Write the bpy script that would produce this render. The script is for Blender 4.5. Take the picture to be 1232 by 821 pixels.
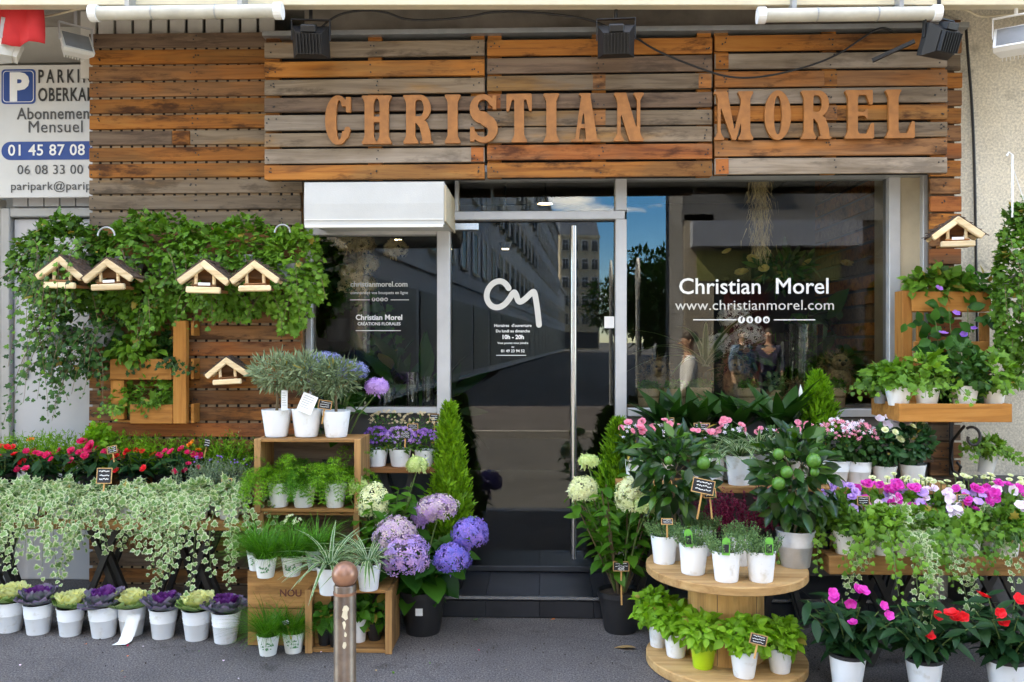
import bpy, bmesh, math, random
import numpy as np
from mathutils import Vector, Matrix, Euler

for o in list(bpy.data.objects):
    bpy.data.objects.remove(o)
scene = bpy.context.scene
C = scene.collection
R = math.radians
# ------------------------------------------------------------------ camera, sky, sun, exposure
EYE = 1.55
YAW = R(1.9)
cd = bpy.data.cameras.new('camera'); cam = bpy.data.objects.new('camera', cd); C.objects.link(cam)
cd.sensor_width = 36.0; cd.lens = 36.0 * 1000 / 1232; cd.clip_start = 0.05; cd.clip_end = 2000
cam.location = (0, 0, EYE); cam.rotation_euler = (R(90), 0, YAW)
scene.camera = cam

SUN_EL, SUN_AZ = 50.0, -75.0      # the sun stands to the left, a little behind the shop: the shop front is in shade, the street is sunlit
sdir = Vector((math.sin(R(SUN_AZ)) * math.cos(R(SUN_EL)), math.cos(R(SUN_AZ)) * math.cos(R(SUN_EL)), math.sin(R(SUN_EL))))
w = bpy.data.worlds.new('World'); scene.world = w; w.use_nodes = True
wn, wl = w.node_tree.nodes, w.node_tree.links
wn.clear()
wo = wn.new('ShaderNodeOutputWorld'); bg = wn.new('ShaderNodeBackground'); bg.inputs[1].default_value = 0.13
sky = wn.new('ShaderNodeTexSky'); sky.sky_type = 'NISHITA'; sky.sun_disc = False
sky.sun_elevation = R(SUN_EL); sky.sun_rotation = R(SUN_AZ); sky.altitude = 50; sky.air_density = 0.75; sky.dust_density = 0.1; sky.ozone_density = 3.0
tc = wn.new('ShaderNodeTexCoord'); mp = wn.new('ShaderNodeMapping'); mp.inputs['Scale'].default_value = (4.2, 4.2, 11.0); mp.inputs['Location'].default_value = (0.3, 0.2, 0.0)
cn = wn.new('ShaderNodeTexNoise'); cn.inputs['Scale'].default_value = 1.6; cn.inputs['Detail'].default_value = 9; cn.inputs['Roughness'].default_value = 0.58
cr = wn.new('ShaderNodeValToRGB'); cr.color_ramp.elements[0].position = 0.50; cr.color_ramp.elements[1].position = 0.63
mixc = wn.new('ShaderNodeMixRGB'); mixc.inputs[2].default_value = (10.5, 10.3, 10.0, 1)
wl.new(tc.outputs['Generated'], mp.inputs[0]); wl.new(mp.outputs[0], cn.inputs['Vector']); wl.new(cn.outputs[0], cr.inputs[0])
wl.new(cr.outputs[0], mixc.inputs[0]); hsv = wn.new('ShaderNodeHueSaturation'); hsv.inputs['Saturation'].default_value = 1.4; wl.new(sky.outputs[0], hsv.inputs['Color']); wl.new(hsv.outputs[0], mixc.inputs[1]); wl.new(mixc.outputs[0], bg.inputs[0]); wl.new(bg.outputs[0], wo.inputs[0])
sl = bpy.data.lights.new('sun', 'SUN'); so = bpy.data.objects.new('sun', sl); C.objects.link(so)
sl.energy = 4.0; sl.angle = R(0.53); sl.color = (1.0, 0.93, 0.82)
so.rotation_euler = sdir.to_track_quat('Z', 'Y').to_euler(); so.location = (-10, 20, 30)
vs = scene.view_settings
vs.view_transform = 'Standard'; vs.look = 'None'; vs.gamma = 1.0; vs.use_curve_mapping = False
vs.exposure = 3.34
vs.use_white_balance = True; vs.white_balance_temperature = 7700; vs.white_balance_tint = 8
scene.cycles.max_bounces = 8; scene.cycles.transparent_max_bounces = 16
scene.cycles.use_denoising = True

# ------------------------------------------------------------------ helpers
_d = Vector((-math.sin(YAW), math.cos(YAW), 0)); _r = Vector((math.cos(YAW), math.sin(YAW), 0)); _u = Vector((0, 0, 1))
def _ray(px, py): return _d + _r * ((px - 616) / 1000) + _u * ((410.5 - py) / 1000)
def P(px, py, Y):
    v = _ray(px, py); return Vector((0, 0, EYE)) + v * (Y / v.y)
def G(px, py, z=0.0):
    v = _ray(px, py); return Vector((0, 0, EYE)) + v * ((z - EYE) / v.z)
def PX(px, Y): return P(px, 410, Y).x
def PZ(px, py, Y): return P(px, py, Y).z

def tag(o, label, cat, group=None, kind=None):
    o['label'] = label; o['category'] = cat
    if group: o['group'] = group
    if kind: o['kind'] = kind
    return o
def thing(name, label, cat, loc=(0, 0, 0), rz=0.0, group=None):
    o = bpy.data.objects.new(name, None); C.objects.link(o)
    o.location = loc; o.rotation_euler = (0, 0, rz); o.empty_display_size = 0.05
    return tag(o, label, cat, group)
def part(name, me, mat, parent=None, loc=(0, 0, 0), rot=(0, 0, 0), sc=1.0, stuff=False, label=None):
    o = bpy.data.objects.new(name, me); C.objects.link(o)
    if mat is not None and len(me.materials) == 0: me.materials.append(mat)
    elif mat is not None and me.materials[0] != mat:
        o.material_slots[0].link = 'OBJECT'; o.material_slots[0].material = mat
    o.location = loc; o.rotation_euler = rot
    o.scale = (sc, sc, sc) if not hasattr(sc, '__len__') else sc
    if parent is not None: o.parent = parent
    if stuff: o['kind'] = 'stuff'
    if label: o['label'] = label
    return o
def struct(name, me, mat):
    o = part(name, me, mat); o['kind'] = 'structure'; return o

class MB:
    def __init__(s): s.v = []; s.f = []
    def box(s, x0, x1, y0, y1, z0, z1, M=None):
        b = len(s.v)
        q = [(x0, y0, z0), (x1, y0, z0), (x1, y1, z0), (x0, y1, z0), (x0, y0, z1), (x1, y0, z1), (x1, y1, z1), (x0, y1, z1)]
        if M is not None: q = [tuple(M @ Vector(p)) for p in q]
        s.v += q
        s.f += [tuple(b + i for i in f) for f in ((0, 3, 2, 1), (4, 5, 6, 7), (0, 1, 5, 4), (1, 2, 6, 5), (2, 3, 7, 6), (3, 0, 4, 7))]
        return s
    def bar(s, a, b, w, h=None, up=(0, 0, 1)):
        a = Vector(a); b = Vector(b); h = h or w; d = (b - a).normalized(); upv = Vector(up)
        if abs(d.dot(upv)) > .98: upv = Vector((0, 1, 0))
        x = d.cross(upv).normalized(); z = x.cross(d)
        i = len(s.v)
        for p in (a, b):
            for sx, sz in ((-1, -1), (1, -1), (1, 1), (-1, 1)): s.v.append(tuple(p + x * sx * w / 2 + z * sz * h / 2))
        s.f += [tuple(i + k for k in f) for f in ((0, 1, 2, 3), (7, 6, 5, 4), (0, 4, 5, 1), (1, 5, 6, 2), (2, 6, 7, 3), (3, 7, 4, 0))]
        return s
    def tube(s, pts, r, n=6, r1=None, caps=True):
        pts = [Vector(p) for p in pts]; i0 = len(s.v); m = len(pts); r1 = r if r1 is None else r1
        prev = None
        for k, p in enumerate(pts):
            d = (pts[min(k + 1, m - 1)] - pts[max(k - 1, 0)])
            if d.length < 1e-9: d = Vector((0, 0, 1))
            d.normalize()
            if prev is None:
                a = Vector((0, 0, 1)) if abs(d.z) < .9 else Vector((1, 0, 0))
                x = d.cross(a).normalized()
            else: x = (prev - d * prev.dot(d)).normalized()
            prev = x; y = d.cross(x); rr = r + (r1 - r) * k / max(1, m - 1)
            for j in range(n):
                an = 2 * math.pi * j / n; s.v.append(tuple(p + (x * math.cos(an) + y * math.sin(an)) * rr))
        for k in range(m - 1):
            for j in range(n):
                a = i0 + k * n + j; b = i0 + k * n + (j + 1) % n; s.f.append((a, b, b + n, a + n))
        if caps:
            s.f.append(tuple(i0 + j for j in reversed(range(n)))); s.f.append(tuple(i0 + (m - 1) * n + j for j in range(n)))
        return s
    def lathe(s, prof, n=28, c=(0, 0, 0)):
        i0 = len(s.v)
        for r, z in prof:
            for j in range(n):
                a = 2 * math.pi * j / n; s.v.append((c[0] + r * math.cos(a), c[1] + r * math.sin(a), c[2] + z))
        for k in range(len(prof) - 1):
            for j in range(n):
                a = i0 + k * n + j; b = i0 + k * n + (j + 1) % n; s.f.append((a, b, b + n, a + n))
        return s
    def mesh(s, name, smooth=False, bevel=0, sharp=40):
        me = bpy.data.meshes.new(name); me.from_pydata(s.v, [], s.f)
        if bevel:
            bm = bmesh.new(); bm.from_mesh(me)
            bmesh.ops.bevel(bm, geom=bm.edges[:], offset=bevel, segments=1, affect='EDGES', profile=.5)
            bm.to_mesh(me); bm.free()
        if smooth:
            me.polygons.foreach_set('use_smooth', [True] * len(me.polygons))
            me.set_sharp_from_angle(angle=R(sharp))
        me.update(); return me
def boxmesh(name, x0, x1, y0, y1, z0, z1, bevel=0): return MB().box(x0, x1, y0, y1, z0, z1).mesh(name, bevel=bevel)

# ------------------------------------------------------------------ materials
def newmat(name):
    m = bpy.data.materials.new(name); m.use_nodes = True; n = m.node_tree.nodes; l = m.node_tree.links
    return m, n, l, n['Principled BSDF']
def plain(name, col, rough=.55, metal=0.0, var=.12, scale=8.0, bump=.0, spec=.5, dirt=None, bscale=None):
    m, n, l, b = newmat(name); b.inputs['Roughness'].default_value = rough; b.inputs['Metallic'].default_value = metal
    b.inputs['Specular IOR Level'].default_value = spec
    t = n.new('ShaderNodeTexCoord'); oi = n.new('ShaderNodeObjectInfo'); ad = n.new('ShaderNodeVectorMath'); ad.operation = 'ADD'
    mu = n.new('ShaderNodeMath'); mu.operation = 'MULTIPLY'; mu.inputs[1].default_value = 37.0
    l.new(oi.outputs['Random'], mu.inputs[0]); l.new(t.outputs['Object'], ad.inputs[0]); l.new(mu.outputs[0], ad.inputs[1])
    z = n.new('ShaderNodeTexNoise'); z.inputs['Scale'].default_value = scale; z.inputs['Detail'].default_value = 6; z.inputs['Roughness'].default_value = .6
    l.new(ad.outputs[0], z.inputs['Vector'])
    r = n.new('ShaderNodeValToRGB'); e = r.color_ramp.elements
    e[0].position = .3; e[1].position = .7
    d = dirt or tuple(c * (1 - var * 1.6) for c in col)
    e[0].color = (*d, 1); e[1].color = (*tuple(min(1, c * (1 + var * .6)) for c in col), 1)
    l.new(z.outputs[0], r.inputs[0]); l.new(r.outputs[0], b.inputs['Base Color'])
    if bump:
        z2 = n.new('ShaderNodeTexNoise'); z2.inputs['Scale'].default_value = bscale or scale * 6; z2.inputs['Detail'].default_value = 5
        l.new(ad.outputs[0], z2.inputs['Vector'])
        bp = n.new('ShaderNodeBump'); bp.inputs['Strength'].default_value = bump; bp.inputs['Distance'].default_value = .004
        l.new(z2.outputs[0], bp.inputs['Height']); l.new(bp.outputs[0], b.inputs['Normal'])
    return m
def wood(name, dark, mid, light, axis='x', rough=.75, stain=.5, grain=26, alt=None, lo=.42, hi=.62):
    m, n, l, b = newmat(name); b.inputs['Roughness'].default_value = rough; b.inputs['Specular IOR Level'].default_value = .25
    t = n.new('ShaderNodeTexCoord'); oi = n.new('ShaderNodeObjectInfo'); ad = n.new('ShaderNodeVectorMath'); ad.operation = 'ADD'
    mu = n.new('ShaderNodeMath'); mu.operation = 'MULTIPLY'; mu.inputs[1].default_value = 91.0
    l.new(oi.outputs['Random'], mu.inputs[0]); l.new(t.outputs['Object'], ad.inputs[0]); l.new(mu.outputs[0], ad.inputs[1])
    mp = n.new('ShaderNodeMapping'); s = [grain, grain, grain]; s['xyz'.index(axis)] = 1.6; mp.inputs['Scale'].default_value = s
    l.new(ad.outputs[0], mp.inputs[0])
    z = n.new('ShaderNodeTexNoise'); z.inputs['Scale'].default_value = 1.0; z.inputs['Detail'].default_value = 8; z.inputs['Roughness'].default_value = .65; z.inputs['Distortion'].default_value = .8
    l.new(mp.outputs[0], z.inputs['Vector'])
    r = n.new('ShaderNodeValToRGB'); e = r.color_ramp.elements; e[0].position = .28; e[0].color = (*dark, 1); e[1].position = .72; e[1].color = (*light, 1)
    k = e.new(.5); k.color = (*mid, 1)
    l.new(z.outputs[0], r.inputs[0])
    # weather stains along the board
    mp2 = n.new('ShaderNodeMapping'); s = [9, 9, 9]; s['xyz'.index(axis)] = 2.6; mp2.inputs['Scale'].default_value = s
    l.new(ad.outputs[0], mp2.inputs[0])
    z2 = n.new('ShaderNodeTexNoise'); z2.inputs['Scale'].default_value = 1; z2.inputs['Detail'].default_value = 5; z2.inputs['Roughness'].default_value = .7
    l.new(mp2.outputs[0], z2.inputs['Vector'])
    r2 = n.new('ShaderNodeValToRGB'); e = r2.color_ramp.elements; e[0].position = .36; e[0].color = (1, 1, 1, 1); e[1].position = .47; e[1].color = (0, 0, 0, 1)
    l.new(z2.outputs[0], r2.inputs[0])
    sm = n.new('ShaderNodeMath'); sm.operation = 'MULTIPLY'; sm.inputs[1].default_value = stain; l.new(r2.outputs[0], sm.inputs[0])
    mx = n.new('ShaderNodeMixRGB'); mx.inputs[2].default_value = (*tuple(c * .45 for c in dark), 1)
    src = r.outputs[0]
    if alt:      # weathered or freshly stained stretches along the board
        mp3 = n.new('ShaderNodeMapping'); s = [5, 5, 5]; s['xyz'.index(axis)] = 1.1; mp3.inputs['Scale'].default_value = s; mp3.inputs['Location'].default_value = (3.3, 7.1, 1.9); l.new(ad.outputs[0], mp3.inputs[0])
        z3 = n.new('ShaderNodeTexNoise'); z3.inputs['Scale'].default_value = 1; z3.inputs['Detail'].default_value = 4; z3.inputs['Roughness'].default_value = .6; l.new(mp3.outputs[0], z3.inputs['Vector'])
        r3 = n.new('ShaderNodeMapRange'); r3.inputs['From Min'].default_value = lo; r3.inputs['From Max'].default_value = hi; l.new(z3.outputs[0], r3.inputs[0])
        ma = n.new('ShaderNodeMixRGB'); ma.blend_type = 'MULTIPLY'; ma.inputs[0].default_value = 1; l.new(src, ma.inputs[1]); ma.inputs[2].default_value = (*alt, 1)
        mb_ = n.new('ShaderNodeMixRGB'); l.new(r3.outputs[0], mb_.inputs[0]); l.new(src, mb_.inputs[1]); l.new(ma.outputs[0], mb_.inputs[2]); src = mb_.outputs[0]
    l.new(sm.outputs[0], mx.inputs[0]); l.new(src, mx.inputs[1])
    hs = n.new('ShaderNodeHueSaturation'); mr = n.new('ShaderNodeMapRange'); mr.inputs['To Min'].default_value = .78; mr.inputs['To Max'].default_value = 1.2
    l.new(oi.outputs['Random'], mr.inputs[0]); l.new(mr.outputs[0], hs.inputs['Value']); l.new(mx.outputs[0], hs.inputs['Color'])
    l.new(hs.outputs[0], b.inputs['Base Color'])
    bp = n.new('ShaderNodeBump'); bp.inputs['Strength'].default_value = .5; bp.inputs['Distance'].default_value = .003
    l.new(z.outputs[0], bp.inputs['Height']); l.new(bp.outputs[0], b.inputs['Normal'])
    return m
def leaf(name, c0, c1, edge=None, rough=.42, trans=.28, e0=.45, e1=.75, spec=.22):
    """c0..c1 vary per leaf and per object; edge = colour of the leaf margin (variegation)"""
    if name.startswith('leaf_') and 'cabbage' not in name: c0 = tuple(c * .62 for c in c0); c1 = tuple(c * .92 for c in c1)
    m, n, l, b = newmat(name); b.inputs['Roughness'].default_value = rough; b.inputs['Specular IOR Level'].default_value = spec
    at = n.new('ShaderNodeAttribute'); at.attribute_name = 'lf'; oi = n.new('ShaderNodeObjectInfo')
    sp = n.new('ShaderNodeSeparateColor'); l.new(at.outputs['Color'], sp.inputs[0])
    a = n.new('ShaderNodeMath'); a.operation = 'MULTIPLY_ADD'; a.inputs[1].default_value = .45
    l.new(oi.outputs['Random'], a.inputs[0]); l.new(sp.outputs[0], a.inputs[2])
    fr = n.new('ShaderNodeMath'); fr.operation = 'PINGPONG'; fr.inputs[1].default_value = 1.0; l.new(a.outputs[0], fr.inputs[0])
    mx = n.new('ShaderNodeMixRGB'); mx.inputs[1].default_value = (*c0, 1); mx.inputs[2].default_value = (*c1, 1); l.new(fr.outputs[0], mx.inputs[0])
    out = mx.outputs[0]
    if name.startswith('leaf_'):      # a few yellowed leaves
        gt = n.new('ShaderNodeMath'); gt.operation = 'GREATER_THAN'; gt.inputs[1].default_value = 1.3; l.new(sp.outputs[0], gt.inputs[0])
        my = n.new('ShaderNodeMixRGB'); my.inputs[2].default_value = (.34, .27, .05, 1); l.new(gt.outputs[0], my.inputs[0]); l.new(out, my.inputs[1]); out = my.outputs[0]
    t = n.new('ShaderNodeTexCoord'); z = n.new('ShaderNodeTexNoise'); z.inputs['Scale'].default_value = 60; z.inputs['Detail'].default_value = 3
    l.new(t.outputs['Object'], z.inputs['Vector'])
    if edge:
        ad = n.new('ShaderNodeMath'); ad.operation = 'MULTIPLY_ADD'; ad.inputs[1].default_value = .5; ad.inputs[2].default_value = -.25
        l.new(z.outputs[0], ad.inputs[0])
        a2 = n.new('ShaderNodeMath'); a2.operation = 'ADD'; l.new(sp.outputs[1], a2.inputs[0]); l.new(ad.outputs[0], a2.inputs[1])
        mr = n.new('ShaderNodeMapRange'); mr.inputs['From Min'].default_value = e0; mr.inputs['From Max'].default_value = e1; l.new(a2.outputs[0], mr.inputs[0])
        m2 = n.new('ShaderNodeMixRGB'); m2.inputs[2].default_value = (*edge, 1); l.new(mr.outputs[0], m2.inputs[0]); l.new(out, m2.inputs[1]); out = m2.outputs[0]
    l.new(out, b.inputs['Base Color'])
    if trans:
        tr = n.new('ShaderNodeBsdfTranslucent'); hs = n.new('ShaderNodeHueSaturation'); hs.inputs['Value'].default_value = 1.5; hs.inputs['Saturation'].default_value = 1.1
        l.new(out, hs.inputs['Color']); l.new(hs.outputs[0], tr.inputs[0])
        ms = n.new('ShaderNodeMixShader'); ms.inputs[0].default_value = trans
        l.new(b.outputs[0], ms.inputs[1]); l.new(tr.outputs[0], ms.inputs[2]); l.new(ms.outputs[0], n['Material Output'].inputs[0])
    return m

W_OR = wood('wood_orange', (.13, .045, .014), (.36, .13, .026), (.45, .19, .042), stain=.9, alt=(.66, .80, 1.15), lo=.48, hi=.62)
W_RD = wood('wood_red_orange', (.14, .042, .016), (.33, .105, .028), (.41, .15, .045), stain=.85, alt=(.7, .95, 1.5), lo=.47, hi=.6)
W_BR = wood('wood_brown', (.09, .04, .019), (.22, .105, .044), (.32, .155, .064), stain=.8, alt=(1.45, 1.15, .72), lo=.48, hi=.62)
W_DK = wood('wood_dark', (.07, .045, .03), (.15, .098, .065), (.21, .145, .095), stain=.5)
W_GR = wood('wood_grey', (.10, .07, .045), (.20, .147, .098), (.28, .212, .145), stain=.65, alt=(1.35, 1.0, .55), lo=.52, hi=.66)
W_LG = wood('wood_light_grey', (.17, .13, .095), (.30, .24, .18), (.38, .31, .24), stain=.5, alt=(.72, .68, .62), lo=.45, hi=.62)
W_HON = wood('wood_honey', (.28, .11, .025), (.45, .19, .042), (.52, .245, .065), stain=.2)
W_HONV = wood('wood_honey_upright', (.27, .105, .024), (.43, .18, .04), (.50, .235, .06), axis='z', stain=.2)
W_CRT = wood('wood_crate', (.18, .09, .035), (.37, .185, .062), (.47, .26, .095), stain=.5)
W_CRTV = wood('wood_crate_upright', (.18, .09, .035), (.36, .19, .072), (.46, .27, .11), axis='z', stain=.5)
W_PINE = wood('wood_pine', (.36, .19, .07), (.54, .32, .13), (.63, .41, .18), stain=.3)
W_PINEV = wood('wood_pine_upright', (.33, .17, .06), (.50, .275, .095), (.58, .35, .14), axis='z', stain=.3)
W_BIRCH = wood('wood_birch', (.48, .32, .16), (.78, .59, .34), (.86, .72, .48), stain=.3)
W_LET = plain('sign_letter', (.35, .135, .030), .6, var=.16, scale=7)
W_LET2 = plain('sign_letter_edge', (.52, .25, .10), .6)
BARK = plain('bark_brush', (.115, .072, .048), .95, var=.4, scale=40, bump=.8)
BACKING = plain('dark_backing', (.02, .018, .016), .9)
WHITEPOT = plain('white_enamel', (.80, .82, .84), .35, var=.05, scale=14, dirt=(.60, .58, .52)); WHITEPOT.node_tree.nodes['Color Ramp'].color_ramp.elements[0].position = .26; WHITEPOT.node_tree.nodes['Color Ramp'].color_ramp.elements[1].position = .42
WHITECER = plain('white_ceramic', (.82, .82, .80), .3, var=.04, scale=4)
PAPERPOT = plain('white_paper_pot', (.78, .79, .76), .7, var=.05)
BLACKPOT = plain('black_plastic', (.018, .018, .02), .45, var=.2)
LIMEPOT = plain('lime_plastic', (.42, .62, .02), .4, var=.05)
TERRA = plain('terracotta', (.42, .16, .07), .75)
ZINC = plain('zinc', (.60, .61, .62), .36, metal=.45, var=.18, scale=7)
GREYPOT = plain('grey_ceramic', (.30, .31, .33), .5)
SOIL = plain('soil', (.05, .032, .02), .95, var=.4, scale=50, bump=.8)
MOSS = plain('moss', (.09, .16, .02), .95, var=.5, scale=40, bump=1.0)
STRAW = plain('straw', (.30, .20, .09), .9, var=.4, scale=60, bump=1.0)
BURLAP = plain('burlap', (.58, .42, .25), .9, var=.15, scale=90, bump=.5)
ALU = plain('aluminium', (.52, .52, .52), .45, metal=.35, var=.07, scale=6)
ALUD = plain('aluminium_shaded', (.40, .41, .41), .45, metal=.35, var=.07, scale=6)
STEEL = plain('steel', (.62, .62, .62), .25, metal=.95, var=.05)
CONC = plain('concrete', (.74, .69, .57), .85, var=.16, scale=2.2, bump=.3, dirt=(.52, .47, .37))
CONCT = plain('concrete_tan', (.50, .42, .29), .85, var=.16, scale=3, bump=.2)
CREAM = plain('cream_paint', (.68, .60, .42), .6, var=.08)
SOFFIT = plain('soffit_render', (.34, .31, .27), .85, var=.3, scale=3)
GREYPAINT = plain('grey_paint', (.50, .50, .51), .55, var=.06, scale=2)
GREYWALL = plain('grey_wall', (.52, .52, .49), .8, var=.12, scale=2)
def asphalt(name, c, ga=1.0, crack=.8, cs=.9):
    m, n, l, b = newmat(name); b.inputs['Roughness'].default_value = .88; b.inputs['Specular IOR Level'].default_value = .3
    t = n.new('ShaderNodeTexCoord')
    def noise(sc, det=5, rough=.6): z = n.new('ShaderNodeTexNoise'); z.inputs['Scale'].default_value = sc; z.inputs['Detail'].default_value = det; z.inputs['Roughness'].default_value = rough; l.new(t.outputs['Object'], z.inputs['Vector']); return z.outputs[0]
    def ramp(src, p0, p1, c0, c1): r = n.new('ShaderNodeValToRGB'); e = r.color_ramp.elements; e[0].position = p0; e[1].position = p1; e[0].color = (*c0, 1); e[1].color = (*c1, 1); l.new(src, r.inputs[0]); return r.outputs[0]
    def mul(a, b2): m_ = n.new('ShaderNodeMixRGB'); m_.blend_type = 'MULTIPLY'; m_.inputs[0].default_value = 1; l.new(a, m_.inputs[1]); l.new(b2, m_.inputs[2]); return m_.outputs[0]
    base = ramp(noise(1.3, 6), .3, .7, tuple(x * .72 for x in c), tuple(x * 1.25 for x in c))
    grit = ramp(noise(130, 2, .5), .38, .64, (1 - .45 * ga,) * 3, (1 + .5 * ga, 1 + .48 * ga, 1 + .45 * ga))
    grit2 = ramp(noise(75, 3, .6), .35, .65, (.8, .8, .8), (1.2, 1.2, 1.2))
    stain = ramp(noise(3.7, 4, .7), .30, .42, (.62, .61, .59), (1, 1, 1))
    v = n.new('ShaderNodeTexVoronoi'); v.feature = 'DISTANCE_TO_EDGE'; v.inputs['Scale'].default_value = cs
    dn = n.new('ShaderNodeTexNoise'); dn.inputs['Scale'].default_value = 5; l.new(t.outputs['Object'], dn.inputs['Vector'])
    ad = n.new('ShaderNodeMixRGB'); ad.blend_type = 'ADD'; ad.inputs[0].default_value = .25; l.new(t.outputs['Object'], ad.inputs[1]); l.new(dn.outputs['Color'], ad.inputs[2]); l.new(ad.outputs[0], v.inputs['Vector'])
    crk = ramp(v.outputs[0], .001, .006, (crack,) * 3, (1, 1, 1))
    out = mul(mul(mul(mul(base, grit), grit2), stain), crk)
    l.new(out, b.inputs['Base Color'])
    bp = n.new('ShaderNodeBump'); bp.inputs['Strength'].default_value = .7; bp.inputs['Distance'].default_value = .005; l.new(noise(190, 3), bp.inputs['Height']); l.new(bp.outputs[0], b.inputs['Normal'])
    return m
ASPH = asphalt('asphalt', (.110, .100, .098)); CONC = asphalt('concrete_wall', (.64, .59, .48), .12, .62, .55)
ROAD = plain('road_asphalt', (.10, .097, .094), .9, var=.2, scale=1.0, bump=.5, bscale=150)
TILE = plain('dark_tile', (.024, .025, .030), .35, var=.25, scale=5)
KERB = plain('granite_kerb', (.42, .40, .37), .75, var=.2, scale=30)
BLACKM = plain('black_metal', (.011, .011, .012), .5, var=.2)
IRON = plain('iron', (.03, .026, .024), .6, var=.3)
WHITEM = plain('white_metal', (.74, .73, .68), .5, var=.06)
WHITEP = plain('white_paint', (.84, .84, .82), .55, var=.04)
CANVAS = plain('canvas_white', (.50, .50, .475), .85, var=.06, scale=4, bump=.25, bscale=160)
FILM = plain('white_film', (.82, .82, .80), .6, var=.03)
GREYFILM = plain('grey_film', (.60, .59, .55), .6, var=.03)
BLUEP = plain('blue_print', (.012, .06, .26), .45, var=.05)
BLACKPRINT = plain('black_print', (.03, .03, .03), .5, var=.05)
GREYPRINT = plain('grey_print', (.07, .07, .07), .5, var=.05)
REDCLOTH = plain('red_cloth', (.62, .03, .035), .8, var=.1, scale=5)
SLATE = plain('chalkboard', (.02, .02, .022), .8, var=.2)
CHALK = plain('chalk', (.75, .75, .73), .9)
PAPER = plain('paper', (.80, .80, .79), .7, var=.03)
GREENPRINT = plain('green_print', (.10, .28, .12), .6)
TAGGREEN = plain('green_tag', (.12, .42, .05), .5, var=.05)
COPPER = plain('bollard_bronze', (.17, .125, .095), .36, metal=.5, var=.4, scale=9, dirt=(.07, .05, .04))
COPPERB = plain('bollard_ball_bronze', (.33, .17, .11), .32, metal=.45, var=.2, scale=10)
CHIP = plain('chipped_paint', (.62, .56, .42), .8)
TUBEW = plain('tube_cover', (.56, .54, .46), .45, var=.12)
GALV = plain('galvanised', (.42, .43, .43), .4, metal=.6, var=.15)
GREENBOARD = plain('green_board', (.20, .23, .22), .8)
STEM = plain('stem_brown', (.16, .11, .055), .8)
STEMG = plain('stem_green', (.11, .17, .04), .7)
FRUIT = plain('green_fruit', (.07, .20, .02), .35, var=.15, scale=6, bump=.2, bscale=220)
SKIN = plain('skin', (.50, .29, .2), .5, var=.05)
HAIR = plain('hair', (.045, .028, .018), .6)

L_IVY = leaf('leaf_ivy', (.012, .055, .008), (.13, .29, .026), trans=.2)
L_IVYB = leaf('leaf_ivy_bright', (.025, .10, .012), (.18, .36, .035), trans=.22)
L_IVYD = leaf('leaf_ivy_dark', (.010, .04, .010), (.05, .14, .022), trans=.18)
L_VAR = leaf('leaf_variegated', (.09, .22, .05), (.20, .34, .10), edge=(.62, .66, .40), e0=.58, e1=1.0)
L_GRASS = leaf('leaf_grass', (.02, .11, .006), (.10, .30, .02), trans=.25)
L_FERN = leaf('leaf_fern', (.06, .20, .01), (.22, .46, .025), trans=.3)
L_SPIDER = leaf('leaf_spider', (.09, .22, .05), (.16, .30, .09), edge=(.55, .62, .40), e0=.5, e1=.8)
L_BASIL = leaf('leaf_basil', (.13, .33, .015), (.28, .52, .04), trans=.35)
L_CITRUS = leaf('leaf_citrus', (.010, .05, .007), (.045, .135, .014), rough=.32, spec=.4, trans=.15)
L_CITRUSB = leaf('leaf_citrus_bright', (.035, .13, .008), (.14, .29, .022), rough=.32, spec=.4, trans=.2)
L_HYD = leaf('leaf_hydrangea', (.02, .10, .012), (.09, .27, .025))
L_PAN = leaf('leaf_panicle', (.05, .18, .012), (.17, .38, .035))
L_LILY = leaf('leaf_peace_lily', (.012, .055, .008), (.05, .16, .016), rough=.32, spec=.4, trans=.2)
L_IMP = leaf('leaf_impatiens', (.012, .05, .018), (.045, .135, .035), rough=.38, trans=.18)
L_OLIVE = leaf('leaf_olive', (.13, .20, .09), (.27, .34, .18), trans=.15)
L_THYME = leaf('leaf_thyme', (.07, .17, .05), (.20, .33, .12), trans=.2)
L_LAV = leaf('leaf_lavender', (.11, .18, .10), (.22, .30, .17), trans=.15)
L_CYP = leaf('leaf_cypress', (.045, .17, .008), (.22, .43, .022), trans=.18)
L_TREE = leaf('leaf_tree', (.03, .085, .015), (.09, .19, .03))
L_HEATH = leaf('leaf_heather', (.13, .008, .03), (.30, .03, .085), trans=.15)
L_CABG = leaf('leaf_cabbage_green', (.13, .25, .06), (.26, .38, .11), edge=(.36, .47, .18), e0=.6, e1=1.1, trans=.15)
L_CABC = leaf('leaf_cabbage_cream', (.78, .76, .28), (.84, .83, .48), edge=(.66, .72, .36), e0=.6, e1=1.1, trans=.2)
L_CABP = leaf('leaf_cabbage_purple_grey', (.15, .18, .17), (.27, .29, .29), edge=(.24, .17, .28), e0=.5, e1=1.0, trans=.1)
L_CABV = leaf('leaf_cabbage_violet', (.11, .012, .15), (.22, .035, .26), edge=(.15, .035, .21), trans=.15)
F_RED = leaf('petal_red', (.60, .008, .012), (.80, .02, .03), trans=.15)
F_CRIM = leaf('petal_crimson', (.45, .005, .04), (.68, .02, .12), trans=.15)
F_MAG = leaf('petal_magenta', (.58, .02, .33), (.74, .07, .48), trans=.15)
F_PINK = leaf('petal_pink', (.78, .20, .30), (.85, .36, .46), trans=.15)
F_PALE = leaf('petal_pale_pink', (.78, .50, .66), (.86, .74, .82), edge=(.85, .80, .85), trans=.15)
F_WHITE = leaf('petal_white', (.80, .80, .70), (.85, .85, .82), trans=.15)
F_CREAM = leaf('petal_cream', (.64, .68, .32), (.78, .79, .50), trans=.2)
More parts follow.
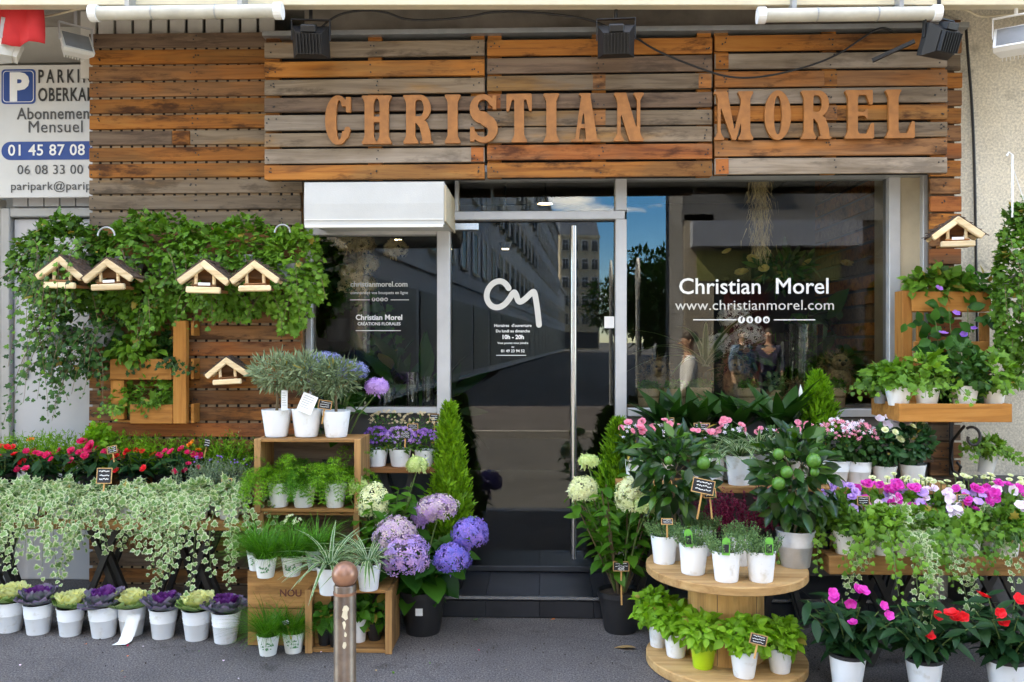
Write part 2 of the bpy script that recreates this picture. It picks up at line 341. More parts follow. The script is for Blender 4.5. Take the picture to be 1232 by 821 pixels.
F_LIME = leaf('petal_lime', (.45, .58, .16), (.66, .74, .34), trans=.2)
F_VIOL = leaf('petal_violet', (.16, .07, .42), (.40, .17, .58), trans=.15)
F_LILAC = leaf('petal_lilac', (.42, .22, .62), (.62, .40, .74), trans=.15)
F_BLUE = leaf('petal_blue', (.14, .15, .56), (.34, .21, .60), trans=.15)
F_BLUEP = leaf('petal_blue_pink', (.20, .19, .60), (.56, .34, .56), trans=.15)
F_PKCR = leaf('petal_pink_cream', (.44, .26, .52), (.64, .54, .46), trans=.15)
F_POWDER = leaf('petal_powder_blue', (.22, .25, .50), (.34, .35, .60), trans=.15)
F_ORAN = leaf('petal_orange', (.80, .16, .01), (.85, .26, .02), trans=.15)
F_YEL = leaf('petal_yellow', (.80, .60, .12), (.85, .72, .30), trans=.15)
F_DRY = leaf('petal_dried', (.55, .42, .22), (.68, .56, .32), trans=.1)

def glassmat(name, refl, tint=(.93, .95, .94)):
    m, n, l, b = newmat(name); n.remove(b)
    g = n.new('ShaderNodeBsdfGlossy'); g.inputs['Roughness'].default_value = 0.0; g.inputs['Color'].default_value = (1, 1, 1, 1)
    t = n.new('ShaderNodeBsdfTransparent'); t.inputs[0].default_value = (*tint, 1)
    lw = n.new('ShaderNodeFresnel'); lw.inputs[0].default_value = 1.4
    mr = n.new('ShaderNodeMath'); mr.operation = 'MULTIPLY_ADD'; mr.inputs[1].default_value = 1.0; mr.inputs[2].default_value = refl; l.new(lw.outputs[0], mr.inputs[0])
    ms = n.new('ShaderNodeMixShader'); l.new(mr.outputs[0], ms.inputs[0]); l.new(t.outputs[0], ms.inputs[1]); l.new(g.outputs[0], ms.inputs[2])
    l.new(ms.outputs[0], n['Material Output'].inputs[0]); return m
GLASS = glassmat('window_glass', .004)
GLASSD = glassmat('door_glass', .006, (.72, .75, .76))
VASEG = glassmat('vase_glass', .06)
def emit(name, col, s):
    m, n, l, b = newmat(name); b.inputs['Emission Color'].default_value = (*col, 1); b.inputs['Emission Strength'].default_value = s; b.inputs['Base Color'].default_value = (.8, .8, .8, 1); return m
BULB = emit('lit_bulb', (1, .78, .5), 6.0)
# black studded sheet behind the boards: pale studs in a row show in the gaps
def studmat():
    m, n, l, b = newmat('studded_sheet'); b.inputs['Roughness'].default_value = .9
    t = n.new('ShaderNodeTexCoord'); s = n.new('ShaderNodeSeparateXYZ'); l.new(t.outputs['Object'], s.inputs[0])
    a = n.new('ShaderNodeMath'); a.operation = 'MULTIPLY'; a.inputs[1].default_value = 1 / .066; l.new(s.outputs[0], a.inputs[0])
    f = n.new('ShaderNodeMath'); f.operation = 'FRACT'; l.new(a.outputs[0], f.inputs[0])
    g = n.new('ShaderNodeMath'); g.operation = 'GREATER_THAN'; g.inputs[1].default_value = .24; l.new(f.outputs[0], g.inputs[0])
    mx = n.new('ShaderNodeMixRGB'); mx.inputs[1].default_value = (.004, .004, .004, 1); mx.inputs[2].default_value = (.34, .24, .15, 1)
    l.new(g.outputs[0], mx.inputs[0]); l.new(mx.outputs[0], b.inputs['Base Color']); return m
STUD = studmat()

# ------------------------------------------------------------------ leaves and scatter meshes
def tm(V, F, E): return (np.array(V, float), F, np.array(E, float))
def lance(w=.3, fold=.12, curl=-.12, n=4, p=.85):
    V, F, E = [], [], []
    for i in range(n + 1):
        t = i / n; ww = w / 2 * math.sin(math.pi * min(1, max(0.02, t ** p)) * .985) ; z = curl * t * t
        if i == n: ww = 0.004
        V += [(-ww, t, z + fold * ww), (0, t, z), (ww, t, z + fold * ww)]; E += [1, 0, 1]
    for i in range(n):
        a = 3 * i; F += [(a, a + 1, a + 4, a + 3), (a + 1, a + 2, a + 5, a + 4)]
    return tm(V, F, E)
def ivyleaf():
    o = [(0, 0), (.28, -.10), (.52, .10), (.33, .38), (.42, .62), (.14, .66), (0, 1.0), (-.14, .66), (-.42, .62), (-.33, .38), (-.52, .10), (-.28, -.10)]
    V = [(0, .38, .05)] + [(x, y, -.10 * abs(x) - .06 * y * y) for x, y in o]
    F = [(0, i + 1, (i + 1) % 12 + 1) for i in range(12)]
    return tm(V, F, [0] + [1] * 12)
def ovate(w=.7, cup=.15, curl=-.2):
    V, F, E = [], [], []
    prof = [0.05, .75, 1.0, .7, .02]
    for i, q in enumerate(prof):
        t = i / 4; ww = w / 2 * q; V += [(-ww, t, cup * q * .4 + curl * t * t), (0, t, curl * t * t), (ww, t, cup * q * .4 + curl * t * t)]; E += [1, 0, 1]
    for i in range(4):
        a = 3 * i; F += [(a, a + 1, a + 4, a + 3), (a + 1, a + 2, a + 5, a + 4)]
    return tm(V, F, E)
def quadleaf(w=.4): return tm([(0, 0, 0), (w / 2, .45, .05), (0, 1, -.05), (-w / 2, .45, .05)], [(0, 1, 2), (0, 2, 3)], [0, .6, .6, .6])
def needle(w=.1): return tm([(-w / 2, 0, 0), (w / 2, 0, 0), (0, 1, 0)], [(0, 1, 2)], [0, 0, 0])
def blade(w=.06, droop=.5, n=5, edge=True):
    V, F, E = [], [], []
    for i in range(n + 1):
        t = i / n; ww = w / 2 * (1 - t ** 3) + .002
        y = t * (1 - .35 * droop * t); z = -droop * t * t
        V += [(-ww, y, z + .3 * ww), (0, y, z), (ww, y, z + .3 * ww)]; E += [1, 0, 1]
    for i in range(n):
        a = 3 * i; F += [(a, a + 1, a + 4, a + 3), (a + 1, a + 2, a + 5, a + 4)]
    return tm(V, F, E)
def grassblade(w=.03, droop=.55, n=4):
    V, F = [], []
    for i in range(n + 1):
        t = i / n; ww = w / 2 * (1 - t * .85); V += [(-ww, t * (1 - .3 * droop * t), -droop * t * t), (ww, t * (1 - .3 * droop * t), -droop * t * t)]
    for i in range(n): F.append((2 * i, 2 * i + 1, 2 * i + 3, 2 * i + 2))
    return tm(V, F, [0] * len(V))
def floret(n=4, w=.5):
    V, F, E = [(0, 0, 0)], [], [0]
    for k in range(n):
        a = 2 * math.pi * k / n
        for da, rr, z in ((-.38, .34, .03), (-.3, .52, .0), (.3, .52, .0), (.38, .34, .03)):
            an = a + da * (4 / n) ; V.append((rr * math.cos(an), rr * math.sin(an), z)); E.append(1)
        b = 1 + 4 * k; F += [(0, b, b + 1, b + 2), (0, b + 2, b + 3)]
    return tm(V, F, E)
T_IVY, T_QUAD, T_NEEDLE, T_FLOR, T_FLOR5 = ivyleaf(), quadleaf(), needle(), floret(4), floret(5)
T_LANCE, T_OVATE, T_BLADE, T_GRASS = lance(), ovate(), blade(), grassblade()
T_CITR, T_OLIVE = lance(.44, .25, -.15), lance(.2, .1, -.05, n=2)
T_BASIL = ovate(.72, .35, -.35)

def nrm(a): return a / np.maximum(np.linalg.norm(a, axis=1, keepdims=True), 1e-9)
def scatter(name, items):
    Vs, Ls, St, Co = [], [], [], []; base = 0; lb = 0
    for (T, pos, ax, no, sc, rn) in items:
        V, F, E = T; N = len(pos)
        if N == 0: continue
        pos = np.asarray(pos, float); Y = nrm(np.asarray(ax, float)); Z = np.asarray(no, float); X = nrm(np.cross(Y, Z)); Z = np.cross(X, Y)
        s = np.asarray(sc, float).reshape(-1, 1, 1) * np.ones((N, 1, 1))
        v = pos[:, None, :] + s * (V[None, :, 0:1] * X[:, None, :] + V[None, :, 1:2] * Y[:, None, :] + V[None, :, 2:3] * Z[:, None, :])
        n = len(V); Vs.append(v.reshape(-1, 3))
        c = np.ones((N, n, 4)); c[:, :, 0] = np.asarray(rn, float).reshape(-1, 1); c[:, :, 1] = E[None, :]; c[:, :, 2] = V[None, :, 1]; Co.append(c.reshape(-1, 4))
        lf = np.array([i for f in F for i in f]); cnt = np.array([len(f) for f in F])
        off = (base + n * np.arange(N))[:, None]
        Ls.append((lf[None, :] + off).ravel())
        st = np.concatenate([[0], np.cumsum(cnt)[:-1]])
        St.append((st[None, :] + (lb + len(lf) * np.arange(N))[:, None]).ravel())
        base += n * N; lb += len(lf) * N
    me = bpy.data.meshes.new(name)
    V = np.concatenate(Vs); L = np.concatenate(Ls); S = np.concatenate(St); K = np.concatenate(Co)
    me.vertices.add(len(V)); me.vertices.foreach_set('co', V.ravel().astype(np.float32))
    me.loops.add(len(L)); me.loops.foreach_set('vertex_index', L.astype(np.int32))
    me.polygons.add(len(S)); me.polygons.foreach_set('loop_start', S.astype(np.int32))
    me.update(calc_edges=True); me.validate()
    a = me.attributes.new('lf', 'FLOAT_COLOR', 'POINT'); a.data.foreach_set('color', K.ravel().astype(np.float32))
    me.polygons.foreach_set('use_smooth', [True] * len(me.polygons))
    return me
def one(name, T): return scatter(name, [(T, [(0, 0, 0)], [(0, 1, 0)], [(0, 0, 1)], [1], [0])])

def rdirs(g, n):
    v = g.normal(size=(n, 3)); return nrm(v)
def blob(g, n, c, rad, T, size, shell=.45, lumps=7, lump=.28, up=.35, out=1.0, droop=.25, sv=.3, front=False, minz=None):
    """leaves spread through a lumpy ellipsoid"""
    d = rdirs(g, n * 2)
    if front: d = d[d[:, 1] < .45]
    d = d[:n]; n = len(d)
    L = rdirs(g, lumps); amp = 1 + lump * np.max(np.maximum(0, d @ L.T) ** 4, axis=1) - lump * .5
    r = shell + (1 - shell) * g.random(n) ** .6
    p = np.array(c) + d * np.array(rad) * (r * amp)[:, None]
    if minz is not None:
        k = p[:, 2] > minz; p, d = p[k], d[k]; n = len(p)
    ax = d * out + g.normal(size=(n, 3)) * .55 + np.array([0, 0, -droop])
    no = d * .5 + np.array([0, -.35, up + .3]) + g.normal(size=(n, 3)) * .35
    ph = g.uniform(0, 6.28, 3); k_ = 5.5 / max(rad)
    cl_ = .5 + .5 * np.sin(p[:, 0] * k_ * 1.7 + ph[0]) * np.sin(p[:, 2] * k_ * 2.1 + ph[1] + 1.3 * np.sin(p[:, 0] * k_))
    return (T, p, ax, no, size * (1 + sv * 1.3 * g.normal(size=n)).clip(.4, 1.6), np.where(g.random(n) < .018, 1.6, np.clip(.5 * g.random(n) + .42 * cl_, 0, 1)))
def vines(g, starts, dirs, lens, T, size, step=.03, grav=.9, wig=.25, sv=.3, stem=None, spread=.018, facing=(0, -1, .35)):
    P_, A_, N_, S_ = [], [], [], []
    for s, d, L in zip(starts, dirs, lens):
        p = np.array(s, float); v = np.array(d, float); v /= np.linalg.norm(v); n = int(L / step); side = 1; pts = [tuple(p)]
        for i in range(n):
            v = v + np.array([0, 0, -1]) * grav * step * 8 * (1 if v[2] > -.95 else 0) + g.normal(size=3) * wig * step * 8 * np.array([1, .5, .3]); v /= np.linalg.norm(v)
            p = p + v * step; pts.append(tuple(p))
            sd = np.cross(v, np.array(facing)); sd /= max(1e-6, np.linalg.norm(sd)); side = -side
            P_.append(p + sd * side * spread * g.random() + np.array([0, -.01 * g.random(), 0]))
            A_.append(sd * side * (.5 + .5 * g.random()) + np.array([0, -.2, -.6 * g.random()]) + g.normal(size=3) * .25)
            N_.append(np.array(facing) + g.normal(size=3) * .35); S_.append(size * (1 - .35 * i / max(1, n)) * (1 + sv * g.normal()))
        if stem is not None and len(pts) > 1: stem.tube(pts[::2] if len(pts) > 4 else pts, .0022, 3, .0012)
    n = len(P_)
    return (T, np.array(P_), np.array(A_), np.array(N_), np.clip(S_, size * .45, size * 1.7), g.random(n))
# ------------------------------------------------------------------ text and glyphs
def text_mesh(s, size, bold=0.0, align='CENTER', ext=.0008, space=1.0, word=1.0, xs=1.0):
    c = bpy.data.curves.new('lettering', 'FONT'); c.body = s; c.size = size; c.align_x = align; c.extrude = ext; c.offset = bold; c.space_character = space; c.space_word = word; c.resolution_u = 3
    o = bpy.data.objects.new('lettering', c); C.objects.link(o)
    me = bpy.data.meshes.new_from_object(o.evaluated_get(bpy.context.evaluated_depsgraph_get()))
    bpy.data.objects.remove(o); bpy.data.curves.remove(c)
    if xs != 1.0:
        for v in me.vertices: v.co.x *= xs
    me.materials.clear(); return me
UPR = (R(90), 0, 0)      # text stands upright facing the street
def sdf_mesh(name, f, w, h, th, res):
    """solid plate whose outline is f(x, y) < 0 (marching squares)"""
    pad = .06; nx = int((w + 2 * pad) * res) + 2; ny = int((h + 2 * pad) * res) + 2
    xs = np.linspace(-pad, w + pad, nx); ys = np.linspace(-pad, h + pad, ny); X, Y = np.meshgrid(xs, ys, indexing='ij'); D = f(X, Y)
    bm = bmesh.new(); vc = {}
    def gv(x, y):
        k = (round(x, 5), round(y, 5))
        if k not in vc: vc[k] = bm.verts.new((x, 0, y))
        return vc[k]
    for i in range(nx - 1):
        for j in range(ny - 1):
            q = [(i, j), (i + 1, j), (i + 1, j + 1), (i, j + 1)]; d = [D[a] for a in q]
            if min(d) >= 0: continue
            poly = []
            for k in range(4):
                a, b = q[k], q[(k + 1) % 4]; da, db = d[k], d[(k + 1) % 4]
                if da < 0: poly.append((xs[a[0]], ys[a[1]]))
                if (da < 0) != (db < 0):
                    t = da / (da - db); t = min(.98, max(.02, t)); poly.append((xs[a[0]] + t * (xs[b[0]] - xs[a[0]]), ys[a[1]] + t * (ys[b[1]] - ys[a[1]])))
            vs_ = []
            for p in poly:
                v = gv(*p)
                if v not in vs_: vs_.append(v)
            if len(vs_) >= 3:
                try: bm.faces.new(vs_)
                except ValueError: pass
    bmesh.ops.dissolve_limit(bm, angle_limit=R(3), verts=bm.verts[:], edges=bm.edges[:])
    e = bmesh.ops.extrude_face_region(bm, geom=bm.faces[:])
    for v in e['geom']:
        if isinstance(v, bmesh.types.BMVert): v.co.y += th
    bmesh.ops.recalc_face_normals(bm, faces=bm.faces[:])
    me = bpy.data.meshes.new(name); bm.to_mesh(me); bm.free(); return me
def sbox(X, Y, x0, x1, y0, y1): return np.maximum(np.abs(X - (x0 + x1) / 2) - (x1 - x0) / 2, np.abs(Y - (y0 + y1) / 2) - (y1 - y0) / 2)
def spoly(X, Y, pts):
    d = np.full_like(X, -9.)
    n = len(pts)
    for i in range(n):
        (ax, ay), (bx, by) = pts[i], pts[(i + 1) % n]; L = math.hypot(bx - ax, by - ay)
        d = np.maximum(d, ((X - ax) * (by - ay) - (Y - ay) * (bx - ax)) / L)
    return d
def sstroke(X, Y, pts, r0, r1=None):
    r1 = r0 if r1 is None else r1; d = np.full_like(X, 9.)
    for i in range(len(pts) - 1):
        a, b = pts[i], pts[i + 1]; vx, vy = b[0] - a[0], b[1] - a[1]; L2 = vx * vx + vy * vy + 1e-9
        t = np.clip(((X - a[0]) * vx + (Y - a[1]) * vy) / L2, 0, 1)
        g0 = r0[i] if hasattr(r0, '__len__') else r0; g1 = r0[i + 1] if hasattr(r0, '__len__') else r0
        d = np.minimum(d, np.hypot(X - a[0] - t * vx, Y - a[1] - t * vy) - (g0 + (g1 - g0) * t))
    return d
def sell(X, Y, cx, cy, rx, ry): return (np.sqrt(((X - cx) / rx) ** 2 + ((Y - cy) / ry) ** 2) - 1) * min(rx, ry)
def U(*a):
    d = a[0]
    for b in a[1:]: d = np.minimum(d, b)
    return d
def stemS(X, Y, x0, x1, top=True, bot=True, s=.06):
    d = sbox(X, Y, x0, x1, .02, .98)
    if bot: d = U(d, sbox(X, Y, x0 - s, x1 + s, 0, .055), spoly(X, Y, [(x0 - s * .75, .05), (x1 + s * .75, .05), (x1, .16), (x0, .16)]))
    if top: d = U(d, sbox(X, Y, x0 - s, x1 + s, .945, 1), spoly(X, Y, [(x0, .84), (x1, .84), (x1 + s * .75, .95), (x0 - s * .75, .95)]))
    return d
def glyph(ch, w):
    def f(X, Y):
        if ch == 'I': return stemS(X, Y, .06, w - .06)
        if ch == 'H': return U(stemS(X, Y, .06, .25), stemS(X, Y, w - .25, w - .06), sbox(X, Y, .2, w - .2, .45, .56))
        if ch == 'O': return np.maximum(sell(X, Y, w / 2, .5, w / 2, .51), -sell(X, Y, w / 2, .5, w / 2 - .19, .40))
        if ch == 'C':
            d = np.maximum(sell(X, Y, w / 2, .5, w / 2, .51), -sell(X, Y, w / 2 + .03, .5, w / 2 - .2, .41)); d = np.maximum(d, -sbox(X, Y, w * .6, w + .2, .27, .78))
            return U(d, sbox(X, Y, w - .10, w, .66, .97), sstroke(X, Y, [(w - .07, .3), (w - .1, .18)], .06))
        if ch == 'T': return U(stemS(X, Y, w / 2 - .1, w / 2 + .1, top=False), sbox(X, Y, .0, w, .88, 1), spoly(X, Y, [(0, .64), (.05, .64), (.12, .9), (0, .9)]), spoly(X, Y, [(w - .05, .64), (w, .64), (w, .9), (w - .12, .9)]))
        if ch == 'L': return U(stemS(X, Y, .06, .26), sbox(X, Y, .05, w, 0, .10), spoly(X, Y, [(w - .17, .05), (w, .05), (w, .34), (w - .06, .34)]))
        if ch == 'E': return U(stemS(X, Y, .06, .26), sbox(X, Y, .05, w, 0, .10), spoly(X, Y, [(w - .17, .05), (w, .05), (w, .32), (w - .06, .32)]), sbox(X, Y, .05, w - .03, .9, 1), spoly(X, Y, [(w - .09, .70), (w - .03, .70), (w - .03, .93), (w - .17, .93)]), sbox(X, Y, .2, w - .18, .47, .55), spoly(X, Y, [(w - .22, .51), (w - .13, .38), (w - .13, .64), (w - .22, .53)]))
        if ch == 'R':
            b = np.maximum(U(sbox(X, Y, .2, w - .25, .46, 1), sell(X, Y, w - .27, .73, .22, .27)), -U(sbox(X, Y, .24, w - .27, .56, .90), sell(X, Y, w - .28, .73, .085, .17)))
            leg = sstroke(X, Y, [(w - .33, .48), (w - .2, .38), (w - .15, .2), (w - .13, .06)], [.06, .09, .095, .09])
            return U(stemS(X, Y, .06, .25), b, np.maximum(leg, -(Y)), sbox(X, Y, w - .27, w, 0, .05))
        if ch == 'A':
            return U(spoly(X, Y, [(.10, .03), (.17, .03), (w * .52, .97), (w * .36, .97)]), spoly(X, Y, [(w - .30, .03), (w - .07, .03), (w * .64, .98), (w * .38, .98)]), sbox(X, Y, .18, w - .2, .28, .36), sbox(X, Y, .02, .27, 0, .05), sbox(X, Y, w - .34, w, 0, .05), sbox(X, Y, w * .28, w * .66, .95, 1))
        if ch == 'N': return U(stemS(X, Y, .08, .15, s=.07), stemS(X, Y, w - .15, w - .08, s=.07), spoly(X, Y, [(w - .30, 0), (w - .08, 0), (.26, 1), (.02, 1)]))
        if ch == 'M': return U(stemS(X, Y, .08, .14, s=.07, top=False), stemS(X, Y, w - .26, w - .07, s=.06), spoly(X, Y, [(w * .46, 0), (w * .56, 0), (.28, 1), (.03, 1)]), spoly(X, Y, [(w * .46, 0), (w * .56, 0), (w - .08, 1), (w - .2, 1)]), sbox(X, Y, 0, .25, .95, 1))
        if ch == 'S':
            c = w / 2; pts = []
            for a in np.linspace(20, 270, 14): pts.append((c + (c - .08) * math.cos(R(a)) * .95, .73 + .215 * math.sin(R(a))))
            for a in np.linspace(90, -160, 14)[1:]: pts.append((c + (c - .08) * math.cos(R(a)), .26 + .205 * math.sin(R(a))))
            n = len(pts); rr = [.05 + .075 * math.exp(-((i - n / 2) / 6.0) ** 2) for i in range(n)]
            return U(sstroke(X, Y, pts, rr), sbox(X, Y, w - .09, w - .01, .68, .97), sbox(X, Y, .01, .10, .03, .33))
    return f

# ------------------------------------------------------------------ ground, road, step
YF = 5.15                       # plane of the glass
KY = 2.75                       # kerb
g0 = MB().box(-40, 40, KY, 5.6, -.3, 0).mesh('pavement'); struct('pavement', g0, ASPH)
struct('road', MB().box(-160, 160, -4.1, KY - .16, -.4, -.12).mesh('road'), ROAD)
struct('road_far', MB().box(-2.2, 2.6, -260, -4.1, -.4, -.124).mesh('road'), ROAD)
kb = struct('kerb', MB().box(-40, -39.8, KY - .16, KY, -.3, .004).mesh('kerb_end'), KERB)
km = boxmesh('kerb_stone', -.495, .495, KY - .158, KY - .002, -.25, .008, bevel=.012)
for i in range(-6, 7): part('kerb_stone', km, KERB, kb, loc=(i * 1.0, 0, 0))
struct('opposite_pavement', MB().box(-160, 160, -9.5, -4.1, -.3, .0).mesh('opposite_pavement'), ASPH)
struct('opposite_kerb', MB().box(-160, 160, -4.1, -3.95, -.3, .004).mesh('opposite_kerb'), KERB)
struct('far_ground', MB().box(-700, 700, -900, 60, -.6, -.41).mesh('far_ground'), ROAD)

FL = .12                        # shop floor
shop = thing('shop_building', 'flower shop building with glazed front and pale concrete walls', 'building', (0, 0, 0))
Xl, Xr = PX(520, 4.66), PX(1130, 4.66)
stp = part('step', MB().box(Xl, Xr, 4.66, 5.9, -.01, FL - .022).mesh('step'), TILE, shop)
tw = .302
k = 0; x = Xl
while x < Xr - .05:
    x1 = min(Xr, x + tw)
    part('step_tile', boxmesh('step_tile', x + .0007, x1 - .0007, 4.645, 5.20, FL - .02, FL, bevel=.002), TILE, stp)
    part('step_tile', boxmesh('riser_tile', x + .0007, x1 - .0007, 4.646, 4.659, .004, FL - .024, bevel=.002), TILE, stp)
    x = x1
part('step_trim', boxmesh('step_trim', Xl, Xr, 4.636, 4.645, FL - .012, FL + .003), STEEL, stp)

# shop body: walls above, sides, room behind the glass
SOF = 3.62; FB = 3.372
wl_x0, wl_x1 = PX(363, 5.1), PX(1072, 5.15)
part('upper_wall', MB().box(-40, 40, 5.32, 14, SOF + .2, 13.2).mesh('upper_wall'), CONC, shop)
part('right_wall', MB().box(PX(1119, 5.12), 14, 5.12, 13.9, -.1, SOF + .05).mesh('right_wall'), CONC, shop)
part('shade_plinth', MB().box(PX(1162, 4.9), 6, 4.80, 5.118, -.05, .74).mesh('shade_plinth', bevel=.008), plain('plinth_shade_grey', (.085, .08, .075), .85, var=.3, scale=4, bump=.3), shop)  # ledge on top; dark front added to stand for shade under the right table
part('side_wall', MB().box(-14, PX(-40, 5.3), 5.12, 13.9, -.1, SOF + .05).mesh('side_wall'), CONC, shop)
part('back_wall', MB().box(PX(-40, 5.3), wl_x0 - .1, 5.62, 5.8, -.1, SOF + .1).mesh('back_wall'), GREYWALL, shop)
sl_m = MB(); fa = [_r * s + _d * 4.58 for s in (-9, 9)]
sl_m.v = [(fa[0].x, fa[0].y, SOF), (fa[1].x, fa[1].y, SOF), (9, 5.7, SOF), (-9, 5.7, SOF)]; sl_m.v += [(a, b, c + .16) for a, b, c in sl_m.v]
sl_m.f = [(3, 2, 1, 0), (4, 5, 6, 7), (0, 1, 5, 4), (1, 2, 6, 5), (2, 3, 7, 6), (3, 0, 4, 7)]
part('balcony_slab', sl_m.mesh('balcony_slab'), SOFFIT, shop)
part('fascia', MB().bar(_r * -9 + _d * 4.54 + _u * (FB + .22), _r * 9 + _d * 4.54 + _u * (FB + .22), .06, .44).mesh('fascia'), CREAM, shop); part('fascia_lip', MB().bar(_r * -9 + _d * 4.525 + _u * (FB + .012), _r * 9 + _d * 4.525 + _u * (FB + .012), .04, .02).mesh('fascia_lip'), CREAM, shop)
# pillar to the right of the window
part('pillar', MB().box(PX(1078, YF - .03), PX(1110, YF - .03), YF - .035, YF + .3, 0, SOF - .01).mesh('pillar', bevel=.006), CONCT, shop)
room = part('room', MB().box(-2.6, 4.6, 5.30, 10.2, FL - .1, FL - .004).mesh('room_floor'), TILE, shop)
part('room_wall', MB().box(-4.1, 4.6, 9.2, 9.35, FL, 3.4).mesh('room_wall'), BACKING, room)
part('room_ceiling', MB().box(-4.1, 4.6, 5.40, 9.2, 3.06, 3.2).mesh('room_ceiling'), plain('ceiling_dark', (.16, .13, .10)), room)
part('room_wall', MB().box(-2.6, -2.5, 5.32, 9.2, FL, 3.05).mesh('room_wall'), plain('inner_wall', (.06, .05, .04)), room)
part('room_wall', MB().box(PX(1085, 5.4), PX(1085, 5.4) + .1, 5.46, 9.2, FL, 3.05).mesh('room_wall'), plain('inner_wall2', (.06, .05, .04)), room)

# ---- windows and door
def bars(name, parent, mat, lst):
    for (x0, x1, z0, z1, y0, y1) in lst: part(name, boxmesh(name, x0, x1, y0, y1, z0, z1, bevel=.003), mat, parent)
ZT = PZ(750, 220, YF)           # head of the glazing
zc = PZ(740, 261, YF)           # transom
xd0, xd1 = PX(542, YF), PX(740, YF)
# left window
lw0, lw1 = PX(372, YF), PX(527, YF); lz1 = PZ(450, 284, YF); lz0 = PZ(450, 491, YF)
win = part('shop_window', MB().box(lw0, lw1 + .06, YF - .02, YF + .05, -.02, lz0 - .03).mesh('window_apron'), plain('apron_dark', (.05, .045, .04)), shop, label='left shop window with white lettering')
part('pane', MB().box(lw0, lw1, YF - .003, YF + .003, lz0, lz1).mesh('pane'), GLASS, win)
bars('window_frame', win, ALU, [(lw0 - .01, lw0 + .028, lz0 - .03, lz1 + .05, YF - .05, YF + .045), (lw0 + .0285, lw1 - .0005, lz1, lz1 + .055, YF - .05, YF + .045), (lw1, PX(542, YF) + .002, FL + .001, lz1 + .06, YF - .055, YF + .05), (lw0 + .0285, lw1 - .0005, lz0 - .028, lz0 + .006, YF - .05, YF + .045)])
def wtext(parent, s, size, px, py, mat=FILM, **kw):
    p = P(px, py, YF - .006); return part('lettering', text_mesh(s, size, **kw), mat, parent, loc=p, rot=UPR)
def wline(parent, px0, px1, py, mat=FILM, th=.006):
    a = P(px0, py, YF - .0065); b = P(px1, py, YF - .0065); part('lettering', boxmesh('line', a.x, b.x, a.y - .0005, a.y + .0005, a.z - th / 2, a.z + th / 2), mat, parent)
def wdots(parent, pxs, py, r, mat=FILM):
    for i, px in enumerate(pxs):
        a = P(px, py, YF - .0066); me = MB().lathe([(0, 0), (r, 0), (r, .001), (0, .001)], 20).mesh('disc'); o = part('icon_disc', me, mat, parent, loc=a, rot=(R(90), 0, 0))
        ch = 'ftio'[i % 4]; part('icon', text_mesh(ch, r * 1.7, bold=.002), plain('icon_ink', (.05, .05, .05)), o, loc=(0, -r * .45, .0022))
wtext(win, 'christianmorel.com', .046, 456, 345, mat=GREYFILM, bold=.0008)
wtext(win, 'commandez vos bouquets en ligne', .026, 456, 354, mat=GREYFILM, bold=.0003)
wline(win, 421, 445, 361, GREYFILM, .005); wline(win, 470, 492, 361, GREYFILM, .005); wdots(win, (449.5, 454.5, 459.5, 464.5), 360.5, .0115, GREYFILM)
wtext(win, 'Christian Morel', .046, 456, 385, bold=.001); wtext(win, 'CRÉATIONS FLORALES', .0265, 456, 391.5, bold=.0003); wline(win, 428, 482, 398, FILM, .004)
# door
dz0 = FL + .012; dz1 = PZ(640, 268, YF)
door = part('door', MB().box(xd0 + .008, xd1 - .008, YF - .006, YF + .006, dz0, dz1).mesh('door_pane'), GLASSD, shop, label='glass entrance door with looping white monogram')
dzb = dz0 + .02
part('door_rail', boxmesh('door_rail', xd0 + .010, xd1 - .010, YF - .014, YF + .014, dz0 - .006, dz0 + .026, bevel=.002), TILE, door)
hx = PX(690, YF - .06)
part('handle', MB().tube([(hx, YF - .07, PZ(690, 272, YF - .07)), (hx, YF - .07, PZ(690, 672, YF - .07))], .019, 14).mesh('handle', smooth=True), STEEL, door)
for zz in (.45, 2.1): part('handle_bracket', MB().tube([(hx, YF - .07, zz), (hx, YF - .007, zz)], .009, 8).mesh('bracket'), STEEL, door)
part('hinge_patch', boxmesh('hinge_patch', PX(545, YF) , PX(576, YF), YF - .03, YF + .03, dz1 - .048, dz1 - .004, bevel=.003), STEEL, door)
part('door_sticker', boxmesh('sticker', PX(727, YF), PX(739, YF), YF - .0085, YF - .0075, PZ(733, 395, YF), PZ(733, 381, YF)), PAPER, door)
q = [P(612, 347, YF - .008), P(609, 342, YF), P(603, 338, YF), P(594, 340, YF), P(587, 348, YF), P(585, 358, YF), P(589, 367, YF), P(597, 371, YF), P(606, 368, YF), P(613, 360, YF), P(618, 351, YF), P(621, 354, YF), P(623, 362, YF), P(626, 364, YF), P(632, 360, YF), P(640, 352, YF), P(643, 351, YF), P(645, 362, YF), P(647, 376, YF), P(648.5, 391, YF)]
q = [(p.x, p.z) for p in q]
def smooth(q, it=2):
    for _ in range(it):
        n = [q[0]]
        for a, b in zip(q[:-1], q[1:]): n += [(a[0] * .75 + b[0] * .25, a[1] * .75 + b[1] * .25), (a[0] * .25 + b[0] * .75, a[1] * .25 + b[1] * .75)]
        q = n + [q[-1]]
    return q
q = smooth(q, 2); ox = min(a for a, b in q) - .03; oz = min(b for a, b in q) - .03
part('lettering', sdf_mesh('monogram', lambda X, Y: sstroke(X, Y, [(a - ox, b - oz) for a, b in q], .0175), .42, .36, .001, 240), GREYFILM, door, loc=(ox, YF - .0085, oz), label='looping white monogram')
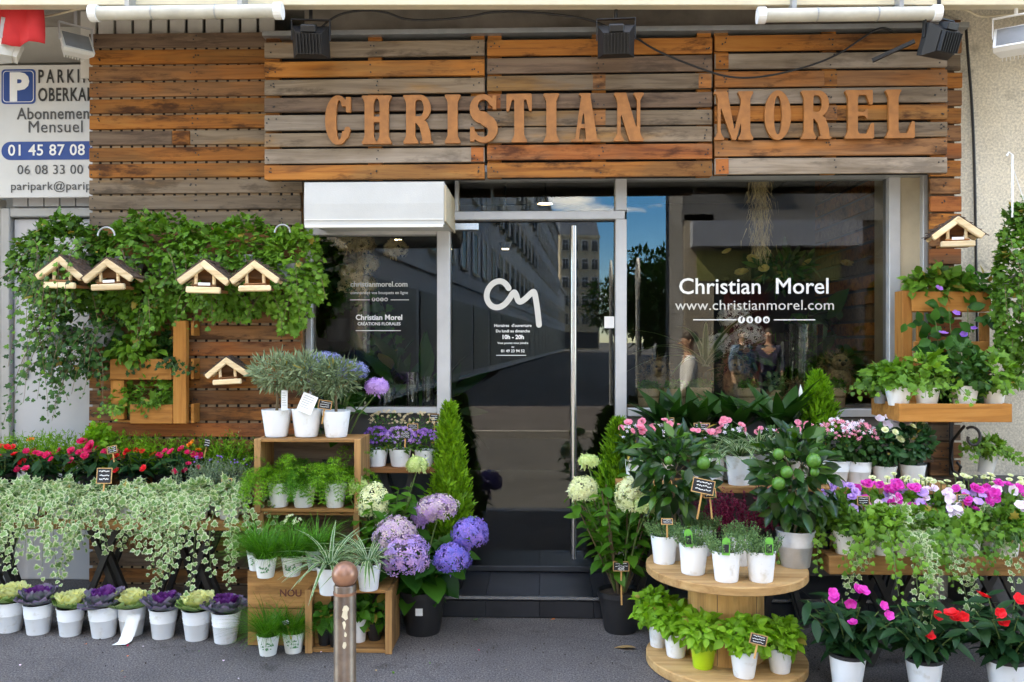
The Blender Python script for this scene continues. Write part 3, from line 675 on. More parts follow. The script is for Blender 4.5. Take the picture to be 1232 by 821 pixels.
for s, sz, py, b in (("Horaires  d'ouverture", .026, 393.5, .0004), ('Du lundi au dimanche', .024, 400, .0004), ('10h - 20h', .036, 408, .0012), ('Vous pouvez nous joindre', .018, 414, .0002), ('au', .018, 418.5, .0002), ('01 49 23 94 52', .024, 424, .0004)):
    p = P(617, py, YF - .0085); part('lettering', text_mesh(s, sz, bold=b), FILM, door, loc=p, rot=UPR)
a = P(597, 428, YF - .0085); b = P(633, 428, YF - .0085); part('lettering', boxmesh('line', a.x, b.x, a.y - .0005, a.y, a.z, a.z + .0035), FILM, door)
# door frame, transom
fr = part('door_frame', boxmesh('door_frame', xd0 - .002, xd1 + .055, YF - .055, YF + .05, zc - .022, zc + .03, bevel=.003), ALU, shop)
bars('jamb', fr, ALU, [(xd1 - .002, xd1 + .066, .05, zc - .023, YF - .056, YF + .05), (xd1 - .002, xd1 + .066, zc + .031, ZT + .03, YF - .056, YF + .05)])
tr = part('transom_window', MB().box(PX(551, YF), xd1, YF - .003, YF + .003, zc + .03, ZT + .02).mesh('transom_pane'), GLASS, shop)
bars('transom_frame', tr, ALU, [(PX(548, YF), PX(552, YF), zc + .031, ZT + .02, YF - .05, YF + .05)])
# right window
rw0, rw1 = PX(754, YF) , PX(1066, YF); rz0 = PZ(900, 492, YF)
win2 = part('shop_window', MB().box(rw0 - .02, rw1 + .03, YF - .03, YF + .04, -.02, rz0 - .05).mesh('window_apron'), plain('apron_grey', (.16, .15, .14)), shop, label='wide right shop window with white lettering')
part('pane', MB().box(rw0, rw1, YF - .003, YF + .003, rz0, ZT + .02).mesh('pane'), GLASS, win2)
bars('window_frame', win2, ALU, [(rw1 - .001, PX(1079, YF), .1, ZT + .03, YF - .052, YF + .045), (rw0 + .001, rw1 - .002, rz0 - .045, rz0 + .004, YF - .05, YF + .045), (PX(1107, YF - .04), PX(1113, YF - .04), .1, SOF - .02, YF - .08, YF + .02), (PX(1114.5, YF - .04), PX(1119, YF - .04), .1, SOF - .02, YF - .07, YF + .02)])
wtext(win2, 'Christian  Morel', .138, 907, 353.5, bold=.0012, xs=1.0); wtext(win2, 'www.christianmorel.com', .088, 908, 373, mat=GREYFILM, xs=1.05, space=1.03)
wline(win2, 834, 886, 385); wline(win2, 931, 981, 385); wdots(win2, (892, 902, 912, 922), 385, .021)
# head flashing under the sign, over the whole shop front
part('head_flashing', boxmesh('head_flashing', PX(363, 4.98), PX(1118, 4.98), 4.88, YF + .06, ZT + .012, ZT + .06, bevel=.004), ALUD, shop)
part('head_panel', boxmesh('head_panel', PX(363, 5.0), PX(1118, 5.0), 5.06, YF + .16, ZT + .061, SOF - .001), SOFFIT, shop)
# awning roll over the left window
ax0, ax1 = PX(366, 4.62), PX(534, 4.62); az1 = PZ(450, 219, 4.62); az0 = PZ(450, 271, 4.62)
aw = thing('awning', 'rolled white canvas awning above the left shop window', 'awning', ((ax0 + ax1) / 2, 4.9, az0))
me = MB(); hw = (ax1 - ax0) / 2
sec = [(-.28, .0), (-.283, .12), (-.275, az1 - az0), (.24, az1 - az0), (.24, .03), (-.20, .015)]
for sx in (-hw, hw):
    for (y, z) in sec: me.v.append((sx, y, z))
n = len(sec); me.f += [tuple(reversed(range(n))), tuple(range(n, 2 * n))] + [(i, (i + 1) % n, n + (i + 1) % n, n + i) for i in range(n)]
m_ = me.mesh('awning_cover'); bm = bmesh.new(); bm.from_mesh(m_); bmesh.ops.recalc_face_normals(bm, faces=bm.faces[:]); bm.to_mesh(m_); bm.free()
part('cover', m_, CANVAS, aw); part('bottom_bar', boxmesh('bottom_bar', -hw + .004, hw - .004, -.287, -.262, -.014, .001, bevel=.002), WHITEM, aw)
part('hem', boxmesh('hem', -hw + .003, hw - .003, -.2855, -.2835, .028, .034), WHITEM, aw)
part('end_plate', boxmesh('end_plate', hw + .001, hw + .012, -.27, .235, .02, az1 - az0 - .02), CONCT, aw)

# ------------------------------------------------------------------ pallet boards
rnd = random.Random(5)
WM = dict(o=W_OR, r=W_RD, b=W_BR, d=W_DK, g=W_GR, l=W_LG)
def plank(parent, x0, x1, y0, th, z0, z1, m, tilt=0.0):
    L = x1 - x0; h = z1 - z0
    me = MB().box(-L / 2, L / 2, 0, th, -h / 2, h / 2)
    for i in range(8): v = me.v[i]; me.v[i] = (v[0], v[1] + rnd.uniform(-.002, .002), v[2] + rnd.uniform(-.0022, .0022))
    return part('plank', me.mesh('plank', bevel=.0025), m, parent, loc=((x0 + x1) / 2, y0 + rnd.uniform(-.003, .003), (z0 + z1) / 2), rot=(rnd.uniform(-.012, .012), rnd.uniform(-.002, .002) + tilt, 0))
def nails(parent, xs, rows, y):
    mb = MB()
    for x in xs:
        for (z0, z1) in rows:
            for k in range(rnd.choice((2, 3, 3))):
                c = (x + rnd.uniform(-.03, .03), y - .0045, z0 + (z1 - z0) * rnd.uniform(.15, .85)); mb.lathe([(.0045, .004), (.0045, 0), (0, 0)], 6)
                for j in range(18):
                    v = mb.v[-18 + j]; mb.v[-18 + j] = (c[0] + v[0], c[1] + v[2], c[2] + v[1])
    o = part('nails', mb.mesh('nails'), BLACKM, parent, stuff=True)
CY = 5.0
cl = thing('pallet_cladding', 'tall pallet board cladding left of the shop window behind the ivy', 'cladding', (0, CY, 0))
cl.location = (0, 0, 0)
cx0, cx1 = PX(107, CY), PX(363, CY)
seq = 'dobbooGoogggbbgbdbbrbobbrbgbdbdbdbdd'
rows = []
for k, c in enumerate(seq):
    y0 = 40 + 19.55 * k
    if y0 > 712: break
    z1, z0 = PZ(230, y0, CY), PZ(230, y0 + 16.6, CY); rows.append((z0, z1))
    if c == 'G':
        plank(cl, cx0, PX(207, CY) - .002, CY, .02, z0, z1, W_DK); plank(cl, PX(207, CY), PX(228, CY), CY - .002, .02, z0, z1, W_OR); plank(cl, PX(228, CY) + .002, cx1, CY, .02, z0, z1, W_GR)
    else: plank(cl, cx0, cx1 + rnd.uniform(-.008, .004), CY, .02, z0, z1, WM[c])
nails(cl, (cx0 + .04, (cx0 + cx1) / 2, PX(340, CY)), rows, CY)
for x in (cx0 + .05, (cx0 + cx1) / 2, cx1 - .06): part('stringer', boxmesh('stringer', x - .04, x + .04, CY + .026, CY + .10, rows[-1][0], rows[0][1]), W_BR, cl)
part('backing_sheet', boxmesh('backing_sheet', cx0 + .012, cx1 - .012, CY + .104, CY + .11, rows[-1][0] - .1, rows[0][1] - .01), STUD, cl)
for k in range(len(rows) - 1):      # stud strip lying just behind each gap
    part('stud_strip', boxmesh('stud_strip', cx0 + .01, cx1 - .02, CY + .0225, CY + .0255, rows[k + 1][1] - .012, rows[k][0] + .012), STUD, cl)
# narrow board column at the right of the shop front
CR = 5.0
cr_ = thing('pallet_cladding', 'narrow column of short pallet boards right of the shop window', 'cladding', (0, 0, 0))
rx0, rx1 = PX(1119, CR), PX(1157, CR); rrows = []
seq = 'obgobobrobrobrbobrbobdbdbbdgd'
for k, c in enumerate(seq):
    y0 = 24 + 21.2 * k
    if y0 > 640: break
    z1, z0 = PZ(1138, y0, CR), PZ(1138, y0 + 18.5, CR); rrows.append((z0, z1)); plank(cr_, rx0, rx1 + rnd.uniform(-.006, .006), CR, .02, z0, z1, WM[c])
nails(cr_, (rx0 + .08,), rrows, CR)
part('stringer', boxmesh('stringer', rx0 + .02, rx1 - .03, CR + .026, CR + .115, rrows[-1][0], rrows[0][1]), W_DK, cr_)

SY = 4.82
pal = [(318, 583, [(50, 68, 'g'), (73, 92, 'o'), (95, 113, 'g'), (117, 134, 'd'), (138, 156, 'l'), (160, 176, 'g'), (178.5, 196, 'l'), (198.5, 216, 'o')], 'pallet of the sign left third, pale boards behind the first letters'),
       (586, 857, [(47, 66, 'o'), (68.5, 87, 'd'), (90, 108, 'g'), (112, 130, 'd'), (133, 151, 'g'), (153, 171, 'g'), (174, 192, 'r'), (195, 213, 'o')], 'middle pallet of the sign with two red orange boards below the letters'),
       (860, 1140, [(41, 60, 'o'), (63, 82, 'l'), (85, 104, 'b'), (106, 124, 'l'), (127, 145, 'o'), (148, 165, 'g'), (168, 187, 'b'), (190, 209, 'l')], 'right pallet of the sign behind the shorter word')]
for (a, b, rws, lab) in pal:
    t = thing('sign_pallet', lab, 'pallet', (0, 0, 0), group='pallets of the shop sign')
    x0, x1 = PX(a, SY), PX(b, SY); mid = (a + b) / 2; rr = []
    for (ya, yb, c) in rws:
        z1, z0 = PZ(mid, ya, SY), PZ(mid, yb, SY); rr.append((z0, z1)); plank(t, x0, x1, SY, .02, z0, z1, WM[c])
    zt, zb = rr[0][1] + .045, rr[-1][0] + .004
    for i, x in enumerate((x0 + .042, (x0 + x1) / 2, x1 - .042)):
        part('stringer', boxmesh('stringer', x - .04, x + .04, SY + .026, SY + .07, zb, zt), W_OR, t)
        for (z0, z1) in rr:          # short orange blocks show at the board ends here and there
            if rnd.random() < .22: part('block', boxmesh('block', x - .036, x + .036, SY - .0035, SY - .0005, z0 + .002, z1 - .002), rnd.choice((W_OR, W_RD, W_BR)), t)
    nails(t, (x0 + .045, (x0 + x1) / 2, x1 - .045), rr, SY - .003)
    part('backing_sheet', boxmesh('backing_sheet', x0 + .004, x1 - .004, SY + .072, SY + .077, zb, zt - .05), BACKING, t)
sign = thing('shop_sign', 'big orange serif letters of the shop name on the pallet boards', 'sign', (0, 0, 0))
LTH = .022; gm = {}
for ch, a, b in (('C', 391, 422), ('H', 435, 471), ('R', 485, 521), ('I', 535, 554), ('S', 565, 598), ('T', 609.5, 640), ('I', 654, 673), ('A', 686, 723), ('N', 738, 775), ('M', 859, 907), ('O', 920, 952), ('R', 964, 1002), ('E', 1017, 1052), ('L', 1066, 1101)):
    mid = (a + b) / 2; yb = 173.8 - (mid - 406) * .0112
    p0, p1 = P(a, yb, SY - .03), P(b, yb, SY - .03); H = PZ(mid, yb - 58.5, SY - .03) - p0.z; w_ = (p1.x - p0.x) / H
    key = (ch,)
    if key not in gm: gm[key] = sdf_mesh('letter_' + ch, glyph(ch, w_), w_, 1.0, LTH / H, 52)
    part('letter', gm[key], W_LET, sign, loc=(p0.x, SY - .006 - LTH, p0.z), sc=H, rot=(0, rnd.uniform(-.008, .008), 0))

# galvanised rail, tube lights, floodlights, cables
rail = tag(part('rail', boxmesh('rail', PX(318, 4.84), PX(1162, 4.84), 4.80, 4.95, PZ(740, 38, 4.8), PZ(740, 38, 4.8) + .028), GALV), 'long galvanised rail running above the sign pallets', 'rail')
def tubelight(px0, px1, py, lab, Y=4.66):
    a, b = P(px0, py, Y), P(px1, py, Y); L = b.x - a.x
    t = thing('tube_light', lab, 'tube light', ((a.x + b.x) / 2, Y, a.z), group='tube lights under the canopy')
    part('diffuser', MB().lathe([(.034, -L / 2), (.036, -L / 2 + .02), (.036, L / 2 - .02), (.034, L / 2)], 16).mesh('diffuser', smooth=True), TUBEW, t, rot=(0, R(90), 0))
    for s in (-1, 1):
        part('end_cap', MB().lathe([(0, -.012), (.044, -.012), (.044, .03), (.0, .03)], 16).mesh('end_cap'), WHITEP, t, loc=(s * (L / 2 - .008), 0, 0), rot=(0, R(90), 0))
        part('bracket', boxmesh('bracket', -.012, .012, -.02, .09, .03, FB + .1 - a.z), GALV, t, loc=(s * L * .3, 0, 0))
        part('clip', MB().lathe([(.0372, -.004), (.0385, -.004), (.0385, .004), (.0372, .004)], 16).mesh('clip'), GALV, t, loc=(s * L * .17, 0, 0), rot=(0, R(90), 0))
tubelight(110, 335, 16.5, 'white tube light under the canopy above the left cladding', 4.38)
tubelight(912, 1126, 19, 'white tube light under the canopy above the right pallet', 4.53)
def flood(px, py, Y, lab, mats=(BLACKM, BLACKM), s=1.0, yaw=0.0, pitch=35, arm=True, up=.055):
    p = P(px, py, Y); t = thing('floodlight', lab, 'floodlight', p, R(yaw), group='floodlights under the canopy')
    hd = MB(); W, Hh, D = .10 * s, .085 * s, .05 * s
    b = len(hd.v)
    for (w, h, y) in ((W, Hh, 0), (W, Hh, .03 * s), (W * .7, Hh * .65, .09 * s)):
        hd.v += [(-w, y, -h), (w, y, -h), (w, y, h), (-w, y, h)]
    hd.f += [(0, 1, 2, 3), (11, 10, 9, 8)] + [(k * 4 + i, k * 4 + 4 + i, k * 4 + 4 + (i + 1) % 4, k * 4 + (i + 1) % 4) for k in (0, 1) for i in range(4)]
    m_ = hd.mesh('housing'); bm = bmesh.new(); bm.from_mesh(m_); bmesh.ops.recalc_face_normals(bm, faces=bm.faces[:]); bm.to_mesh(m_); bm.free()
    rot = (R(pitch), 0, 0)
    h = part('housing', m_, mats[0], t, rot=rot)
    for i in range(8): part('fin', boxmesh('fin', -W * .62 + i * W * .177 - .002, -W * .62 + i * W * .177 + .002, .05 * s, .115 * s, -Hh * .6, Hh * .6), mats[0], h)
    part('lens', boxmesh('lens', -W * .86, W * .86, -.004, -.001, -Hh * .84, Hh * .84), plain('lens_glass', (.25, .26, .27), .15), h)
    part('gear_box', boxmesh('gear_box', -W * .4, W * .4, .03 * s, .10 * s, Hh * .7, Hh * 1.15, bevel=.004), mats[1], h)
    if arm:
        part('yoke', MB().bar((-W * 1.05, .02, 0), (-W * 1.05, .03, Hh + up * .5), .006, .02).bar((W * 1.05, .02, 0), (W * 1.05, .03, Hh + up * .5), .006, .02).bar((-W * 1.08, .03, Hh + up * .5), (W * 1.08, .03, Hh + up * .5), .02, .006).mesh('yoke'), mats[1], t)
        part('stem', MB().tube([(0, .03, Hh + up * .5), (0, .03, Hh + up * 2.5)], .01, 8).mesh('stem'), mats[1], t)
    return t
flood(375, 51, 4.62, 'black floodlight above the first letter of the sign', pitch=-24, yaw=186)
flood(741, 50, 4.62, 'black floodlight above the middle pallet of the sign', pitch=-26, yaw=176)
f3 = flood(1124, 50, 4.60, 'finned black floodlight at the right end of the sign', pitch=-20, yaw=205)
f3_arm = part('support_arm', MB().bar((.10, -.04, -.0), (.24, -.20, -.075), .02).mesh('support_arm'), BLACKM, f3)
WF = (WHITEM, GREYPAINT)
flood(93, 50, 4.75, 'pale grey floodlight between the red cloth and the boards', WF, .85, yaw=48, pitch=-35)
flood(-2, 52, 4.62, 'pale floodlight cut off by the left edge beside the red cloth', WF, 1.0, yaw=-60, pitch=-20)
flood(1222, 42, 4.62, 'white floodlight on the concrete wall at the right edge', (WHITEP, WHITEP), 1.05, yaw=-32, pitch=-40)
def cable(pts, lab, m=BLACKM, r=.006, name='cable'):
    q = [Vector(p) for p in pts]
    for _ in range(3):
        n = [q[0]]
        for a, b in zip(q[:-1], q[1:]): n += [a.lerp(b, .25), a.lerp(b, .75)]
        q = n + [q[-1]]
    return tag(part(name, MB().tube(q, r, 6).mesh(name, smooth=True), m), lab, 'cable', 'cables on the shop front')
cable([P(380, 40, 4.72), P(400, 20, 4.7), P(430, 12, 4.7), P(465, 14, 4.7), P(490, 26, 4.7), P(560, 22, 4.7), P(600, 12, 4.7), P(700, 20, 4.7), P(735, 34, 4.72)], 'black cable looping under the canopy between the left and middle floodlights')
cable([P(760, 42, 4.78), P(790, 62, 4.77), P(840, 82, 4.77), P(880, 95, 4.77), P(930, 92, 4.77), P(1000, 72, 4.77), P(1040, 44, 4.77), P(1060, 32, 4.77), P(1074, 38, 4.77)], 'black cable sagging in front of the right pallet')
cable([P(1162, 30, 5.08), P(1164, 60, 5.09), P(1170, 130, 5.105), P(1173, 220, 5.105), P(1174, 300, 5.105), P(1176, 420, 5.105)], 'dark cable hanging down the concrete wall beside the board column', r=.008)
cable([P(-30, 30, 4.7), P(10, 26, 4.7), P(30, 22, 4.7), P(60, 20, 4.68), P(90, 12, 4.65), P(112, 8, 4.62)], 'pale cable in front of the red cloth', CREAM, .006)
cable([P(1126, 12, 4.62), P(1160, 10, 4.7), P(1180, 22, 4.75), P(1205, 18, 4.7), P(1232, 18, 4.7)], 'pale cable from the right tube light to the white floodlight', CREAM, .006)

# ------------------------------------------------------------------ far left: parking board, grey door, siding
for i in range(11):
    x = PX(96 + i * 21.5, 5.12)
    part('siding_slat', boxmesh('siding_slat', x + .005, x + .098, 5.12, 5.135, SOF - .42, SOF - .002), WHITEM, shop)
pk = thing('parking_sign', 'white parking board with blue square letter and phone numbers', 'sign', (PX(0, 5.16), 5.16, PZ(50, 238, 5.16)))
bz = PZ(50, 78, 5.16) - PZ(50, 238, 5.16); bx0 = PX(-30, 5.16) - pk.location.x; bx1 = PX(128, 5.16) - pk.location.x
part('board', boxmesh('board', bx0, bx1, 0, .02, 0, bz, bevel=.004), plain('sign_board_white', (.62, .62, .60), .45, var=.06, scale=3), pk)
def pl(px, py): return (PX(px, 5.16) - pk.location.x, -.0045, PZ(px, py, 5.16) - pk.location.z)
a, b = pl(2, 126), pl(43, 83); c = [(a[0] + b[0]) / 2, 0, (a[2] + b[2]) / 2]; hs_ = (b[0] - a[0]) / 2
rb = lambda s, r: (lambda X, Y: np.hypot(np.maximum(np.abs(X - s) - s + r, 0), np.maximum(np.abs(Y - s) - s + r, 0)) - r)
for s, yy, m in ((hs_, -.0025, BLUEP), (hs_ * .90, -.004, WHITEP), (hs_ * .865, -.0055, BLUEP)):
    part('emblem', sdf_mesh('emblem', rb(s, s * .22), 2 * s, 2 * s, .0012, 180), m, pk, loc=(c[0] - s, yy, c[2] - s))
part('lettering', text_mesh('P', .235, bold=.012), WHITEP, pk, loc=(c[0] + .003, -.0075, c[2] - .083), rot=UPR)
for s, sz, px, py, m, kw in (('PARKING', .118, 46, 100, BLACKPRINT, dict(space=1.5, xs=.62, bold=.002)), ('OBERKAMPF', .118, 46, 122, BLACKPRINT, dict(space=1.12, xs=.64, bold=.002)), ('Abonnement', .105, 21, 144, GREYPRINT, dict(bold=.0012, xs=.86, space=1.06)), ('Mensuel', .108, 33.5, 160, GREYPRINT, dict(bold=.0, xs=.95, space=1.06)), ('01 45 87 08 21', .098, 10, 187.5, WHITEP, dict(bold=.0012, xs=1.0, space=1.05)), ('06 08 33 00 90', .084, 21, 210, GREYPRINT, dict(xs=1.0, space=1.05)), ('paripark@paripark.com', .074, 13, 229, GREYPRINT, dict(xs=1.05, space=1.05))):
    part('lettering', text_mesh(s, sz, align='LEFT', **kw), m, pk, loc=pl(px, py), rot=UPR)
a, b = pl(2, 193), pl(125, 170); hh = (b[2] - a[2]) / 2; ww = b[0] - a[0]
part('emblem', sdf_mesh('pill', lambda X, Y: np.hypot(np.clip(np.maximum(hh - X, X - (ww - hh)), 0, None), Y - hh) - hh, ww, 2 * hh, .0012, 120), BLUEP, pk, loc=(a[0], -.0025, a[2]))
gd = thing('grey_door', 'grey metal door behind the trailing ivy at the left edge', 'door', (PX(60, 5.3), 5.3, 0))
gz = PZ(60, 262, 5.3); d0 = PX(17, 5.3) - gd.location.x; d1 = PX(150, 5.3) - gd.location.x
part('leaf_panel', boxmesh('leaf_panel', d0, d1, 0, .05, .0, gz - .01, bevel=.004), GREYPAINT, gd)
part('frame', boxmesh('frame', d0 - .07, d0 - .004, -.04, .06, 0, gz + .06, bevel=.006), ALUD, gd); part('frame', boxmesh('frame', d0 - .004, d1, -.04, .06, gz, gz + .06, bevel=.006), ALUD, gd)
part('frame', boxmesh('frame', d0 - .16, d0 - .08, -.05, .05, 0, gz + .12, bevel=.006), WHITEM, gd)
part('lock_box', boxmesh('lock_box', d0 + .06, d0 + .10, -.022, -.001, PZ(30, 455, 5.3), PZ(30, 412, 5.3), bevel=.004), GALV, gd)
for i in range(7): part('slat', boxmesh('slat', d0 + .004 + i * .105, d0 + .10 + i * .105, -.02, .03, gz + .07, PZ(60, 238, 5.3) + .02), GREYPAINT, gd)
part('valance', MB().box(PX(-40, 5.4), PX(115, 5.4), 5.36, 5.6, PZ(50, 78, 5.4), SOF - .005).mesh('valance'), GREYWALL, shop)
g = np.random.default_rng(3)
mb = MB(); a, b = P(-25, 2, 4.54), P(51, 52, 4.54); nx, nz = 10, 8
for j in range(nz + 1):
    for i in range(nx + 1):
        x = a.x + (b.x - a.x) * i / nx; z = SOF - .01 + (b.z - SOF + .01) * j / nz; mb.v.append((x, 4.55 + .018 * math.sin(i * 1.7 + j * .5), z + (.012 * math.sin(i * .9) if j == nz else 0)))
for j in range(nz):
    for i in range(nx): k = j * (nx + 1) + i; mb.f.append((k, k + 1, k + nx + 2, k + nx + 1))
m_ = mb.mesh('red_cloth', smooth=True); o = part('red_cloth', m_, REDCLOTH); tag(o, 'bright red cloth hanging from the canopy at the top left', 'cloth')
o.modifiers.new('thickness', 'SOLIDIFY').thickness = .003

# bollard
bl = G(415, 821, .40); bp_ = P(415, 700, 2.9)
bo = thing('bollard', 'round bronze street bollard with a worn ball top', 'bollard', (bp_.x, 2.9, 0))
zt = PZ(415, 703, 2.9)
part('post', MB().lathe([(.0, .0), (.046, .0), (.046, .03), (.039, .04), (.039, zt - .006), (.036, zt), (.0, zt)], 28).mesh('post', smooth=True), COPPER, bo)
part('collar', MB().lathe([(.039, -.004), (.0405, -.004), (.0405, .006), (.039, .006)], 28).mesh('collar', smooth=True), COPPERB, bo, loc=(0, 0, zt - .03))
rb_ = .046; part('ball', MB().lathe([(rb_ * math.sin(t), rb_ * (1 - math.cos(t))) for t in np.linspace(0, math.pi, 15)], 24).mesh('ball', smooth=True), COPPERB, bo, loc=(0, 0, zt - .012))
for (an, z, s, h) in ((-1.35, zt - .095, .012, .020), (-1.25, zt - .075, .014, .013), (-1.42, zt - .13, .006, .018), (-1.30, zt - .165, .005, .012), (-1.38, zt - .20, .007, .014)):
    m_ = MB(); n_ = 9; rr = random.Random(int(z * 1e4)); ring = []
    for i in range(n_):
        t = 2 * math.pi * i / n_; k_ = rr.uniform(.6, 1.15); aa = an + s * k_ * math.cos(t) / .039; m_.v.append((.0394 * math.cos(aa), .0394 * math.sin(aa), z + h * k_ * math.sin(t)))
    m_.v.append((.0399 * math.cos(an), .0399 * math.sin(an), z)); m_.f = [(i, (i + 1) % n_, n_) for i in range(n_)]
    part('paint_chip', m_.mesh('paint_chip'), CHIP, bo)
# ------------------------------------------------------------------ plants: each builder returns a list of parts (name, mesh, material, loc, rot, scale, stuff)
Z3 = (0, 0, 0)
def S(name, me, m, loc=Z3, rot=Z3, sc=1.0, stuff=False): return (name, me, m, loc, rot, sc, stuff)
_pc = {}
def pot(r, h, m, kind='plain', soil=SOIL, rim=None):
    key = (round(r, 4), round(h, 4), kind)
    if key not in _pc:
        b = r * (.74 if kind != 'tall' else .8)
        if kind == 'bucket': pr = [(0, 0), (b * .97, 0), (b, .004), (b + (r - b) * .55, h * .55), (b + (r - b) * .58 + .002, h * .57), (b + (r - b) * .62, h * .60), (b + (r - b) * .72 + .002, h * .72), (b + (r - b) * .76, h * .75), (r * .985, h * .965), (r * 1.03, h * .972), (r * 1.03, h), (r * .96, h), (r * .93, h * .86), (0, h * .86)]
        elif kind == 'black': pr = [(0, 0), (b * .96, 0), (b, .01), (r * .97, h * .86), (r * 1.04, h * .87), (r * 1.05, h), (r * .98, h), (r * .95, h * .9), (0, h * .9)]
        elif kind == 'foot':
            pr = [(0, .006), (b * .8, .006), (b * .97, 0), (b, .006), (r, h * .97), (r * 1.02, h), (r * .95, h), (r * .92, h * .88), (0, h * .88)]
        else: pr = [(0, 0), (b * .96, 0), (b, .006), (r * .99, h * .97), (r, h), (r * .94, h), (r * .9, h * .88), (0, h * .88)]
        mo = MB().lathe(pr[:-1], 28).mesh('pot', smooth=True, sharp=50)
        so_ = MB().lathe([(0, pr[-1][1] + .008), (r * .5, pr[-1][1] + .006), (pr[-2][0] * .995, pr[-1][1])], 20).mesh('soil', smooth=True)
        _pc[key] = (mo, so_)
    mo, so_ = _pc[key]
    return [S('pot', mo, m), S('soil', so_, soil)]
_pr = random.Random(17)
def put(name, label, cat, loc, parts, rz=0.0, group=None, sc=1.0):
    t = thing(name, label, cat, loc, rz, group); t.rotation_euler = (_pr.uniform(-.02, .02), _pr.uniform(-.026, .026), rz)
    if abs(sc - 1.0) < 1e-6: sc = _pr.uniform(.94, 1.04)
    if sc != 1.0: t.scale = (sc, sc, sc)
    for (n, me, m, l, ro, s, st) in parts: part(n, me, m, t, l, ro, s, st)
    return t
def rng(seed): return np.random.default_rng(seed)
_cache = {}
def cached(f):
    def h(*a, **k):
        key = (f.__name__, str(a), str(sorted(k.items())))
        if key not in _cache: _cache[key] = f(*a, **k)
        return _cache[key]
    return h
def lookrot(ax, no):
    y = Vector(ax).normalized(); z = Vector(no); z = (z - y * z.dot(y)).normalized(); x = y.cross(z)
    return Matrix((x, y, z)).transposed().to_euler()

@cached
def ivy(seed, r, h, T='ivy', size=.042, nb=260, nv=9, L=(.15, .45), rad=1.25, hh=.09, m=None, fan=1.0, front=-1, mz=.55):
    g = rng(seed); st = MB()
    b = blob(g, nb, (0, 0, h + hh * .55), (r * rad, r * rad, hh), T_IVY, size, shell=.3, up=.5, droop=.3, minz=h * mz)
    an = g.uniform(-math.pi, 0, nv) if front < 0 else g.uniform(-math.pi, math.pi, nv)
    s = [(math.cos(a) * r * .9 * fan, math.sin(a) * r * .9, h + .02) for a in an]; d = [(math.cos(a) * fan, math.sin(a), .35) for a in an]
    v = vines(g, s, d, g.uniform(L[0], L[1], nv), T_IVY, size, step=size * .55, stem=st)
    return [S('foliage', scatter('ivy_leaves', [b, v]), m or L_IVY, stuff=True), S('stems', st.mesh('stems'), STEMG, stuff=True)]
@cached
def grass(seed, r, h, n=420, L=.17, m=None, droop=.55, w=.03, spread=.8):
    g = rng(seed); a = g.uniform(0, 2 * math.pi, n); q = r * .75 * np.sqrt(g.random(n)); p = np.stack([q * np.cos(a), q * np.sin(a), np.full(n, h * .88)], 1)
    a2 = a + g.normal(size=n) * .5; out = g.random(n) ** .8 * spread
    ax = np.stack([np.cos(a2) * out, np.sin(a2) * out, np.ones(n) * (.9)], 1)
    no = np.stack([np.cos(a2 + math.pi) * .9, np.sin(a2 + math.pi) * .9, out], 1) * 1.0
    no = -np.cross(np.cross(ax, np.stack([np.zeros(n), np.zeros(n), np.ones(n)], 1)), ax) * -1.0
    ln = L * g.uniform(.55, 1.25, n)
    T1, T2 = grassblade(w, droop), grassblade(w, droop * .5); k = g.random(n) < .6
    return [S('foliage', scatter('grass_blades', [(T1, p[k], ax[k], no[k], ln[k], g.random(k.sum())), (T2, p[~k], ax[~k], no[~k], ln[~k], g.random((~k).sum()))]), m or L_GRASS, stuff=True)]
def spider(seed, r, h, n=34, L=.24):
    g = rng(seed); out = []
    for i in range(n):
        a = i * 2.4 + g.normal() * .2; t = .25 + .9 * g.random(); k = g.integers(0, 3)
        me = one_cached('blade', k)
        ax = (math.cos(a) * t, math.sin(a) * t, 1.0); no = (-math.cos(a), -math.sin(a), t)
        out.append(S('leaf', me, L_SPIDER, (math.cos(a) * r * .15, math.sin(a) * r * .15, h * .88), lookrot(ax, tuple(no)), L * g.uniform(.7, 1.25)))
    return out
_oc = {}
def one_cached(kind, k):
    if (kind, k) not in _oc:
        T = dict(blade=lambda: blade(.065, (.45, .7, .95)[k % 3], 7), lance=lambda: lance((.34, .38, .32)[k % 3], .2, (-.1, -.2, -.3)[k % 3], 5),
                 hyd=lambda: ovate((.68, .75, .7)[k % 3], .25, (-.12, -.22, -.3)[k % 3]), lily=lambda: lance((.26, .3, .24)[k % 3], .3, (-.25, -.4, -.55)[k % 3], 6),
                 citr=lambda: lance((.46, .5, .44)[k % 3], .3, (-.08, -.18, -.25)[k % 3], 4), panl=lambda: ovate((.52, .48, .56)[k % 3], .2, (-.1, -.2, -.3)[k % 3]))[kind]()
        _oc[(kind, k)] = one('leaf_' + kind, T)
    return _oc[(kind, k)]
@cached
def bush(seed, c, rad, n, tname='quad', size=.02, m=None, shell=.35, lump=.28, lumps=7, up=.35, droop=.1, minz=None, out=1.0):
    g = rng(seed); T = dict(quad=T_QUAD, basil=T_BASIL, olive=T_OLIVE, lance=T_LANCE, citr=T_CITR, ovate=T_OVATE, ivy=T_IVY)[tname]
    return [S('foliage', scatter('bush_leaves', [blob(g, n, c, rad, T, size, shell, lumps, lump, up, out, droop, minz=minz)]), m, stuff=True)]
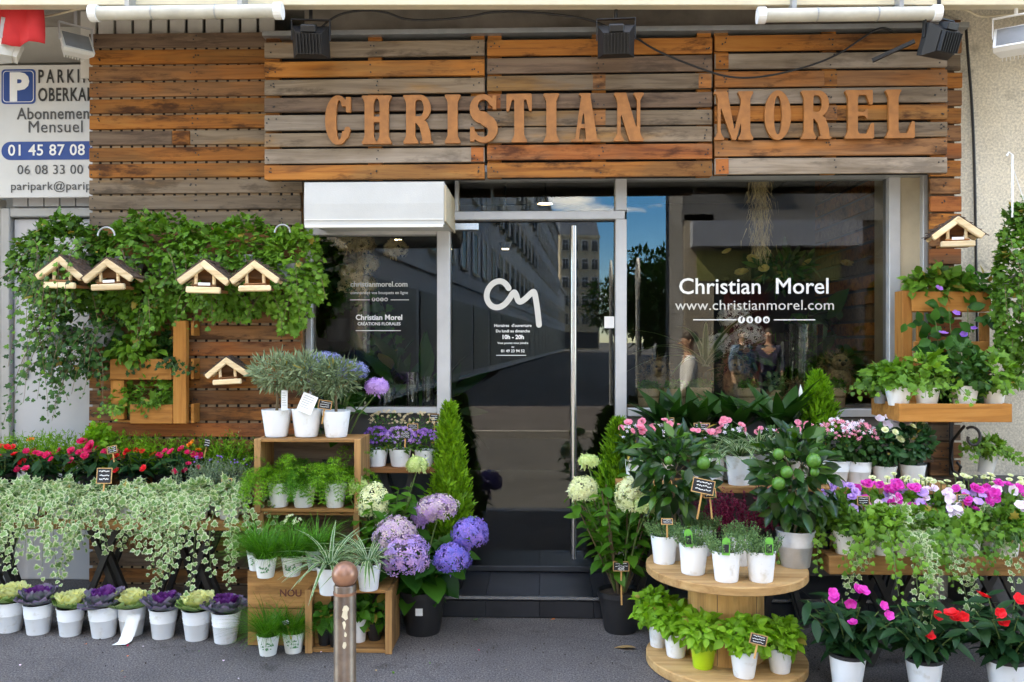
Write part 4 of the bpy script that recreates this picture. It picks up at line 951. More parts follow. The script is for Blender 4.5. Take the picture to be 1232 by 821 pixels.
@cached
def spikes(seed, r, h, n, L, m, nl=40, lean=.35, size=.012, w=.3, tname='n'):
    """upright sprigs set with small leaves (thyme, lavender, heather, rosemary)"""
    g = rng(seed); P_, A_, N_, S_ = [], [], [], []
    for i in range(n):
        a = g.uniform(0, 2 * math.pi); q = r * math.sqrt(g.random()); b = np.array([q * math.cos(a), q * math.sin(a), h * .88]); le = lean * q / r + .12 * g.normal()
        d = np.array([math.cos(a) * le, math.sin(a) * le, 1.0]); d /= np.linalg.norm(d); l_ = L * g.uniform(.6, 1.1)
        for j in range(nl):
            t = (.12 + .88 * j / nl); e = rdirs(g, 1)[0]; P_.append(b + d * l_ * t); A_.append(e * .8 + d * .7); N_.append(rdirs(g, 1)[0] + np.array([0, -.3, .3])); S_.append(size * g.uniform(.6, 1.3))
    T = quadleaf(w)
    return [S('foliage', scatter('sprigs', [(T, np.array(P_), np.array(A_), np.array(N_), S_, g.random(len(P_)))]), m, stuff=True)]
@cached
def conifer(seed, h0, H, rad, n=2600, m=None, size=.050):
    g = rng(seed); t = g.random(n) ** 1.25; a = g.uniform(0, 2 * math.pi, n); prof = np.minimum(1, (1 - t) ** .62 * 1.0) * (0.75 + .25 * np.minimum(1, t * 6))
    rr = rad * prof * (.45 + .62 * g.random(n) ** .7) * (1 + .16 * np.sin(a * 5 + t * 23) + .10 * np.sin(a * 11 - t * 41)); p = np.stack([rr * np.cos(a), rr * np.sin(a), h0 + t * H * .97], 1)
    ax = np.stack([np.cos(a) * .55, np.sin(a) * .55, np.full(n, 1.0)], 1) + g.normal(size=(n, 3)) * .38
    no = np.stack([np.cos(a), np.sin(a), np.full(n, .2)], 1) + g.normal(size=(n, 3)) * .5
    T = tm([(0, 0, 0), (.10, .25, .02), (.22, .55, 0), (.07, .5, 0), (.06, .8, 0), (0, 1, -.03), (-.06, .8, 0), (-.07, .5, 0), (-.22, .55, 0), (-.10, .25, .02)], [(0, 1, 3, 7, 9), (1, 2, 3), (9, 7, 8), (3, 4, 5, 6, 7)], [0] * 10)
    tr = MB().tube([(0, 0, h0 - .12), (0, 0, h0 + H * .8)], .012, 6, .003).mesh('trunk')
    return [S('crown', scatter('cypress_sprays', [(T, p, ax, no, size * g.uniform(.7, 1.3, n), g.random(n))]), m or L_CYP, stuff=True), S('trunk', tr, STEM)]
@cached
def fern(seed, r, h, n=26, L=.22, m=None):
    """asparagus fern: arching fronds feathered with fine needles"""
    g = rng(seed); P_, A_, N_, S_ = [], [], [], []; st = MB()
    for i in range(n):
        a = g.uniform(0, 2 * math.pi); el = g.uniform(.15, .9); l_ = L * g.uniform(.6, 1.2); v = np.array([math.cos(a) * el, math.sin(a) * el, 1.0]); v /= np.linalg.norm(v); p = np.array([math.cos(a) * r * .3, math.sin(a) * r * .3, h * .88]); pts = [tuple(p)]
        k = 11
        for j in range(k):
            v = v + np.array([0, 0, -.16 * (1 + j * .12)]); v /= np.linalg.norm(v); p = p + v * l_ / k; pts.append(tuple(p))
            if j > 1:
                side = np.cross(v, [0, 0, 1.0]); side /= max(1e-6, np.linalg.norm(side)); upn = np.cross(side, v)
                for s in (-1, 1):
                    br = side * s * .9 + v * .5; br /= np.linalg.norm(br); bl = .055 * (1 - j / k * .7)
                    for q in range(6):
                        b = p + br * bl * q / 6
                        for u in range(3):
                            P_.append(b); A_.append(br * .5 + v * .3 + rdirs(g, 1)[0] * .8); N_.append(upn + g.normal(size=3) * .4); S_.append(.017 * g.uniform(.7, 1.3))
        st.tube(pts[::2], .0016, 3, .0008)
    return [S('foliage', scatter('fern_needles', [(needle(.16), np.array(P_), np.array(A_), np.array(N_), S_, g.random(len(P_)))]), m or L_FERN, stuff=True), S('stems', st.mesh('stems'), STEMG, stuff=True)]
@cached
def head_mesh(seed, r, flat=.85, n=150, fs=.026):
    n = int(n * 1.9); fs = fs * 1.1; g = rng(seed); d = rdirs(g, n); d = d[d[:, 2] > -.55]; n = len(d); lp = rdirs(g, 9); p = d * np.array([r, r, r * flat]) * (.92 + .16 * np.max(np.maximum(0, d @ lp.T) ** 3, axis=1)[:, None] + .07 * g.normal(size=(n, 1)))
    tang = np.cross(d, rdirs(g, n))
    core = blob(g, 60, (0, 0, 0), (r * .8, r * .8, r * .8 * flat), T_QUAD, fs)
    return scatter('flower_head', [(T_FLOR, p, tang, d + g.normal(size=(n, 3)) * .25, fs * g.uniform(.8, 1.25, n), g.random(n)), core])
def petal(w=.95):
    V, F, E = [], [], []
    for i, q in enumerate((.25, .8, 1.0, .9, .45)):
        t = i / 4; ww = w / 2 * q; V += [(-ww, t * (1 if i < 4 else .93), .04 * q + .10 * t * t), (0, t, .10 * t * t), (ww, t * (1 if i < 4 else .93), .04 * q + .10 * t * t)]; E += [1, 0, 1]
    for i in range(4): a = 3 * i; F += [(a, a + 1, a + 4, a + 3), (a + 1, a + 2, a + 5, a + 4)]
    return tm(V, F, E)
@cached
def bloom_mesh(seed, n=9, layers=3, cup=.6):
    """one rosette blossom of unit radius facing +z"""
    g = rng(seed); P_, A_, N_, S_ = [], [], [], []
    for L in range(layers):
        k = max(4, n - L * 2); rr = 1 - .3 * L; tilt = .25 + cup * L
        for i in range(k):
            a = 2 * math.pi * (i + .5 * L) / k + g.normal() * .1; P_.append((0, 0, .04 * L)); A_.append((math.cos(a), math.sin(a), tilt)); N_.append((-math.cos(a) * tilt, -math.sin(a) * tilt, 1)); S_.append(rr)
    return scatter('bloom', [(petal(), np.array(P_), np.array(A_), np.array(N_), S_, g.random(len(P_)))])
def cabbage(seed, r, h, cream):
    g = rng(seed); out = []
    key = ('cab', seed % 3)
    if key not in _oc:
        V, F, E = [], [], []; nr, nc = 5, 9
        gg = rng(seed % 3 + 40)
        for i in range(nr + 1):
            t = i / nr
            for j in range(nc + 1):
                u = -1 + 2 * j / nc; w_ = .55 * (math.sin(math.pi * min(1, .12 + t * .72))) ; ruf = .09 * t * t * math.sin(j * 2.2 + gg.random() * 1.2) * (abs(u) * .6 + .4 * t)
                y = t * (1 - .16 * u * u); V.append((u * w_, y, .28 * t * t + .16 * u * u * w_ + ruf)); E.append(max(abs(u) ** 2, t ** 3))
        for i in range(nr):
            for j in range(nc): a = i * (nc + 1) + j; F.append((a, a + 1, a + nc + 2, a + nc + 1))
        _oc[key] = one('cabbage_leaf', tm(V, F, E))
    me = _oc[key]
    for ring, (k, sc, el, z) in enumerate(((7, .118, .15, 0), (7, .100, .40, .014), (6, .080, .62, .024), (6, .06, 1.0, .032), (5, .042, 1.8, .038))):
        for i in range(k):
            a = 2 * math.pi * (i + .5 * ring) / k + g.normal() * .15; e = el + g.normal() * .08
            m = (L_CABG if ring < 1 else L_CABC) if cream else (L_CABP if ring < 2 else L_CABV)
            ax = (math.cos(a), math.sin(a), e); no = (-math.cos(a) * e, -math.sin(a) * e, 1)
            out.append(S('outer_leaf' if ring < 2 else 'heart_leaf', me, m, (math.cos(a) * .008, math.sin(a) * .008, h * .93 + z), lookrot(ax, no), sc * g.uniform(.88, 1.1)))
    out.append(S('stalk', _stalk(), STEMG, (0, 0, h * .84)))
    return out
def _stalk():
    if 'stalk' not in _oc: _oc['stalk'] = MB().tube([(0, 0, 0), (0, 0, .045)], .012, 8, .009).mesh('stalk')
    return _oc['stalk']
def leafy(seed, kind, m, n, base, spread, H, L, tilt=(.2, 1.2), nst=7, stemr=.004, lo=.25, sm=None, bend=.25):
    """stems fanning from base carrying large single leaves; returns parts and stem tips"""
    g = rng(seed); out = []; st = MB(); tips = []; per = max(1, n // nst)
    for i in range(nst):
        a = i * 2.399 + g.normal() * .25; le = spread * (math.sqrt((i + .6) / nst)) ; tip = np.array([math.cos(a) * le, math.sin(a) * le, H * g.uniform(.8, 1.05) * (1 - .25 * (le / max(spread, 1e-6)) ** 2)])
        b = np.array([math.cos(a) * spread * .08, math.sin(a) * spread * .08, 0]); ctl = np.array([b[0] + (tip[0] - b[0]) * bend, b[1] + (tip[1] - b[1]) * bend, tip[2] * .55])
        cur = lambda t: (1 - t) ** 2 * b + 2 * t * (1 - t) * ctl + t * t * tip
        st.tube([tuple(cur(t) + np.array(base)) for t in np.linspace(0, 1, 6)], stemr, 5, stemr * .6); tips.append(tuple(cur(1.0) + np.array(base)))
        for j in range(per):
            t = lo + (1 - lo) * (j + .5) / per; p = cur(t) + np.array(base); an = j * 2.4 + i + g.normal() * .3; el = g.uniform(*tilt)
            ax = np.array([math.cos(an), math.sin(an), .9 - el * 1.1]); no = np.array([-math.cos(an) * .2, -math.sin(an) * .2 - .25, 1.0]) + g.normal(size=3) * .15
            out.append(S('leaf', one_cached(kind, int(g.integers(0, 3))), m, tuple(p), lookrot(ax, no), L * g.uniform(.7, 1.2)))
    out.append(S('stems', st.mesh('stems', smooth=True), sm or STEMG, stuff=True))
    return out, tips
@cached
def blossoms(seed, pts, m, size, T='bloom', petals=5):
    """small flowers too small to pick apart, joined"""
    g = rng(seed); pts = np.array(pts); n = len(pts); no = np.array([0, -.75, .7]) + g.normal(size=(n, 3)) * .4; ax = np.cross(no, rdirs(g, n))
    return [S('flowers', scatter('flowers', [(T_FLOR5, pts, ax, no, size * 2 * g.uniform(.8, 1.2, n), g.random(n)), (T_FLOR5, pts + nrm(no) * size * .25, np.cross(no, rdirs(g, n)), no, size * 1.2 * g.uniform(.8, 1.2, n), g.random(n))]), m, stuff=True)]
def domepts(seed, n, c, rad, zmin=.2):
    g = rng(seed); d = rdirs(g, n * 4); d = d[(d[:, 2] > zmin) & (d[:, 1] < .5)][:n]; return [tuple(x) for x in (np.array(c) + d * np.array(rad))]
def bloom_parts(seed, pts, m, size, name='flower', ms=(9, 3, .6), face=(0, -.7, .7)):
    g = rng(seed); out = []
    for p in pts:
        no = np.array(face) + g.normal(size=3) * .3; ax = np.cross(no, rdirs(g, 1)[0]); out.append(S(name, bloom_mesh(int(g.integers(0, 3)), *ms), m, tuple(p), lookrot(ax, no), size * g.uniform(.8, 1.2)))
    return out

# price tags: little slate on a stick
_tg = {}
def price_tag(px, py, Y, lab, w=.075, h=.05, tilt=0, yaw=0, stick=.11, text=None, frame=True, green=False):
    p = P(px, py, Y); t = thing('price_tag', lab, 'price tag', (p.x, p.y, p.z - h / 2 - stick), R(yaw), 'price tags')
    t.rotation_euler = (R(-8), R(tilt), R(yaw))
    z0 = stick
    if frame:
        part('frame', MB().box(-w / 2, w / 2, 0, .004, z0, z0 + .004).box(-w / 2, w / 2, 0, .004, z0 + h - .004, z0 + h).box(-w / 2, -w / 2 + .004, 0, .004, z0 + .0041, z0 + h - .0041).box(w / 2 - .004, w / 2, 0, .004, z0 + .0041, z0 + h - .0041).mesh('frame'), W_PINE, t)
    part('slate', boxmesh('slate', -w / 2 + .0042, w / 2 - .0042, .001, .0035, z0 + .0042, z0 + h - .0042), SLATE, t)
    part('stick', boxmesh('stick', -.004, .004, .0042, .0075, 0, z0 + h * .7), W_PINEV, t)
    g = random.Random(int(px * 7 + py)); rows_ = 3; mb = MB()
    for r_ in range(rows_ - (1 if text else 0)):
        x = -w * .36 + g.uniform(0, w * .08); z = z0 + h * (.78 - .25 * r_)
        while x < w * .3:
            L = g.uniform(.05, .14) * w; mb.bar((x, .0002, z + g.uniform(-1, 1) * h * .04), (x + L, .0002, z + g.uniform(-1, 1) * h * .05), .0006, h * .06); x += L + w * .02
    part('chalk_writing', mb.mesh('chalk'), CHALK, t, stuff=True)
    if text: part('price', text_mesh(text, h * .42, bold=.0006), CHALK, t, loc=(0, -.0012, z0 + h * .12), rot=UPR)
    return t
def paper_tag(px, py, Y, lab, w=.055, h=.085, tilt=0, yaw=0):
    p = P(px, py, Y); t = thing('paper_tag', lab, 'paper tag', (p.x, p.y, p.z - h / 2)); t.rotation_euler = (R(-6), R(tilt), R(yaw))
    part('sheet', boxmesh('sheet', -w / 2, w / 2, 0, .0012, 0, h), PAPER, t)
    mb = MB(); g = random.Random(int(px))
    for k in range(6): mb.box(-w * .38, w * g.uniform(.05, .38), -.0009, -.0004, h * (.86 - .12 * k), h * (.875 - .12 * k))
    part('print', mb.mesh('print'), GREYPRINT, t, stuff=True)
    part('string', MB().tube([(0, 0, h), (.01, .01, h + .03)], .0012, 4).mesh('string'), STEM, t)
# ------------------------------------------------------------------ furniture
def table(name, lab, x0, x1, y0, y1, z, th, boards, m, legs, legm=IRON, cat='table'):
    t = thing(name, lab, cat, ((x0 + x1) / 2, (y0 + y1) / 2, 0)); hw = (x1 - x0) / 2; hd = (y1 - y0) / 2; d = 2 * hd / boards
    for i in range(boards): part('board', boxmesh('board', -hw, hw, -hd + i * d + .002, -hd + (i + 1) * d - .002, z - th, z, bevel=.003), m, t)
    for lx in legs:
        part('trestle', MB().bar((lx - .13, -hd + .06, .0), (lx + .09, -hd + .06, z - th - .001), .03, .03).bar((lx + .13, -hd + .10, .0), (lx - .09, -hd + .10, z - th - .001), .03, .03).bar((lx - .13, hd - .06, .0), (lx + .09, hd - .06, z - th - .001), .03, .03).bar((lx + .13, hd - .10, .0), (lx - .09, hd - .10, z - th - .001), .03, .03).mesh('trestle'), legm, t)
    return t
TL = .575
lt = table('display_table', 'low plank table under the variegated ivy left of the crates', PX(-70, 4.45), PX(296, 4.45), 4.44, 4.72, TL, .052, 2, W_CRT, (-.62, .02, .55))
ls = table('display_table', 'higher plank table against the left boards carrying red flowers', PX(-70, 4.8), PX(300, 4.8), 4.725, 4.975, .66, .04, 2, W_BR, (-.6, .5))
def crate(lab, x0, x1, y0, y1, z0, z1, openf, slats=3, mesh_w=W_CRT, mv=W_CRTV, th=.018, shelf=None):
    t = thing('wooden_crate', lab, 'crate', ((x0 + x1) / 2, (y0 + y1) / 2, z0), group='wooden crates'); hw = (x1 - x0) / 2; hd = (y1 - y0) / 2; h = z1 - z0
    pb = .045
    part('side_panel', boxmesh('side_panel', -hw, -hw + th, -hd, hd, 0, h, bevel=.002), mv, t); part('side_panel', boxmesh('side_panel', hw - th, hw, -hd, hd, 0, h, bevel=.002), mv, t)
    part('top_board', boxmesh('top_board', -hw + th + .001, hw - th - .001, -hd + .002, hd, h - th, h - .002, bevel=.002), mesh_w, t)
    part('bottom_board', boxmesh('bottom_board', -hw + th + .001, hw - th - .001, -hd + .002, hd, 0.001, th, bevel=.002), mesh_w, t)
    part('back_board', boxmesh('back_board', -hw + th + .001, hw - th - .001, hd - .012, hd - .001, th + .001, h - th - .001), W_DK, t)
    if openf:
        for s in (-1, 1): part('corner_post', boxmesh('corner_post', s * (hw - th / 2 - .002) - .017, s * (hw - th / 2 - .002) + .017, -hd - .014, -hd - .001, 0, h, bevel=.002), mv, t)
    else:
        d = (h - .004) / slats
        for i in range(slats): part('slat', boxmesh('slat', -hw - .002, hw + .002, -hd - .013, -hd - .001, .002 + i * d + .002, .002 + (i + 1) * d - .002, bevel=.002), mesh_w, t)
    return t
# crates left of the door
cB = G(293, 783, 0); bx0_, bx1_ = cB.x, PX(402, 4.25)
cb = crate('solid wooden crate with grass pots on top, beside the purple cabbage', bx0_, bx1_, 4.19, 4.43, 0, .385, False, 2)
part('stencil', text_mesh('NOU', .05, bold=.001, ext=.0003), plain('stencil_ink', (.16, .05, .03), .8), cb, loc=(PX(350, 4.18) - cb.location.x, -.1345, .255), rot=UPR)
cC = G(365, 791, 0); crate('open wooden crate behind the bollard with small pots inside', cC.x, PX(471, 4.11), 4.10, 4.36, 0, .315, True)
ax_0, ax_1 = PX(308, 4.46), PX(433, 4.46)
crate('open wooden crate lying under the fern crate, half hidden by grass pots', ax_0 + .01, ax_1 - .01, 4.48, 4.72, 0, .62, True)
crate('open wooden crate with three ferns inside and olive trees on top', ax_0, ax_1, 4.46, 4.72, .622, 1.02, True)
# bench in front of the left window with campanulas
ws = table('plank_bench', 'plank bench with purple bellflowers in front of the left window', PX(425, 4.9), PX(535, 4.9), 4.78, 5.05, .815, .03, 2, W_BR, (0,), cat='bench')
# cable spool
spc = P(873, 600, 4.03); SZ = .475; SR = .378
sp_ = thing('cable_spool', 'round wooden cable spool used as a two level plant stand', 'cable spool', (spc.x, 4.03, 0))
def disc(r, z0, z1): return MB().lathe([(0, z0), (r - .004, z0), (r, z0 + .004), (r, z1 - .004), (r - .004, z1), (0, z1)], 56).mesh('disc', smooth=True, sharp=30)
part('bottom_disc', disc(SR, .002, .045), W_PINE, sp_); part('top_disc', disc(SR, SZ - .04, SZ), W_PINE, sp_)
part('column', MB().lathe([(.178, .0455), (.178, SZ - .0405)], 48).mesh('column', smooth=True), W_PINEV, sp_)
for a in (-2.0, -.9, .4): part('column_seam', boxmesh('column_seam', -.0015, .0015, -.1788, -.177, .05, SZ - .045), W_DK, sp_, rot=(0, 0, a + math.pi / 2))
# right tables
RZ = .535
rt = table('display_table', 'plank table under the trailing ivy at the right edge', PX(996, 3.98), PX(1300, 3.98), 3.96, 4.42, RZ, .085, 2, W_CRT, (-.25, .35))
r1 = table('plank_shelf', 'plank shelf behind the citrus trees carrying potted roses and spider plants', PX(742, 4.6), PX(1135, 4.6), 4.45, 4.74, .775, .035, 2, W_CRT, (-.7, 0, .7), cat='shelf')
r2 = table('plank_shelf', 'upper plank shelf under the right window carrying leafy lilies', PX(752, 4.9), PX(1110, 4.9), 4.76, 5.06, .90, .035, 2, W_DK, (-.7, .7), cat='shelf')

# ------------------------------------------------------------------ left side, floor row: ornamental cabbages
cab = [(3, 763, 1, 'cream ornamental cabbage in a white bucket cut by the left edge'), (38, 766, 0, 'purple ornamental cabbage in a white bucket nearest the left edge'), (77, 768, 1, 'green and cream ornamental cabbage, second cream one from the left edge'), (118, 769.5, 0, 'purple ornamental cabbage left of the cabbage with the paper scrap'), (152, 768, 1, 'yellow cream ornamental cabbage above the white paper scrap'), (190, 771, 0, 'purple ornamental cabbage right of the cabbage with the paper scrap'), (231, 773, 1, 'cream ornamental cabbage nearest the wooden crates'), (266, 776.5, 0, 'purple ornamental cabbage right beside the solid wooden crate')]
for i, (px, py, cr__, lab) in enumerate(cab):
    p = G(px, py, 0); r = .074; put('ornamental_cabbage', lab, 'cabbage', (p.x, p.y + r * .8, 0), pot(r, .155, WHITEPOT, 'bucket') + cabbage(i, r, .155, cr__), rz=i * 1.3, group='cabbage buckets on the pavement', sc=1.0 if i != 3 else 1.06)
p = G(145, 776, 0); mb = MB()
for j in range(6):
    t = j / 5
    for i in range(2): mb.v.append((p.x - .035 + .07 * i + .03 * t, p.y - .02 + .10 * t, .006 + (.12 * max(0, t - .35) ** 1.5 * 1.9) + .004 * i))
for j in range(5): mb.f.append((2 * j, 2 * j + 1, 2 * j + 3, 2 * j + 2))
o = part('paper_scrap', mb.mesh('paper_scrap', smooth=True), PAPER); tag(o, 'curled white paper scrap on the pavement before a cabbage', 'paper'); o.modifiers.new('thickness', 'SOLIDIFY').thickness = .001

# variegated ivies on the low table
vlab = ['variegated ivy at the left edge of the low table', 'variegated ivy second from the left edge of the low table', 'variegated ivy third from the left edge of the low table', 'variegated ivy directly below the framed price slate', 'variegated ivy in a white pot just right of the table middle', 'variegated ivy in a white pot third from the crates', 'variegated ivy below the lavender, second from the crates', 'variegated ivy trailing lowest beside the wooden crates']
for i, px in enumerate((-8, 34, 76, 116, 158, 198, 238, 276)):
    L = [(.2, .48), (.25, .56), (.25, .56), (.15, .46), (.25, .56), (.1, .30), (.2, .54), (.3, .66)][i]
    put('variegated_ivy', vlab[i], 'ivy', (PX(px, 4.52), 4.52, TL), pot(.066, .11, WHITEPOT, 'bucket') + ivy(100 + i, .066, .105, size=.037, nb=260, nv=13, L=L, rad=1.4, hh=.06, m=L_VAR, fan=.75), group='variegated ivies on the low table')
# red impatiens
g = random.Random(8)
for i, (px, lab, m) in enumerate(((8, 'red flowering pot plant at the left edge of the higher table', F_RED), (58, 'red and crimson flowering pot plant second from the left edge', F_CRIM), (112, 'tall crimson flowering pot plant behind the framed price slate', F_CRIM), (165, 'red flowering pot plant below the hanging planter', F_RED), (212, 'crimson flowering pot plant next to the lavender', F_CRIM))):
    lv, tips = leafy(30 + i, 'lance', L_IMP, 108, (0, 0, .07), .17, .20, .10, nst=12, tilt=(.4, 1.5), lo=.1)
    fl = bloom_parts(i, [tips[k] for k in range(0, 9, 2)] + domepts(i, 9, (0, 0, .15), (.16, .13, .11), -.1), m, .023, ms=(6, 2, .5))
    if i == 2: fl += bloom_parts(77, [(-.03, -.03, .30), (.03, -.05, .27), (.02, -.05, .22)], F_CRIM, .04)
    put('flowering_pot_plant', lab, 'flower', (PX(px, 4.83), 4.81, .66), pot(.065, .11, BLACKPOT) + lv + fl, group='red flowers on the higher table', rz=i * 2.1 * 0)
for i, px in enumerate((236, 262, 288)):
    put('potted_lavender', ('grey green lavender left of the trio behind the variegated ivy', 'grey green lavender in the middle of the trio behind the ivy', 'grey green lavender against the fern crate')[i], 'lavender', (PX(px, 4.66), 4.655, TL), pot(.058, .12, WHITEPOT, 'bucket') + spikes(60 + i, .07, .12, 60, .19, L_LAV, 26, .5, .019, .22) + blossoms(i, tuple(domepts(90 + i, 8, (0, 0, .27), (.06, .05, .05), .3)), F_VIOL, .006), group='lavender pots')
hl = ['left edge', 'below the grey door', 'right of the grey door', 'below the hanging planter left end', 'below the hanging planter right end', 'below the lone birdhouse', 'beside the olive trees']
for i, px in enumerate((-6, 40, 84, 152, 192, 232, 276)):
    put('potted_heath', 'bright green upright heath behind the red flowers, ' + hl[i], 'heath', (PX(px, 4.92), 4.93, .66), pot(.05, .11, BLACKPOT, 'black') + spikes(70 + i, .10, .10, 110, .235, L_FERN, 24, .35, .028, .2) + (bloom_parts(i, [(.0, -.05, .285)], F_ORAN, .024) if i in (1, 5) else []) + (bloom_parts(i, [(.02, -.05, .305), (.05, -.04, .25)], F_ORAN, .018) if i == 5 else []), group='green heaths along the left boards')
put('potted_parsley', 'feathery green herb climbing beside the hanging planter', 'herb', (PX(122, 4.9), 4.86, .66), pot(.05, .10, TERRA) + bush(5, (0, 0, .27), (.12, .08, .17), 520, 'ivy', .026, L_FERN, shell=.1, lump=.5), group='herbs')
put('tall_lavender', 'thin tall grey green stems before the boards under the lone birdhouse', 'lavender', (PX(276, 4.98), 4.965, .66), pot(.032, .10, BLACKPOT, 'black') + spikes(71, .06, .10, 9, .34, L_LAV, 24, .25, .02, .22), group='lavender pots')

# wall planter left and its plants
wy = 4.86
wp = thing('wall_planter', 'honey coloured pallet planter with two troughs on the left boards', 'planter', (0, 0, 0))
def wb(n, px0, px1, py0, py1, y0, y1, m=W_HON):
    x0, x1 = PX(px0, y0), PX(px1, y0); z1, z0 = PZ(px0, py0, y0), PZ(px0, py1, y0); part(n, boxmesh(n, x0, x1, y0, y1, z0, z1, bevel=.003), m, wp)
wb('post', 208, 224, 386, 510, wy + .001, wy + .045, W_HONV); wb('post', 133, 149, 457.5, 505, wy + .018, wy + .06, W_HONV)
wb('trough_front', 132, 206, 432, 457, wy, wy + .018); wb('trough_front', 156, 207.5, 487, 510, wy, wy + .018)
for (py0, py1) in ((386, 404), (432, 457), (487, 510)):
    x0 = PX(226, wy); part('side_board', boxmesh('side_board', x0 - .002, x0 + .016, wy + .0455, CY - .004, PZ(215, py1, wy), PZ(215, py0, wy), bevel=.002), W_HON, wp)
for py in (457, 510): part('trough_floor', boxmesh('trough_floor', PX(134, wy), PX(207, wy), wy + .061, CY - .006, PZ(170, py, wy) + .002, PZ(170, py, wy) + .016), W_HON, wp)
def rootball(r=.05, h=.07): return [S('root_ball', _rb(r, h), SOIL)]
def _rb(r, h):
    if ('rb', r, h) not in _oc: _oc[('rb', r, h)] = MB().lathe([(0, 0), (r * .8, 0), (r, h), (r * .6, h + .01), (0, h + .012)], 14).mesh('root_ball', smooth=True)
    return _oc[('rb', r, h)]
zf1, zf2 = PZ(170, 457, wy) + .018, PZ(170, 510, wy) + .018
put('trough_basil', 'bright broad leaved herb in the upper trough of the left wall planter', 'herb', (PX(160, 4.9), 4.925, zf1), rootball(.035) + bush(6, (0, -.03, .155), (.15, .09, .085), 260, 'basil', .048, L_IVYB, shell=.3, minz=.06), group='herbs')
put('trough_ivy', 'dark ivy spilling down the right post of the left wall planter', 'ivy', (PX(198, 4.9), 4.925, zf1), rootball(.035) + ivy(210, .05, .07, size=.034, nb=200, nv=8, L=(.10, .26), rad=.9, hh=.15, m=L_IVYD), group='ivies of the left wall planter')
put('trough_shrub', 'rounded small leaved plant in the lower trough of the left wall planter', 'shrub', (PX(186, 4.9), 4.925, zf2), rootball(.035) + bush(9, (0, -.03, .15), (.105, .085, .11), 420, 'quad', .032, L_IVY, shell=.5, minz=.05), group='herbs')
put('trough_ivy', 'pale green ivy with big leaves in the lower trough of the left wall planter', 'ivy', (PX(202, 4.88), 4.93, zf2), rootball(.03) + ivy(212, .04, .12, size=.055, nb=26, nv=3, L=(.08, .16), rad=1.2, hh=.10, m=L_IVYB), group='ivies of the left wall planter')
put('trough_ivy', 'feathery creeper hiding the lower left corner of the left wall planter', 'ivy', (PX(146, 4.9), 4.925, zf2), rootball(.03) + ivy(213, .05, .06, size=.03, nb=160, nv=7, L=(.1, .2), rad=1.5, hh=.12, m=L_IVYB), group='ivies of the left wall planter')

# big hanging ivies over the left cladding
def hang_ivy(lab, px, py, Y, w, h, d, n, seed, vn, VL, m=L_IVY, size=.042, zc=0, xs=(-1, 1), nm='hanging_ivy', grp='ivies hanging on the left boards'):
    p = P(px, py, Y); t = thing(nm, lab, 'ivy', p, group=grp); g = rng(seed); st = MB()
    b1 = blob(g, n, (0, 0, zc), (w, d, h), T_IVY, size, shell=.55, lump=.45, lumps=12, up=.2, droop=.5, front=True)
    s = [(g.uniform(xs[0], xs[1]) * w, g.uniform(-.9, -.2) * d, g.uniform(-.6, .5) * h + zc) for _ in range(vn)]; dd = [(g.normal() * .5, -.5, g.uniform(-.6, .5)) for _ in range(vn)]
    v = vines(g, s, dd, g.uniform(VL[0], VL[1], vn), T_IVY, size * .95, step=.028, stem=st)
    part('foliage', scatter('ivy_leaves', [b1, v]), m, t, stuff=True); part('stems', st.mesh('stems'), STEM, t, stuff=True)
    bk = MB().lathe([(0, -.06), (.07, -.06), (.095, .06), (.09, .06), (.066, -.05), (0, -.05)], 16).mesh('hanging_pot', smooth=True)
    for x in ((-w * .45, w * .45) if w > .25 else (0,)): part('hanging_pot', bk, GREYPOT, t, loc=(x, d * .25, zc + .0))
    return t
hang_ivy('hanging ivy at the far left, trailing thin strands down the grey door', 78, 318, 4.86, .29, .29, .10, 1700, 301, 30, (.15, .75), xs=(-.8, .9), size=.035)
hang_ivy('long ivy strands spilling over the left edge of the boards below the leftmost birdhouses', 95, 405, 4.90, .27, .26, .08, 620, 305, 26, (.2, .58), m=L_IVYD, size=.034)
hang_ivy('hanging ivy between the two birdhouse pairs', 178, 322, 4.86, .30, .33, .10, 1900, 302, 14, (.1, .40), size=.035)
hang_ivy('hanging ivy behind the right birdhouse pair', 272, 320, 4.86, .30, .29, .10, 1800, 303, 16, (.1, .42), size=.035)
hang_ivy('hanging ivy climbing round the corner of the left shop window', 350, 330, 4.88, .17, .30, .09, 1000, 304, 12, (.1, .42), m=L_IVYB, size=.035)
for px, py, r in ((128, 284, .05), (340, 280, .045)):
    p = P(px, py, 4.75); tag(part('wire_hoop', MB().tube([(p.x + r * math.cos(t), 4.75, p.z + r * math.sin(t)) for t in np.linspace(0, math.pi, 12)], .005, 6).mesh('wire_hoop'), GALV), 'small metal hoop poking out of the ivy, ' + ('left one' if px < 200 else 'right one near the window'), 'hoop')

